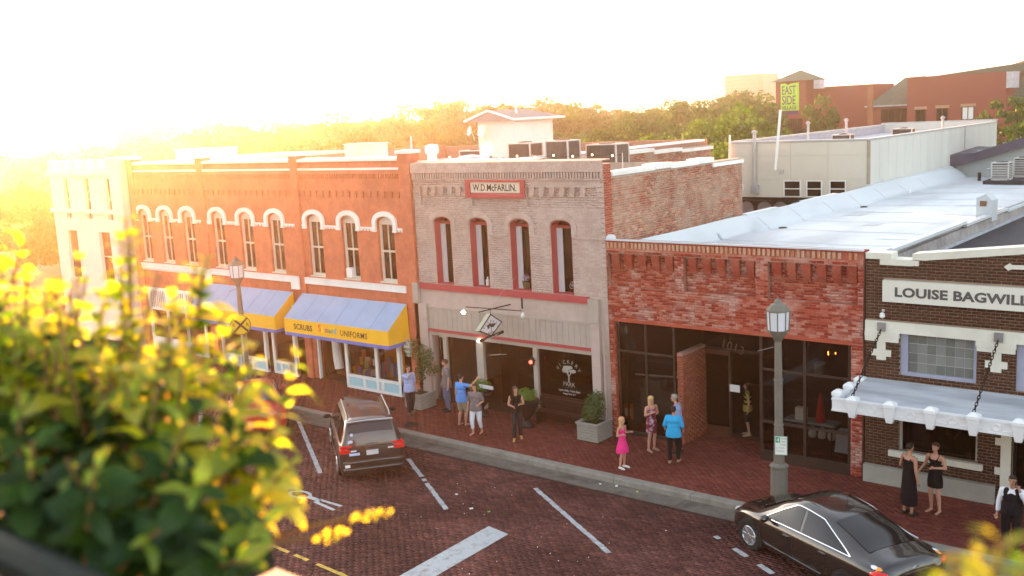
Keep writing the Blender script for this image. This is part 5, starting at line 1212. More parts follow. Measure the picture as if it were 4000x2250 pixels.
# minivan
VAN = [(-2.42,.40,1.00,1.05,.80,.66),(-2.38,.24,1.08,1.20,.90,.70),(-2.28,.20,1.10,1.45,.93,.70),(-2.12,.20,1.10,1.70,.945,.68),(-1.8,.2,1.10,1.77,.955,.68),(-.8,.2,1.08,1.79,.96,.69),(.2,.2,1.06,1.76,.96,.69),(.75,.2,1.04,1.64,.955,.70),(1.2,.2,1.02,1.36,.95,.74),(1.62,.2,1.0,1.12,.94,.76),(2.0,.22,.90,1.0,.90,.7),(2.35,.28,.72,.82,.78,.55),(2.48,.4,.6,.68,.62,.4)]
VANP = M('brown_metallic_paint', (.05,.034,.027), .28, .1, spec=.6, coat=.8, metal=.4)
c, q, side, top = make_car('parked_car', 'brown minivan parked nose to the kerb with red rear lamps', (-23.05,20.42), 143, VAN, (-1.5,1.5), .35, VANP,
    [(.1,1.35,.15,.72),(-1.0,.02,-.98,.06),(-2.05,-1.1,-1.92,-1.08)], dict(ws=(.66,1.55), mirror=1.1, blackmirror=True), dict(ws=(-2.30,-2.17)), chrome_side=False, sf=.98)
m = MB(); g_ = []
for i in range(9):
    t = i/8; x_ = -2.405+.245*t; z_ = 1.12+.50*t
    for j in range(9): v = -1+2*j/8; g_.append((x_-.004+.05*v*v, v*(.76-.10*t), z_))
m.add(g_, [(i*9+j,i*9+j+1,(i+1)*9+j+1,(i+1)*9+j) for i in range(8) for j in range(8)]); 
tg = T('tailgate', None, None); tg.parent = c
m.build('rear_window', CGL, tg, smooth=True)
MB().box(-2.44,-2.40,-.55,.55,1.055,1.085).build('chrome_strip', CHROME, tg); MB().box(-2.455,-2.42,-.16,.2,1.0,1.035).build('handle_trim', CHROME, tg)
MB().box(-2.445,-2.42,-.17,.17,.80,.94).build('licence_plate', M('pale_plate', (.55,.53,.55), .5, .05), tg)
MB().box(-2.44,-2.415,.36,.66,.82,.89).build('sticker', M('pale_blue_sticker', (.5,.55,.75), .6), tg); MB().ball((-2.37,.60,1.2),(.01,.08,.06),10,6).build('sticker', M('lilac_sticker', (.55,.55,.7), .6), tg); MB().ball((-2.32,.55,1.4),(.01,.05,.05),10,6).build('sticker', M('lilac_sticker'), tg)
MB().box(-2.50,-2.2,.66,.80,.50,.58).build('sticker', WHITE, tg)
for s in (-1,1):
    o = MB().box(-2.41,-2.2,min(s*.56,s*.90),max(s*.56,s*.90),1.0,1.11).box(-2.425,-2.2,min(s*.62,s*.93),max(s*.62,s*.93),.90,.999).build('taillight', REDL, c)
    MB().box(-2.43,-2.4,min(s*.45,s*.61),max(s*.45,s*.61),.93,.97).build('reverse_lamp', CLR, o)
MB().tube([(-2.16,y_,1.735-.03*abs(y_)) for y_ in np.linspace(-.66,.66,9)], .03, 6).build('roof_spoiler', CHROME, c)
for s in (-1,1): MB().tube([(-1.85,s*.62,1.76),(-1.7,s*.62,1.84),(.1,s*.62,1.84),(.3,s*.62,1.77)], .018, 6).build('roof_rail', GREYM, c)
MB().tube([(-2.44,y_,.62-.01*abs(y_)) for y_ in np.linspace(-.85,.85,9)], .05, 6).tube([(-2.47,y_,.42) for y_ in np.linspace(-.85,.85,9)], .05, 6).build('bumper', VANP, c, smooth=True)
MB().box(-.6,.5,-.5,.5,1.782,1.80).build('sunroof', CGL, c)
# red and white cars behind the plants
RP = M('red_car_paint', (.45,.02,.02), .25, .06, coat=1.); WP = M('white_car_paint', (.7,.7,.7), .3, .04, coat=1.)
for lab, loc, pm in (('red sedan parked left of the brown minivan, half hidden by the plants',(-29.15,21.0),RP),('white sedan parked behind the plants, left of the red car',(-33.9,20.7),WP)):
    c, q, side, top = make_car('parked_car', lab, loc, 146, SED, (-1.36,1.38), .33, pm, [(-.05,.88,0.0,.38),(-1.32,-.12,-.80,-.07)], dict(ws=(.48,1.22), mirror=.78), dict(ws=(-1.62,-.72)), sf=.95)
    for s in (-1,1): MB().ball((-2.16, s*.70, .86), (.22,.15,.09), 12, 8).build('taillight', REDL, c, smooth=True); MB().ball((2.13, s*.66, .66), (.24,.14,.09), 12, 8).build('headlight', CLR, c, smooth=True)

# ============================================================ street furniture
LPM = M('grey_brown_lamp_paint', (.17,.155,.125), .6, .12, dirt=.3, dcol=(.12,.11,.10), dscale=3); LG = M('frosted_lantern_glass', (.66,.68,.72), .35, .06, spec=.5)
def street_lamp(loc, label):
    t = T('street_lamp', label, 'street lamp', loc, group='street lamps on the sidewalk')
    MB().lathe([(.27,0),(.27,.1),(.22,.16),(.21,.95),(.235,1.0),(.235,1.04),(.17,1.10)],0,0,8,ph=.5).build('pedestal', LPM, t)
    m = MB(); m.lathe([(.13,1.1),(.125,1.3),(.105,2.0),(.105,2.06),(.12,2.07),(.12,2.10),(.10,2.11),(.10,3.2),(.112,3.21),(.112,3.25),(.095,3.26),(.085,4.2),(.12,4.26)],0,0,14)
    for k in range(10): a = k*math.pi/5; m.tube([(.128*math.cos(a),.128*math.sin(a),1.12),(.105*math.cos(a),.105*math.sin(a),2.0)], .012, 4)
    m.build('pole', LPM, t)
    l = T('lantern', None, None); l.parent = t
    MB().lathe([(.10,4.26),(.14,4.30),(.24,4.46),(.26,4.48),(.26,4.50)],0,0,8,ph=.5).lathe([(.285,4.96),(.28,5.0),(.19,5.12),(.10,5.17),(.09,5.22),(.03,5.25),(.015,5.32)],0,0,8,ph=.5).build('lantern_frame', LPM, l)
    MB().lathe([(.245,4.501),(.268,4.96)],0,0,8,ph=.5).build('lantern_glass', LG, l)
    m = MB()
    for k in range(8): a = (k+.5)*math.pi/4; m.tube([(.252*math.cos(a),.252*math.sin(a),4.50),(.275*math.cos(a),.275*math.sin(a),4.97)], .016, 4)
    m.build('lantern_rib', LPM, l)
    MB().tube([(-.12,0,4.05),(-.5,-.1,3.93)], .012, 5).build('banner_arm', LPM, t)
    return t
street_lamp((-10.62,23.0,0), 'grey street lamp with faceted lantern behind the black sedan')
street_lamp((-32.35,22.95,0), 'street lamp behind the plants in front of the left awning')
ps = T('parking_sign', 'small green and white parking sign on the street lamp pole', 'sign', (-10.5,22.86,1.6), math.radians(22))
MB().box(-.15,.15,-.012,0,-.24,.24).build('plate', WHITE, ps)
GRN = M('sign_green', (.02,.30,.17), .6, .05)
MB().box(-.13,-.02,-.016,-.0125,.08,.22).build('number_block', GRN, ps)
m = MB(); m.box(-.145,.145,-.015,-.0125,-.237,-.230).box(-.145,.145,-.015,-.0125,.23,.237).box(-.147,-.140,-.015,-.0125,-.229,.229).box(.14,.147,-.015,-.0125,-.229,.229); m.build('border', GRN, ps)
text('4', .15, WHITE, parent=ps, loc=(-.11,-.0165,.10), ext=.001)
for i, (a, x_) in enumerate((('HOUR',.005),('LIMIT',.005),('STREET',-.02),('ALL SPACES',-.13),('FREE PARK',-.12))): text(a, .046 if i<3 else .040, GRN, parent=ps, loc=(x_,-.0165,.17-.08*i), ext=.001)
rr = T('crossing_sign', 'round yellow railroad crossing sign with a black X on a post', 'sign', (-32.15,22.75,0), math.radians(52))
YS = M('yellow_sign', (.62,.42,.02), .5, .05)
m = MB(); m.prism(arc(0,2.72,.39,.39,0,2*math.pi*23/24,23), 'y', -.06, -.045); m.build('disc', YS, rr)
m = MB()
for a in (45,135): 
    Mx = Matrix.Rotation(math.radians(a),3,'Y'); m.obox((0,-.068,2.72), .72, .012, .075, M=Mx)
m.tube([(.365*math.cos(t),-.066,2.72+.365*math.sin(t)) for t in np.linspace(0,2*math.pi,25)], .012, 4); m.build('cross_mark', BLKP, rr)
text('R', .2, BLKP, parent=rr, loc=(-.31,-.062,2.65), ext=.002); text('R', .2, BLKP, parent=rr, loc=(.19,-.062,2.65), ext=.002)
MB().tube([(0,-.02,0),(0,-.02,3.1)], .03, 6).build('post', GALV, rr)

# planters
OLDW = M('grey_weathered_wood', (.30,.28,.24), .85, .2, scale=8, stretch=(1,1,5), bump=.3)
def planter(loc, sx, sy, h, label, rz=0):
    t = T('planter', label, 'planter', loc, rz); n_ = 6; dz = (h-.06)/n_
    for k in range(n_):
        z = .03+k*dz
        MB().box(-sx/2,sx/2,-sy/2-.02,-sy/2,z,z+dz-.012).build('slat', OLDW, t); MB().box(sx/2,sx/2+.02,-sy/2-.02,sy/2,z,z+dz-.012).build('slat', OLDW, t)
        MB().box(-sx/2-.02,-sx/2,-sy/2-.02,sy/2,z,z+dz-.012).build('slat', OLDW, t)
    MB().box(-sx/2,sx/2,-sy/2,sy/2,.0,h-.08).build('soil_box', M('soil', (.03,.02,.015), .95), t)
    MB().box(-sx/2-.05,sx/2+.05,-sy/2-.06,-sy/2+.03,h-.03,h+.02).box(sx/2-.03,sx/2+.05,-sy/2+.031,sy/2,h-.03,h+.02).box(-sx/2-.05,-sx/2+.03,-sy/2+.031,sy/2,h-.03,h+.02).build('rim', OLDW, t)
    return t
planter((-17.62,25.02,0), .72, .8, .58, 'grey slatted wooden planter holding the rounded bush by the 1013 shop')
planter((-24.95,24.85,0), .75, .75, .55, 'grey slatted wooden planter beside the man in the light blue shirt')
BUSHL = leafmat('bush_leaf', (.045,.09,.018), (.10,.16,.02), obvar=.45, tr=.25, scale=5)
DOMEL = leafmat('topiary_leaf', (.10,.20,.02), (.15,.28,.03), obvar=.35, tr=.25, scale=5)
def leaf_cloud(name, centers, mat, n, size, label=None, cat=None, parent=None, up=.3):
    """many small leaf faces through the volume of the given ellipsoids"""
    m = MB(); tot = sum(c[3]*c[4]*c[5] for c in centers)
    for (cx,cy,cz,rx,ry,rz) in centers:
        for _ in range(int(n*(rx*ry*rz)/tot)):
            d = Vector((rnd.gauss(0,1),rnd.gauss(0,1),rnd.gauss(0,1))).normalized(); r = rnd.random()**.35
            p = Vector((cx+d.x*rx*r, cy+d.y*ry*r, cz+d.z*rz*r)); s_ = size*rnd.uniform(.6,1.3)
            nrm = (d+Vector((rnd.uniform(-1,1),rnd.uniform(-1,1),rnd.uniform(-1,1)+up))*.8).normalized()
            a = nrm.orthogonal().normalized(); a = Matrix.Rotation(rnd.random()*6.28,3,nrm) @ a; b = nrm.cross(a)
            m.add([p-a*s_, p-b*s_*.45+nrm*s_*.1, p+a*s_, p+b*s_*.45+nrm*s_*.1], [(0,1,2,3)])
    o = m.build(name, mat, parent)
    if label: tag(o, label, cat)
    else: o['kind'] = 'stuff'
    return o
bt = T('bush', 'tall rounded green bush growing in the grey planter by the 1013 shop', 'bush', (-17.62,25.05,.5), world=True)
leaf_cloud('foliage', [(-17.62,25.05,.98,.36,.36,.52),(-17.55,25.1,1.25,.26,.26,.3),(-17.7,25.0,.8,.34,.34,.3)], BUSHL, 1700, .045, parent=bt)
MB().tube([(-17.62,25.05,.5),(-17.6,25.05,1.2)], .03, 6).build('stem', DARKW, bt)
wv = T('vine', 'straggling vine climbing the corner between the red and tan buildings', 'plant', (-25.1,25.2,.5), world=True)
leaf_cloud('foliage', [(-25.2,25.35,1.75,.5,.28,.4),(-24.8,25.3,1.35,.45,.25,.3),(-25.35,25.3,1.1,.3,.22,.5),(-25.5,25.3,2.1,.22,.2,.3)], BUSHL, 1100, .05, parent=wv)
leaf_cloud('flower_spray', [(-25.85,25.3,1.95,.16,.12,.38)], M('pale_leaf', (.5,.55,.45), .8), 160, .07, parent=wv)
MB().tube([(-25.0,25.0,.5),(-25.15,25.2,1.2),(-25.1,25.3,1.9)], .02, 5).tube([(-25.15,25.2,1.2),(-24.7,25.2,1.5),(-24.4,25.0,1.3)], .012, 5).build('stem', DARKW, wv)
def urn(loc, lab, lab2):
    u = T('urn', lab, 'urn', loc, group='black urns by the tan shop')
    MB().lathe([(.26,0),(.26,.06),(.12,.12),(.10,.28),(.22,.42),(.36,.62),(.40,.80),(.44,.84),(.42,.88),(.3,.88)],0,0,16).build('bowl', BLACK, u, smooth=True)
    for s in (-1,1): MB().tube([(s*.38,0,.78),(s*.5,0,.72),(s*.46,0,.55),(s*.33,0,.55)], .02, 6).build('handle', BLACK, u)
    b = T('topiary', lab2, 'plant', (loc[0],loc[1],.88))
    leaf_cloud('foliage', [(0,0,.16,.40,.40,.24)], DOMEL, 900, .035, parent=b); MB().tube([(0,0,-.1),(0,0,.2)], .02, 5).build('stem', DARKW, b)
urn((-20.25,24.98,0), 'black urn behind the woman in the black top', 'bright green dome topiary in the urn behind the woman in black')
urn((-22.35,25.1,0), 'black urn behind the couple walking past the tan shop', 'green dome topiary behind the outstretched arm of the man in blue')
bn_ = T('bench', 'dark slatted bench under the lettered window of the tan shop', 'bench', (-19.2,25.5,0))
for k in range(4): MB().box(-1.0,1.0,-.22+k*.1,-.14+k*.1,.43,.46).build('seat_slat', DARKW, bn_)
for k in range(4): MB().box(-1.0,1.0,.2,.23,.52+k*.11,.60+k*.11).build('back_slat', DARKW, bn_)
for s in (-1,1): MB().box(s*.92-.03,s*.92+.03,-.22,.2,.0,.42).box(s*.92-.03,s*.92+.03,.19,.2+.04,.421,.95).box(s*.95-.03,s*.95+.03,-.24,.19,.62,.65).build('bench_end', BLACK, bn_)

# hanging sign with bracket
hs = T('hanging_sign', 'diamond hanging sign reading VICKERY PARK with a black tree', 'sign', (-21.5,24.85,3.25), world=True)
SW = M('sign_white', (.66,.64,.64), .6, .04); SB = M('sign_black', (.03,.022,.02), .6)
D_ = [(24.87,3.64),(25.42,3.27),(24.84,2.90),(24.26,3.18)]
i_ = [(24.87,3.60),(25.37,3.27),(24.84,2.94),(24.31,3.19)]
MB().prism(D_, 'x', -21.66, -21.50).build('case', M('cream_case', (.50,.48,.36), .7), hs)
m = MB()
for a, b, c_, d_ in zip(D_, D_[1:]+D_[:1], i_[1:]+i_[:1], i_): m.prism([a,b,c_,d_], 'x', -21.499, -21.475)
m.build('sign_frame', SB, hs); MB().prism(i_, 'x', -21.499, -21.488).build('face', SW, hs)
for i, ch in enumerate('VICKERY'):
    t_ = math.radians(60-i*20); cy, cz = 24.85, 3.02
    text(ch, .135, SB, parent=hs, loc=(-21.486, cy-.36*math.sin(t_)-.03, cz+.33*math.cos(t_)+.0), x=(0,math.cos(t_),math.sin(t_)), up=(0,-math.sin(t_),math.cos(t_)), ext=.002, sx=.9)
text('PARK', .13, SB, parent=hs, loc=(-21.486,24.84,2.97), x=(0,1,0), align='CENTER', ext=.002)
m = MB()
for k in range(12): m.ball((-21.486, 24.85+rnd.uniform(-.17,.17), 3.22+rnd.uniform(-.02,.09)), (.003,.06,.04), 8, 4)
m.tube([(-21.486,24.85,3.08),(-21.486,24.85,3.2)], .014, 5); m.build('tree_emblem', SB, hs)
MB().tube([(-21.55,24.35,2.83),(-21.5,25.45,2.93)], .055, 8).build('lower_bar', SB, hs); text('~restaurant & lounge~', .07, SW, parent=hs, loc=(-21.44,24.48,2.83), x=(0,1,.09), ext=.001)
br = T('sign_bracket', 'metal bracket and guy wire holding the diamond sign and spotlights', 'bracket', (-21.4,FY,4), world=True)
MB().tube([(-21.4,FY-.01,3.80),(-21.5,24.3,3.80)], .022, 6).tube([(-20.9,FY-.01,4.15),(-20.9,FY-.01,3.7)], .03, 6).tube([(-22.6,24.9,3.78),(-20.2,24.9,3.84)], .016, 6).tube([(-21.5,24.87,3.8),(-21.5,24.87,3.63)], .01, 5).build('arm', IRON, br)
MB().tube([(-21.45,24.6,3.8),(-21.1,FY-.01,4.75)], .005, 4).build('guy_wire', GALV, br)
LIT1 = M('lit_lamp_face', (1,.85,.6), .5, emit=(1,.80,.5), es=7.)
for k, (x, y, z, on, lab) in enumerate(((-22.62,24.8,3.62,1,'lit spotlight at the left end of the sign bracket'),(-20.22,24.95,3.66,0,'white spotlight at the right end of the sign bracket'))):
    s_ = T('spotlight', lab, 'spotlight', (x,y,z), group='spotlights on the sign bracket')
    q_ = Vector((.35,-.6,-.5)).to_track_quat('Z','Y').to_matrix().to_4x4()
    m = MB(); prof_ = [(.03,-.14),(.05,-.1),(.075,.02)]; vs = [q_ @ Vector((a*math.cos(t),a*math.sin(t),b)) for a,b in prof_ for t in np.linspace(0,2*math.pi,11)[:-1]]
    m.add(vs, [(i*10+j,i*10+(j+1)%10,(i+1)*10+(j+1)%10,(i+1)*10+j) for i in range(2) for j in range(10)]); m.build('shade', WHITE, s_)
    MB().ball(q_ @ Vector((0,0,.0)), .06, 10, 6).build('bulb', LIT1 if on else WHITE, s_)
wlm = T('wall_lamp', 'lit round lamp on the shop post under the diamond sign', 'lamp', (-22.75,25.65,2.45)); MB().ball((0,0,0),(.09,.08,.06),10,6).build('globe', M('lit_globe', (1,.95,.8), .5, emit=(1,.9,.7), es=1.6), wlm); MB().box(-.03,.03,.04,.12,-.04,.04).build('mount', IRON, wlm)
rl = T('red_lamp', 'small lit red lamp in a black lantern on the right shop post', 'lamp', (-20.45,25.6,2.0)); MB().lathe([(.05,-.16),(.09,-.1),(.09,.09),(.05,.14),(.01,.2)],0,0,8).build('housing', BLACK, rl); MB().ball((.02,-.09,.0),.06,8,6).build('bulb', M('lit_red', (1,.05,.02), .5, emit=(1,.05,.03), es=1.8), rl); MB().box(-.02,.02,.05,.2,-.02,.02).build('mount', IRON, rl)
single(MB().box(-22.2,-21.6,24.9,24.92,1.05,1.17), 'small_sign', SW, 'small pale sign strip on a stake by the urn near the tan shop door', 'sign')
single(MB().tube([(-21.75,25.0,2.2),(-21.1,25.1,2.28)], .008, 4), 'hanging_wire', GALV, 'thin bright rod hanging before the dark shop window', 'rod')
pj = T('flower_pot', 'pot of flowers in the third tan window', 'pot', (-20.95,26.15,4.33)); MB().lathe([(.11,0),(.15,.22),(.16,.24)],0,0,12).build('pot', M('mossy_pot', (.12,.11,.05), .9), pj); leaf_cloud('flowers', [(0,0,.36,.13,.1,.12)], M('lilac_flowers', (.35,.28,.38), .8), 120, .04, parent=pj)
single(MB().lathe([(.06,4.32),(.07,4.5),(.03,4.56),(.03,4.62)], -22.6, 26.1, 10), 'white_bottle', WHITE, 'white bottle standing in the second tan window', 'bottle')
sc4 = T('wire_ornament', 'curly wire ornament in the rightmost tan window', 'ornament', (-19.0,26.15,4.32)); m = MB()
for a in range(5): t_ = a*math.pi/4; m.tube([(.12*math.cos(t_)+.07*math.cos(u), 0, .18+.12*math.sin(t_)+.07*math.sin(u)) for u in np.linspace(0,5.5,8)], .008, 4)
m.tube([(0,0,0),(0,0,.3)], .01, 4).build('scrollwork', GREYM, sc4)
# ============================================================ people
HAIRB = M('dark_hair', (.022,.014,.01), .6, .3); HAIRBR = M('brown_hair', (.07,.032,.018), .6, .3); HAIRBL = M('blonde_hair', (.50,.33,.13), .6, .2); HAIRG = M('grey_hair', (.30,.27,.23), .7, .2)
EYE = M('eye_dark', (.02,.015,.012), .3); LIP = M('lips', (.35,.10,.08), .5)
def remesh(o, vx, sm=2):
    m = o.modifiers.new('remesh', 'REMESH'); m.mode = 'VOXEL'; m.voxel_size = vx; m.use_smooth_shade = True
    if sm: s = o.modifiers.new('smooth', 'SMOOTH'); s.iterations = sm; s.factor = .5
    return o
def person(label, loc, face, h, skin, hair, hairlen, top, bottom, shoes, armL, armR, stride=.0, build_=1., child=False, top_kind='shirt', bottom_kind='trousers', lean=0., head_turn=0, beard=False, sleeve=.5, skirt=.45, hem=.5, extra=None, hunch=0.):
    """local frame: the person looks along -Y, x>0 is the person's left. arms: (elbow offset, hand offset) from the shoulder"""
    s = h/1.75
    t = T('person', label, 'person', (loc[0],loc[1],0), math.radians(face))
    V_ = lambda x,y,z: Vector((x*s, y*s, z*s))
    w_ = build_
    ly = lambda z: -lean*(z-.9)-hunch*max(0,z-1.3)
    def J(x,y,z): return V_(x, y+ly(z) if z > .9 else y, z)
    hips = [J(sx*.09*w_,0,.93) for sx in (-1,1)]
    fy = [(-stride), (stride)]
    knees = [V_(sx*.10*w_, fy[i]*.45-.03-(.03 if stride else 0), .51) for i, sx in enumerate((-1,1))]
    ank = [V_(sx*.11, fy[i]+.03, .09) for i, sx in enumerate((-1,1))]
    toe = [V_(sx*.13, fy[i]-.13, .03) for i, sx in enumerate((-1,1))]
    sh = [J(sx*.185*(.9+.1*w_),.0,1.42) for sx in (-1,1)]
    arms = (armR, armL)
    el = [sh[i]+V_(*arms[i][0]) for i in (0,1)]; ha = [sh[i]+V_(*arms[i][1]) for i in (0,1)]
    b = MB()
    b.ball(J(0,.01,1.0), (.155*s*w_,.105*s*w_,.13*s), 14, 8).ball(J(0,.0,1.18), (.135*s*w_,.095*s*w_,.16*s), 14, 8).ball(J(0,.0,1.34), (.165*s*w_,.105*s*w_,.15*s), 14, 8)
    b.limb(sh[0].lerp(sh[1],.2)+V_(0,0,0), sh[0].lerp(sh[1],.8), .062*s*w_, .062*s*w_).limb(J(0,.01,1.44), J(0,-.01,1.56), .055*s, .048*s)
    for i in (0,1):
        b.limb(hips[i], knees[i], .088*s*w_, .055*s*(.5+.5*w_)); b.limb(knees[i], knees[i].lerp(ank[i],.35)+V_(0,.015,0), .053*s, .054*s*(.5+.5*w_)).limb(knees[i].lerp(ank[i],.35)+V_(0,.015,0), ank[i], .053*s*(.5+.5*w_), .034*s)
        b.limb(ank[i]-V_(0,-.02,.04), toe[i], .036*s, .026*s).ball(toe[i], (.042*s,.05*s,.024*s), 10, 6)
        b.limb(sh[i], el[i], .050*s*w_, .038*s*(.6+.4*w_)); wr = el[i].lerp(ha[i],.86); b.limb(el[i], wr, .038*s*(.6+.4*w_), .025*s)
        d = (ha[i]-el[i]).normalized(); side_ = d.cross(Vector((0,1,.3))).normalized(); up_ = side_.cross(d)
        palm = wr+d*.05*s; b.limb(wr, palm, .024*s, .030*s)
        for k, (o_, ln) in enumerate(((-.027,.065),(-.009,.078),(.009,.074),(.026,.058))):
            p0 = palm+side_*o_*s+d*.02*s; p1 = p0+d*ln*.55*s-up_*.012*s; p2 = p1+d*ln*.4*s-up_*.025*s
            b.tube([p0,p1,p2], [.0105*s,.0095*s,.0075*s], 6)
        b.tube([palm-side_*.02*s, palm-side_*.05*s+d*.02*s, palm-side_*.055*s+d*.05*s], [.012*s,.011*s,.009*s], 6)
    hc = J(0,-.015,1.66); Rh = Matrix.Rotation(math.radians(head_turn),3,'Z')
    hk = 1.08 if child else 1.0
    hp = lambda x,y,z: hc+Rh @ V_(x*hk,y*hk,z*hk)
    b.ball(hp(0,.005,.015), (.074*s*hk,.092*s*hk,.098*s*hk), 16, 10, M=Rh).ball(hp(0,-.03,-.055), (.052*s*hk,.060*s*hk,.055*s*hk), 12, 8, M=Rh).tube([hp(0,-.088,.02),hp(0,-.108,-.018),hp(0,-.085,-.028)], [.010*s,.016*s,.012*s], 6)
    for sx in (-1,1): b.ball(hp(sx*.075,.01,-.005), (.012*s,.022*s,.032*s), 8, 6, M=Rh)
    body = remesh(b.build('body', skin, t), .0085*s, 2)
    for sx in (-1,1): MB().ball(hp(sx*.03,-.083,.012), (.012*s,.008*s,.007*s), 8, 5).build('eye', EYE, t); MB().tube([hp(sx*.015,-.092,.034),hp(sx*.045,-.082,.036)], .004*s, 4).build('eyebrow', hair, t)
    MB().ball(hp(0,-.086,-.052), (.022*s,.008*s,.006*s), 8, 5).build('mouth', LIP, t)
    hr = MB(); hr.ball(hp(0,.022,.035), (.084*s*hk,.092*s*hk,.090*s*hk), 14, 9, M=Rh).ball(hp(0,-.02,.075), (.070*s*hk,.070*s*hk,.045*s*hk), 12, 7, M=Rh)
    if hairlen > 0:
        n_ = 4
        for k in range(n_+1):
            f_ = k/n_; hr.ball(hp(0,.055+.02*f_,.02-hairlen*f_), (.085*s*hk*(1-.3*f_),.045*s*hk,.05*s), 12, 7)
            for sx in (-1,1):
                if hairlen > .1: hr.ball(hp(sx*.072,.02,.02-hairlen*.8*f_), (.024*s,.045*s,.045*s), 8, 6)
    remesh(hr.build('hair', hair, t), .010*s, 1)
    if beard: MB().ball(hp(0,-.045,-.078), (.052*s,.048*s,.042*s), 12, 8).build('beard', hair, t, smooth=True)
    # clothing
    g_ = .014*s
    def torso(m, z0, loose=1.0):
        for z, rx, ry, rz in ((1.34,.168,.110,.145),(1.18,.150,.108,.16),(1.02,.162,.118,.14)):
            if z-rz*.5 > z0-.1: m.ball(J(0,.004,z), ((rx*w_*loose)*s+g_, (ry*w_*loose)*s+g_, rz*s), 14, 8)
        m.limb(sh[0].lerp(sh[1],.13), sh[0].lerp(sh[1],.87), .060*s*w_+g_*.6, .060*s*w_+g_*.6)
        if z0 < .98: m.lathe([((.182*w_*loose)*s+g_, z0*s),((.176*w_*loose)*s+g_, (z0+.1)*s),((.150*w_)*s+g_, 1.12*s)], 0, ly(1.0)*s, 16, sy=.80)
    def sleeves(m, f_, extra_=0.):
        for i in (0,1):
            if f_ <= 0: continue
            if f_ <= 1: m.limb(sh[i], sh[i].lerp(el[i],f_), .052*s*w_+g_, .044*s*(.5+.5*w_)+g_*1.2+extra_)
            else:
                m.limb(sh[i], el[i], .052*s*w_+g_, .042*s*(.5+.5*w_)+g_); m.limb(el[i], el[i].lerp(ha[i],(f_-1)*.86), .041*s*(.5+.5*w_)+g_, .032*s+g_)
    if top_kind in ('shirt','vest'):
        m = MB(); torso(m, .84 if not extra or 'tuck' not in extra else .95, 1.04); sleeves(m, sleeve); remesh(m.build('shirt', top, t), .012*s, 2)
    if top_kind == 'tank':
        m = MB(); torso(m, .90, .98); remesh(m.build('top', top, t), .012*s, 2)
    if top_kind == 'dress':
        m = MB()
        for z, rx, ry, rz in ((1.32,.160,.106,.105),(1.18,.146,.102,.16),(1.02,.160,.114,.14)): m.ball(J(0,.004,z), (rx*w_*s+g_, ry*w_*s+g_, rz*s), 14, 8)
        for sx in (-1,1): m.tube([J(sx*.10,-.105,1.36), J(sx*.115,-.03,1.475), J(sx*.10,.09,1.38)], .014*s, 6)
        prof_ = [((skirt)*s*.5, hem*s),((skirt*.5+.02)*.92*s, (hem+.15)*s),(.158*w_*s+g_, .98*s),(.14*w_*s+g_, 1.12*s)]
        m.lathe(prof_, 0, 0, 18, sy=.76)
        if sleeve > 0: sleeves(m, sleeve)
        remesh(m.build('dress', top, t), .012*s, 2)
    if bottom is not None:
        m = MB(); m.ball(J(0,.01,.97), (.162*w_*s+g_, .115*w_*s+g_, .11*s), 14, 8)
        f_ = {'trousers':1.0,'shorts':.0,'capri':.62}[bottom_kind]
        for i in (0,1):
            lp = ank[i].lerp(knees[i], .12 if f_ == 1 else 1-f_)
            kn = knees[i] if f_ else hips[i].lerp(knees[i], .88)
            m.limb(hips[i], kn, .094*w_*s+g_*.6, (.066 if f_ else .078)*s*(.5+.5*w_)+g_)
            if f_: m.limb(knees[i], lp, .064*s*(.5+.5*w_)+g_, .047*s+g_)
        nm = 'trousers' if f_ else 'shorts'
        remesh(m.build(nm, bottom, t), .012*s, 2)
    for i in (0,1):
        if shoes is not None:
            m = MB(); m.limb(ank[i]-V_(0,-.03,.045), toe[i]+V_(0,.02,.004), .044*s, .038*s).ball(toe[i]+V_(0,0,-.004), (.047*s,.065*s,.030*s), 10, 6); remesh(m.build('shoe', shoes, t), .010*s, 1)
    return t, dict(J=J, hp=hp, sh=sh, el=el, ha=ha, s=s, ank=ank, toe=toe)
dn = lambda sx, y=0.02, o=.04: ((sx*o,.03,-.27),(sx*(o+.03),-.03+y,-.56))
NAVYC = M('dark_trouser_cloth', (.022,.02,.024), .85, .2, bump=.9, bscale=14); KHAKI = M('khaki_cloth', (.33,.27,.19), .9, .12, bump=.9, bscale=14); JEAN = M('jeans_cloth', (.10,.13,.22), .9, .2, bump=.9, bscale=14, scale=12)
LBLUE = M('light_blue_shirt_cloth', (.33,.38,.60), .9, .08, bump=.9, bscale=14); GTEE = M('grey_shirt_cloth', (.16,.14,.145), .9, .12, bump=.9, bscale=14); BTEE = M('blue_shirt_cloth', (.08,.26,.62), .9, .1, bump=.9, bscale=14)
CARD = M('grey_brown_cloth', (.17,.14,.14), .9, .12, bump=.9, bscale=14); WTR = M('white_trouser_cloth', (.66,.66,.72), .9, .04, bump=.9, bscale=14); BLKC = M('black_cloth', (.006,.005,.006), .95, .2, bump=.9, bscale=14); TURQ = M('turquoise_cloth', (.02,.33,.62), .85, .15, bump=.9, bscale=14, scale=20)
SHW = M('white_shoe', (.7,.68,.66), .6); SHB = M('black_shoe', (.02,.017,.015), .5); SHT = M('tan_shoe', (.55,.30,.10), .6); SHN = M('sandal', (.35,.22,.15), .7)
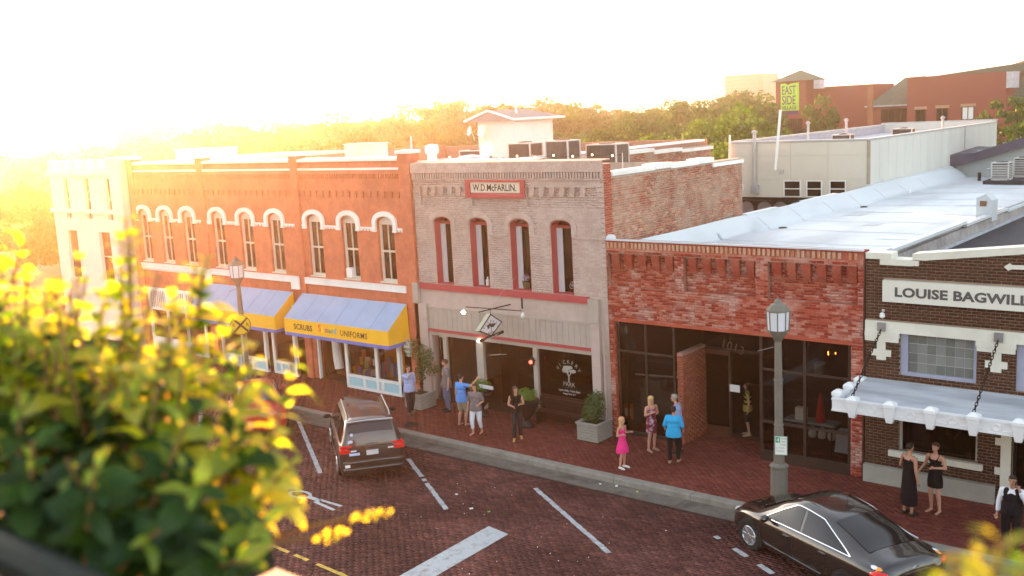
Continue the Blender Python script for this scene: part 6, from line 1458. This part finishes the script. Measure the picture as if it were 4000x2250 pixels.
# facing: 0 looks along -Y (to the camera side), 90 looks along +X
person('man in a light blue shirt and dark trousers reaching out beside the planter', (-24.62,24.0), 75, 1.73, SKIN1, HAIRB, 0, LBLUE, NAVYC, SHB, dn(1), ((.05,-.16,-.06),(.08,-.42,.14)), top_kind='shirt', sleeve=1.15, stride=.10, build_=1.1)
t, k = person('bearded man in a grey shirt and jeans standing at the tan shop door', (-23.75,24.95), -35, 1.82, SKIN1, HAIRBR, 0, GTEE, JEAN, SHB, dn(1), ((-.05,.03,-.27),(-.02,-.12,-.50)), sleeve=.62, beard=True, build_=1.12, head_turn=-25)
MB().ball(k['J'](0,-.128,1.30), (.055,.012,.065), 8, 6).build('shirt_print', M('orange_print', (.8,.42,.03), .8), t)
person('man in a bright blue shirt and khaki shorts seen from behind pointing right', (-22.15,23.95), 175, 1.72, SKIN1, HAIRB, 0, BTEE, KHAKI, None, ((.05,.03,-.27),(.09,.0,-.55)) , ((-.24,-.08,.0),(-.40,-.20,.24)), sleeve=.55, bottom_kind='shorts', build_=1.15, stride=.05)
person('woman in a grey blouse and white cropped trousers walking to the street', (-21.15,23.5), 15, 1.64, SKIN1, HAIRBR, .12, CARD, WTR, None, ((.10,.02,-.24),(-.02,-.16,-.34)), dn(-1,o=.09), sleeve=.85, bottom_kind='capri', build_=1.15, stride=.12)
t, k = person('woman in a black top and dark trousers holding something in both hands', (-19.66,23.72), 40, 1.70, SKIN1, HAIRBR, .22, BLKC, NAVYC, SHT, ((.05,.0,-.24),(-.08,-.22,-.20)), ((-.06,.02,-.25),(.10,-.22,-.27)), top_kind='tank', stride=.12, build_=.92, head_turn=20)
o = MB().box(-.04,.04,-.27,-.25,1.12,1.24).build('handheld_phone', BLACK); o.location = (-19.50,23.5,1.16); tag(o, 'dark phone held by the woman in the black top', 'phone')
t, k = person('young girl in a bright pink dress with long blonde hair and white shoes', (-15.42,23.2), 85, 1.48, SKIN1, HAIRBL, .34, M('pink_dress_cloth', (.75,.03,.20), .85, .15, scale=20), None, SHW, ((.03,.02,-.24),(.0,-.22,-.16)), ((-.04,.03,-.25),(.0,-.2,-.18)), top_kind='dress', sleeve=0, skirt=.50, hem=.56, child=True, build_=.82)
MB().tube([k['hp'](.085*math.cos(a),.0,.035+.095*math.sin(a)) for a in np.linspace(.1,3.04,9)], .008, 5).build('headband', M('pink_band', (.7,.1,.15), .7), t)
PAT = M('patterned_dress_cloth', (.50,.03,.09), .85, .3, scale=9, col2=(.02,.01,.012), dirt=1.0, dcol=(.62,.5,.58), dscale=7)
person('blonde woman in a pink black and white patterned dress with folded arms', (-15.5,24.9), 70, 1.66, SKIN1, HAIRBL, .2, PAT, None, SHN, ((.06,-.02,-.22),(-.14,-.22,-.16)), ((-.06,-.02,-.22),(.14,-.2,-.12)), top_kind='dress', sleeve=0, skirt=.38, hem=.60, build_=1.0)
person('grey haired man in a pale shirt leaning by the dark window post', (-14.75,25.15), -80, 1.74, SKIN1, HAIRG, 0, LBLUE, NAVYC, SHB, dn(1), dn(-1), sleeve=1.9, hunch=.12, lean=.05, build_=1.05)
person('woman in a turquoise jacket and black trousers seen from behind', (-14.43,24.35), 195, 1.63, SKIN2, HAIRB, .02, TURQ, BLKC, SHN, ((.09,.02,-.24),(.12,-.12,-.42)), ((-.09,.02,-.24),(-.06,-.14,-.42)), sleeve=1.4, build_=1.28, stride=.08, lean=.04)
STR = M('striped_cloth', (.28,.23,.045), .8, .1)
t, k = person('person in a yellow and black striped top in the dark doorway of 1013', (-13.75,27.6), -60, 1.65, SKIN2, HAIRB, .15, STR, BLKC, SHN, dn(1), dn(-1), sleeve=.3, build_=.95, bottom_kind='shorts')
for z in (1.0,1.14,1.28): MB().lathe([(.172,z),(.174,z+.06)],0,0,16,sy=.74).build('dark_stripe', BLKC, t)
person('woman in a long black dress with short dark hair seen from behind', (-7.75,24.0), 155, 1.78, SKIN2, HAIRB, .0, BLKC, None, SHB, ((.08,.0,-.25),(.10,-.20,-.42)), dn(-1), top_kind='dress', sleeve=0, skirt=.44, hem=.26, build_=1.0)
person('woman in a short black dress with bare arms facing her companion', (-7.28,24.45), -15, 1.74, SKIN1, HAIRBR, .05, BLKC, None, None, ((.07,.02,-.24),(-.14,-.16,-.24)), ((-.10,.02,-.25),(-.20,-.10,-.44)), top_kind='dress', sleeve=0, skirt=.38, hem=.66, build_=1.0)
t, k = person('man in a dark waistcoat and white shirt talking on a phone', (-5.22,22.95), 5, 1.78, SKIN2, HAIRB, 0, M('white_shirt_cloth', (.62,.62,.68), .9, .05), BLKC, SHB, ((.10,-.04,-.22),(-.06,-.14,.14)), dn(-1,o=.07), sleeve=1.75, build_=1.12, extra='tuck')
m = MB()
for z, rx, ry, rz in ((1.34,.150,.118,.13),(1.27,.165,.128,.16),(1.14,.175,.135,.18)): m.ball(k['J'](0,.004,z), (rx*1.12*k['s']+.016,ry*1.12*k['s']+.016,rz*k['s']), 14, 8)
for sx in (-1,1): m.limb(k['J'](sx*.105,-.03,1.43), k['J'](sx*.085,-.06,1.27), .072, .085)
m.lathe([(.232,.93*k['s']),(.226,1.05*k['s']),(.19,1.2*k['s'])], 0, 0, 16, sy=.84)
remesh(m.build('waistcoat', BLKC, t), .012, 2)
p_ = MB().box(-.012,.012,-.03,.03,-.06,.06).build('phone', BLKP); p_.location = (-5.12,22.82,1.60); tag(p_, 'phone held to the ear of the man in the waistcoat', 'phone')
person('person in pale clothes at the right edge behind the man in the waistcoat', (-4.75,24.3), -60, 1.72, SKIN1, HAIRB, .1, M('pale_shirt_cloth', (.42,.42,.46), .9), M('grey_trouser_cloth', (.12,.11,.11), .9), SHB, dn(1), dn(-1), sleeve=.7)

# ============================================================ trees
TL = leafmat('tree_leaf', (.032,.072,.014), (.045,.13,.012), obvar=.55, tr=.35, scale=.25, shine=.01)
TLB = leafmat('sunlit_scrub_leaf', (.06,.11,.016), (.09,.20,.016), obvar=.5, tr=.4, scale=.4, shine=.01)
BARK = M('bark', (.08,.055,.04), .9, .3)
def crown_arrays(seed, R_, H_, ncl, nl, size):
    g_ = np.random.default_rng(seed); cl = []
    for _ in range(ncl):
        d = g_.normal(size=3); d /= np.linalg.norm(d); r = g_.uniform(.35,1)**.5
        cl.append((d[0]*R_*r*.85, d[1]*R_*r*.85, H_*.5+d[2]*H_*.42*r, g_.uniform(.16,.34)*R_))
    cl = np.array(cl); idx = g_.integers(0, ncl, nl)
    d = g_.normal(size=(nl,3)); d /= np.linalg.norm(d,axis=1)[:,None]; d[:,2] = np.abs(d[:,2])*.9+d[:,2]*.1
    p = cl[idx,:3]+d*(cl[idx,3]*g_.uniform(.6,1.08,nl))[:,None]
    n_ = d+g_.normal(size=(nl,3))*.55; n_ /= np.linalg.norm(n_,axis=1)[:,None]
    a = np.cross(n_, g_.normal(size=(nl,3))); a /= np.linalg.norm(a,axis=1)[:,None]; b = np.cross(n_, a)
    s = (size*g_.uniform(.5,1.4,nl))[:,None]
    return np.stack([p-a*s, p-b*s*.7, p+a*s, p+b*s*.7], 1)
def quads_obj(name, q, mat, parent=None, kind=None, loc=None):
    q = q.reshape(-1,4,3); n = len(q); me = bpy.data.meshes.new(name)
    me.vertices.add(n*4); me.vertices.foreach_set('co', q.reshape(-1)); me.loops.add(n*4); me.loops.foreach_set('vertex_index', np.arange(n*4))
    me.polygons.add(n); me.polygons.foreach_set('loop_start', np.arange(n)*4); me.update(calc_edges=True); me.materials.append(mat)
    o = bpy.data.objects.new(name, me); COL.objects.link(o)
    if parent: o.parent = parent
    if kind: o['kind'] = kind
    return o
protos = [crown_arrays(k, 5.2, 9.5, 46, 4800, .23) for k in range(6)]
g2 = np.random.default_rng(5)
# far wood: one mass
allq = []
def wood_row(n, px0, px1, depth0, depth1, ztop_f, sc_=1.0):
    for i in range(n):
        t = (i+g2.uniform(-.3,.3))/(n-1); px = px0+(px1-px0)*t
        az = yaw-math.atan((px-1288)/2576.); D_ = g2.uniform(depth0, depth1)
        x, y = -math.sin(az)*D_, math.cos(az)*D_
        zt_ = ztop_f(px, D_)+g2.uniform(-.9,.6)*D_/130
        q = protos[g2.integers(6)].copy(); th = g2.uniform(0,6.28); c_, s_ = math.cos(th), math.sin(th)
        sc = D_/130*g2.uniform(.8,1.15)*sc_
        q = q @ np.array([[c_,s_,0],[-s_,c_,0],[0,0,1]])*sc
        q += np.array([x, y, zt_-9.2*sc]); allq.append(q)
def ztop(px, D_):
    # height of the tree line above the eye, in picture heights at this bearing
    hy = 377-px*.0514-22
    ys = np.interp(px, [-200,150,290,400,640,760,900,1100,1300,1480,1560,1650,1780,1950,2200,2700],[385,376,338,326,315,300,285,262,256,264,268,240,258,232,240,240])
    hz = 413-px*.0514-32
    hz = 1449/2 - 2576*math.tan(pitch) - (px-1288)*math.tan(-roll)
    return 10+(hz-ys)/2576*D_*1.0
wood_row(44, -150, 1950, 165, 215, ztop)
wood_row(42, -100, 1925, 125, 150, lambda p, d: ztop(p, d)-1.0*d/130)
wood_row(38, 250, 1900, 95, 112, lambda p, d: ztop(p, d)-3.3*d/130, 1.0)
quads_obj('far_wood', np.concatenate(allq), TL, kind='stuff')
# nearer trees one can tell apart
proto_t = {}
def tree(label, x, y, h, k, mat=TL, group=None, w_=1.0, size=None):
    t = T('tree', label, 'tree', (x,y,-.2), rnd.random()*6, group)
    if (k, mat.name) not in proto_t:
        q = protos[k]*.1; o = quads_obj('crown', q, mat); proto_t[(k,mat.name)] = o.data; bpy.data.objects.remove(o)
    o = bpy.data.objects.new('crown', proto_t[(k,mat.name)]); COL.objects.link(o); o.parent = t; o.location = (0,0,h*.22); o.scale = (h*.75*w_, h*.75*w_, h*.82)
    m = MB(); m.tube([(0,0,0),(.1,0,h*.25),(.0,.1,h*.6)], [.03*h,.022*h,.008*h], 7).tube([(0.05,0,h*.25),(h*.12,.1,h*.5)], [.014*h,.005*h], 5).tube([(0.05,0,h*.28),(-h*.12,-.1,h*.55)], [.014*h,.005*h], 5); m.build('trunk', BARK, t)
    return t
names = ['low sunlit tree just left of the rooftop shed','bushy tree between the rooftop shed and the roof air conditioners','sunlit round tree right above the roof air conditioners','yellow-green shrubby tree above the sloping brick parapet','bright tree behind the white coping of the brick side wall','tree beside the left corner of the grey building','taller dark tree behind the left corner of the grey building','tree close behind the white post of the grey building']
for k, (px, D_, zt_, lab) in enumerate(((1150,75,6.9,names[0]),(1390,80,7.6,names[1]),(1500,72,8.1,names[2]),(1570,66,7.6,names[3]),(1650,72,8.2,names[4]),(1740,70,8.4,names[5]),(1830,84,9.3,names[6]),(1900,90,9.6,names[7]))):
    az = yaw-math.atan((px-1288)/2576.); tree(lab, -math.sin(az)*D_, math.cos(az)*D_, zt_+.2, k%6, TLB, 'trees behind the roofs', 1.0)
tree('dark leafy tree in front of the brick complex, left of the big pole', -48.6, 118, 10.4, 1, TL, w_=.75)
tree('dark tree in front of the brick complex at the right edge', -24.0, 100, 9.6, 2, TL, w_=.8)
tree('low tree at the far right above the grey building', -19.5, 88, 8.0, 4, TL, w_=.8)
for k, px in enumerate((60, 190)):
    az = yaw-math.atan((px-1288)/2576.); D_ = 70; tree(('leftmost tree beyond the battlemented building','second tree from the left beyond the battlements')[k], -math.sin(az)*D_, math.cos(az)*D_, 7.6, k, TL)

# ============================================================ the near roof terrace: parapet, planter and potted shrubs
pc = T('terrace_parapet', 'cream parapet cap of the near terrace at the bottom edge', 'wall', (-2,.75,0), world=True)
CAPM = M('cream_cap_stone', (.62,.50,.35), .8, .08, scale=8, bump=.3); 
MB().box(-7,3,.62,1.24,9.0,9.08).build('cap', CAPM, pc); MB().box(-7,3,.68,1.15,-.2,8.999).build('wall', M('near_brick', (.2,.1,.07), .9), pc)
RAIL = M('green_black_rail', (.010,.017,.015), .6, .2, spec=.1)
rl_ = T('railing', 'dark green rail and bars of the near terrace at lower left', 'railing', (-2,.6,9), world=True)
MB().tube([(-6,.60,9.42),(-.2,.60,9.42)], .028, 10).build('top_rail', RAIL, rl_); MB().tube([(-6,.60,9.14),(-.2,.60,9.14)], .02, 8).build('lower_rail', RAIL, rl_)
x = -5.9
while x < -.2: MB().tube([(x,.60,8.6),(x,.60,9.4)], .009, 6).build('baluster', RAIL, rl_); x += .12
PLB = M('black_planter_plastic', (.012,.012,.012), .6, .2)
SOIL = M('soil')
def pot(label, x0, x1, y0, y1, z0, z1):
    t = T('planter', label, 'planter', ((x0+x1)/2,(y0+y1)/2,z0), world=True)
    MB().prism([(x0+.03,z0),(x1-.03,z0),(x1,z1),(x0,z1)], 'y', y0, y1).build('trough', PLB, t)
    MB().box(x0-.02,x1+.02,y0-.02,y0+.01,z1-.03,z1+.01).box(x0-.02,x1+.02,y1-.01,y1+.02,z1-.03,z1+.01).box(x1-.01,x1+.02,y0+.01,y1-.01,z1-.03,z1+.01).box(x0-.02,x0+.01,y0+.01,y1-.01,z1-.03,z1+.01).build('rim', PLB, t)
    box('soil', SOIL, t, x0+.01,x1-.01,y0+.01,y1-.01,z1-.02,z1+.004)
LEAF_SHADE = leafmat('shaded_plant_leaf', (.010,.034,.004), (.09,.20,.006), gloss=.5, obvar=.6, tr=.45, scale=14, shine=.02)  # darker leaf colour stands in for the shade low in the bush
LEAF = leafmat('plant_leaf', (.10,.14,.008), (.70,1.0,.03), gloss=.45, obvar=.42, tr=.58, shine=.03, scale=14)
LEAFY = leafmat('yellow_glare_leaf', (.45,.38,.02), (1.0,.85,.04), gloss=.4, obvar=.2, tr=.6, scale=14)  # own yellow of the sprig; in the trough shrubs, golden glare as colour
STEM = M('plant_stem', (.25,.13,.05), .6, .2)
def leaf_mesh(seed):
    g_ = random.Random(seed); n = 6; wd_ = g_.uniform(.24,.38); vs = []; fs = []
    for i in range(n+1):
        t = i/n; w_ = wd_*math.sin(math.pi*min(1,t*.93+.05))**.75*(1-.15*t); 
        z = .10*math.sin(math.pi*t*.6)-.42*t*t*g_.uniform(.9,1.1)
        x = t*(1-.12*t)
        for s_, lift in ((-1,.10),(0,0),(1,.10)): vs.append((x, s_*w_*.72, z+lift*abs(s_)*w_*1.2-.03*math.sin(9*t)*abs(s_)))
    for i in range(n):
        for j in range(2): q = i*3+j; fs.append((q, q+1, q+4, q+3))
    me = bpy.data.meshes.new('leaf'); me.from_pydata(vs, [], fs); me.polygons.foreach_set('use_smooth', [True]*len(fs)); me.update(); return me
LM = [leaf_mesh(k) for k in range(5)]
for m_ in LM: m_.materials.append(LEAF)
LMY = [leaf_mesh(k+9) for k in range(3)]
for m_ in LMY: m_.materials.append(LEAFY)
LM_SHADE = [leaf_mesh(k+20) for k in range(4)]
for m_ in LM_SHADE: m_.materials.append(LEAF_SHADE)
def shrub(label, stems, size=.062, step=.032, start=.15, yellow=.12, maxn=300, cat='plant', dark=.0):
    base = Vector(stems[0][0]); t = T('potted_shrub', label, cat, base, world=True); cnt = 0
    for a, b, *o_ in stems:
        a, b = Vector(a), Vector(b); L_ = (b-a).length; mid = a.lerp(b,.5)+Vector((rnd.uniform(-.03,.03),rnd.uniform(-.03,.03),.02))
        P = [a*(1-u)**2+mid*2*u*(1-u)+b*u*u for u in np.linspace(0,1,10)]
        MB().tube(P, [.0045*(1-.6*i/9)+.0008 for i in range(10)], 5).build('stem', STEM, t)
        st0 = o_[0] if o_ else start
        n_ = max(3, int(L_*(1-st0)/step)); ph = rnd.random()*6
        for i in range(n_):
            u = st0+(1-st0)*(i+.5)/n_; p = a*(1-u)**2+mid*2*u*(1-u)+b*u*u; d = (b-a).normalized()
            sz = size*(1.05-.55*max(0,u-.55)/.45)*rnd.choice((.5,.7,.85,1,1,1.1,1.25))*rnd.uniform(.9,1.1)
            for k in (0,1):
                if cnt >= maxn: break
                if rnd.random() < .10: continue
                ang = ph+i*math.pi/2+k*math.pi+rnd.uniform(-.4,.4)
                hor = Vector((math.cos(ang), math.sin(ang), 0)); hor = (hor-d*hor.dot(d)).normalized()
                rise = rnd.uniform(.15,.55)+.5*max(0,u-.8)/.2
                X = (hor+d*rise).normalized(); Y = d.cross(X).normalized(); Z = X.cross(Y)
                if Z.z < 0 and abs(d.z) > .3: Z = -Z; Y = -Y
                R_ = Matrix((X, Y, Z)).transposed() @ Matrix.Rotation(rnd.uniform(-.35,.35),3,'X')
                me = rnd.choice(LMY if rnd.random() < yellow else LM_SHADE if rnd.random() < dark*(1.5-1.5*u) else LM)  # dark leaves thicken towards the stem base, painting in the shade there
                o = bpy.data.objects.new('leaf', me); COL.objects.link(o); o.parent = t
                o.matrix_local = Matrix.Translation(p-base) @ R_.to_4x4() @ Matrix.Scale(sz,4)
                cnt += 1
    return t
pot('long black planter trough on the cream parapet cap holding the shrubs', -3.2, -1.43, .68, 1.0, 9.08, 9.27)
def bs(x, y=None): return (max(-3.0, min(-1.47, x)), y if y else rnd.uniform(.72,.97), 9.27)
tips = [(-1.728,.997,9.853),(-1.567,1.052,9.784),(-2.028,1.059,9.762),(-2.166,1.013,9.795),(-2.275,1.008,9.757)]
def fill(n, xr, yr, zf):
    o = []
    for _ in range(n):
        x = rnd.uniform(*xr); y = rnd.uniform(*yr); z = zf(x, y)+rnd.uniform(-.05,.03)
        o.append((bs(x+rnd.uniform(-.1,.08)), (x, y, z), .15))
    return o
S1 = [(bs(-1.70,.93),(-1.70,.99,9.83),.5),(bs(-1.66,.93),(-1.755,1.0,9.82),.5),(bs(-1.56,.94),(-1.55,1.03,9.76),.5),(bs(-1.58,.94),(-1.60,1.05,9.765),.5),(bs(-1.68,.95),(-1.728,.997,9.853),.2),(bs(-1.55,.96),(-1.567,1.052,9.784),.35),(bs(-1.60,.9),(-1.60,1.0,9.72),.2),(bs(-1.5,.9),(-1.513,.927,9.696),.15),(bs(-1.5,.95),(-1.544,1.056,9.67),.2),(bs(-1.42,.95),(-1.429,1.035,9.642),.3),(bs(-1.45,.96),(-1.461,1.146,9.600),.35),(bs(-1.4,.95),(-1.386,1.037,9.507),.2),(bs(-1.4,.93),(-1.28,.986,9.472),.25),(bs(-1.42,.9),(-1.32,.93,9.60),.2)]
S2 = [(bs(-2.0,.95),(-2.028,1.059,9.762),.2),(bs(-2.1),(-2.166,1.013,9.79),.2),(bs(-2.2),(-2.275,1.008,9.757),.2)]+fill(12, (-2.4,-1.8), (.85,1.05), lambda x,y: 9.76)
S3 = fill(14, (-1.95,-1.58), (.78,1.0), lambda x,y: 9.74)
S5 = fill(14, (-1.70,-1.38), (.78,1.0), lambda x,y: 9.67)
S6 = fill(12, (-2.2,-1.75), (.72,.88), lambda x,y: 9.72)
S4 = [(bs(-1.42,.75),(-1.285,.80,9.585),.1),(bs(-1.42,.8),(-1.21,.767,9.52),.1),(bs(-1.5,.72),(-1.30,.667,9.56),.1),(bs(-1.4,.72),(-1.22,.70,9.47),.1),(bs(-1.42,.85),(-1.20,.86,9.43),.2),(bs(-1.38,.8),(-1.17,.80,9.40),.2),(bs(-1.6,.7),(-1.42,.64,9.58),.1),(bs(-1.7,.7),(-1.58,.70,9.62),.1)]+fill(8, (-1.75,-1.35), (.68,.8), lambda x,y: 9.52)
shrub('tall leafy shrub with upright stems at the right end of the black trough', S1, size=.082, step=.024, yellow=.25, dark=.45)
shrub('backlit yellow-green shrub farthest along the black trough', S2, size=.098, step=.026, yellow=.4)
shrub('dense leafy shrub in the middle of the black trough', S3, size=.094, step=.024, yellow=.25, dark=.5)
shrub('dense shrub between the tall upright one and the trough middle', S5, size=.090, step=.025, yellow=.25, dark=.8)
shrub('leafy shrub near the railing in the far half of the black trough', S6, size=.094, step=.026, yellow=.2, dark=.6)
shrub('darker broad-leaved shrub, shade put into its leaf colour, overhanging the near side of the black trough', S4, size=.082, step=.024, yellow=.0, dark=2.4)
shrub('thin reddish sprig with small yellow leaves reaching out over the street', [((-1.46,.97,9.27),(-1.163,1.07,9.380),.78),((-1.46,.97,9.27),(-1.209,1.01,9.356),.80),((-1.46,.95,9.27),(-1.262,.975,9.41),.5)], size=.034, step=.010, yellow=1., cat='plant')
t = T('planter', 'small dark pot at the right end of the parapet cap', 'planter', (-.25,.85,9.08)); MB().lathe([(.08,0),(.10,.15),(.11,.16)],0,0,16).build('pot', PLB, t)
shrub('rounded yellow-green leafy clump at the bottom right corner', [((-.25,.86,9.24),(-.235,.92,9.60),.35),((-.24,.86,9.24),(-.20,.93,9.595),.35),((-.26,.85,9.24),(-.262,.90,9.575),.35),((-.24,.86,9.24),(-.175,.91,9.575),.35),((-.25,.84,9.24),(-.22,.86,9.60),.4),((-.25,.84,9.24),(-.245,.88,9.605),.4),((-.24,.85,9.24),(-.19,.89,9.60),.4),((-.25,.84,9.24),(-.21,.90,9.62),.45)], size=.056, step=.016, yellow=.0)

# ============================================================ sunset haze
hz = MB().box(-1400, 1400, -310, 1400, -1.25, 26.0).build('haze', M('tmp_haze'), kind='stuff')
hm = bpy.data.materials.new('haze'); hm.use_nodes = True; n = hm.node_tree; n.nodes.clear()
ov = n.nodes.new('ShaderNodeOutputMaterial'); pv = n.nodes.new('ShaderNodeVolumePrincipled')
pv.inputs['Color'].default_value = (1.0,.86,.68,1); pv.inputs['Density'].default_value = HAZE_D; pv.inputs['Anisotropy'].default_value = HAZE_G
n.links.new(pv.outputs[0], ov.inputs['Volume']); hz.data.materials.clear(); hz.data.materials.append(hm)
hz.display_type = 'WIRE'
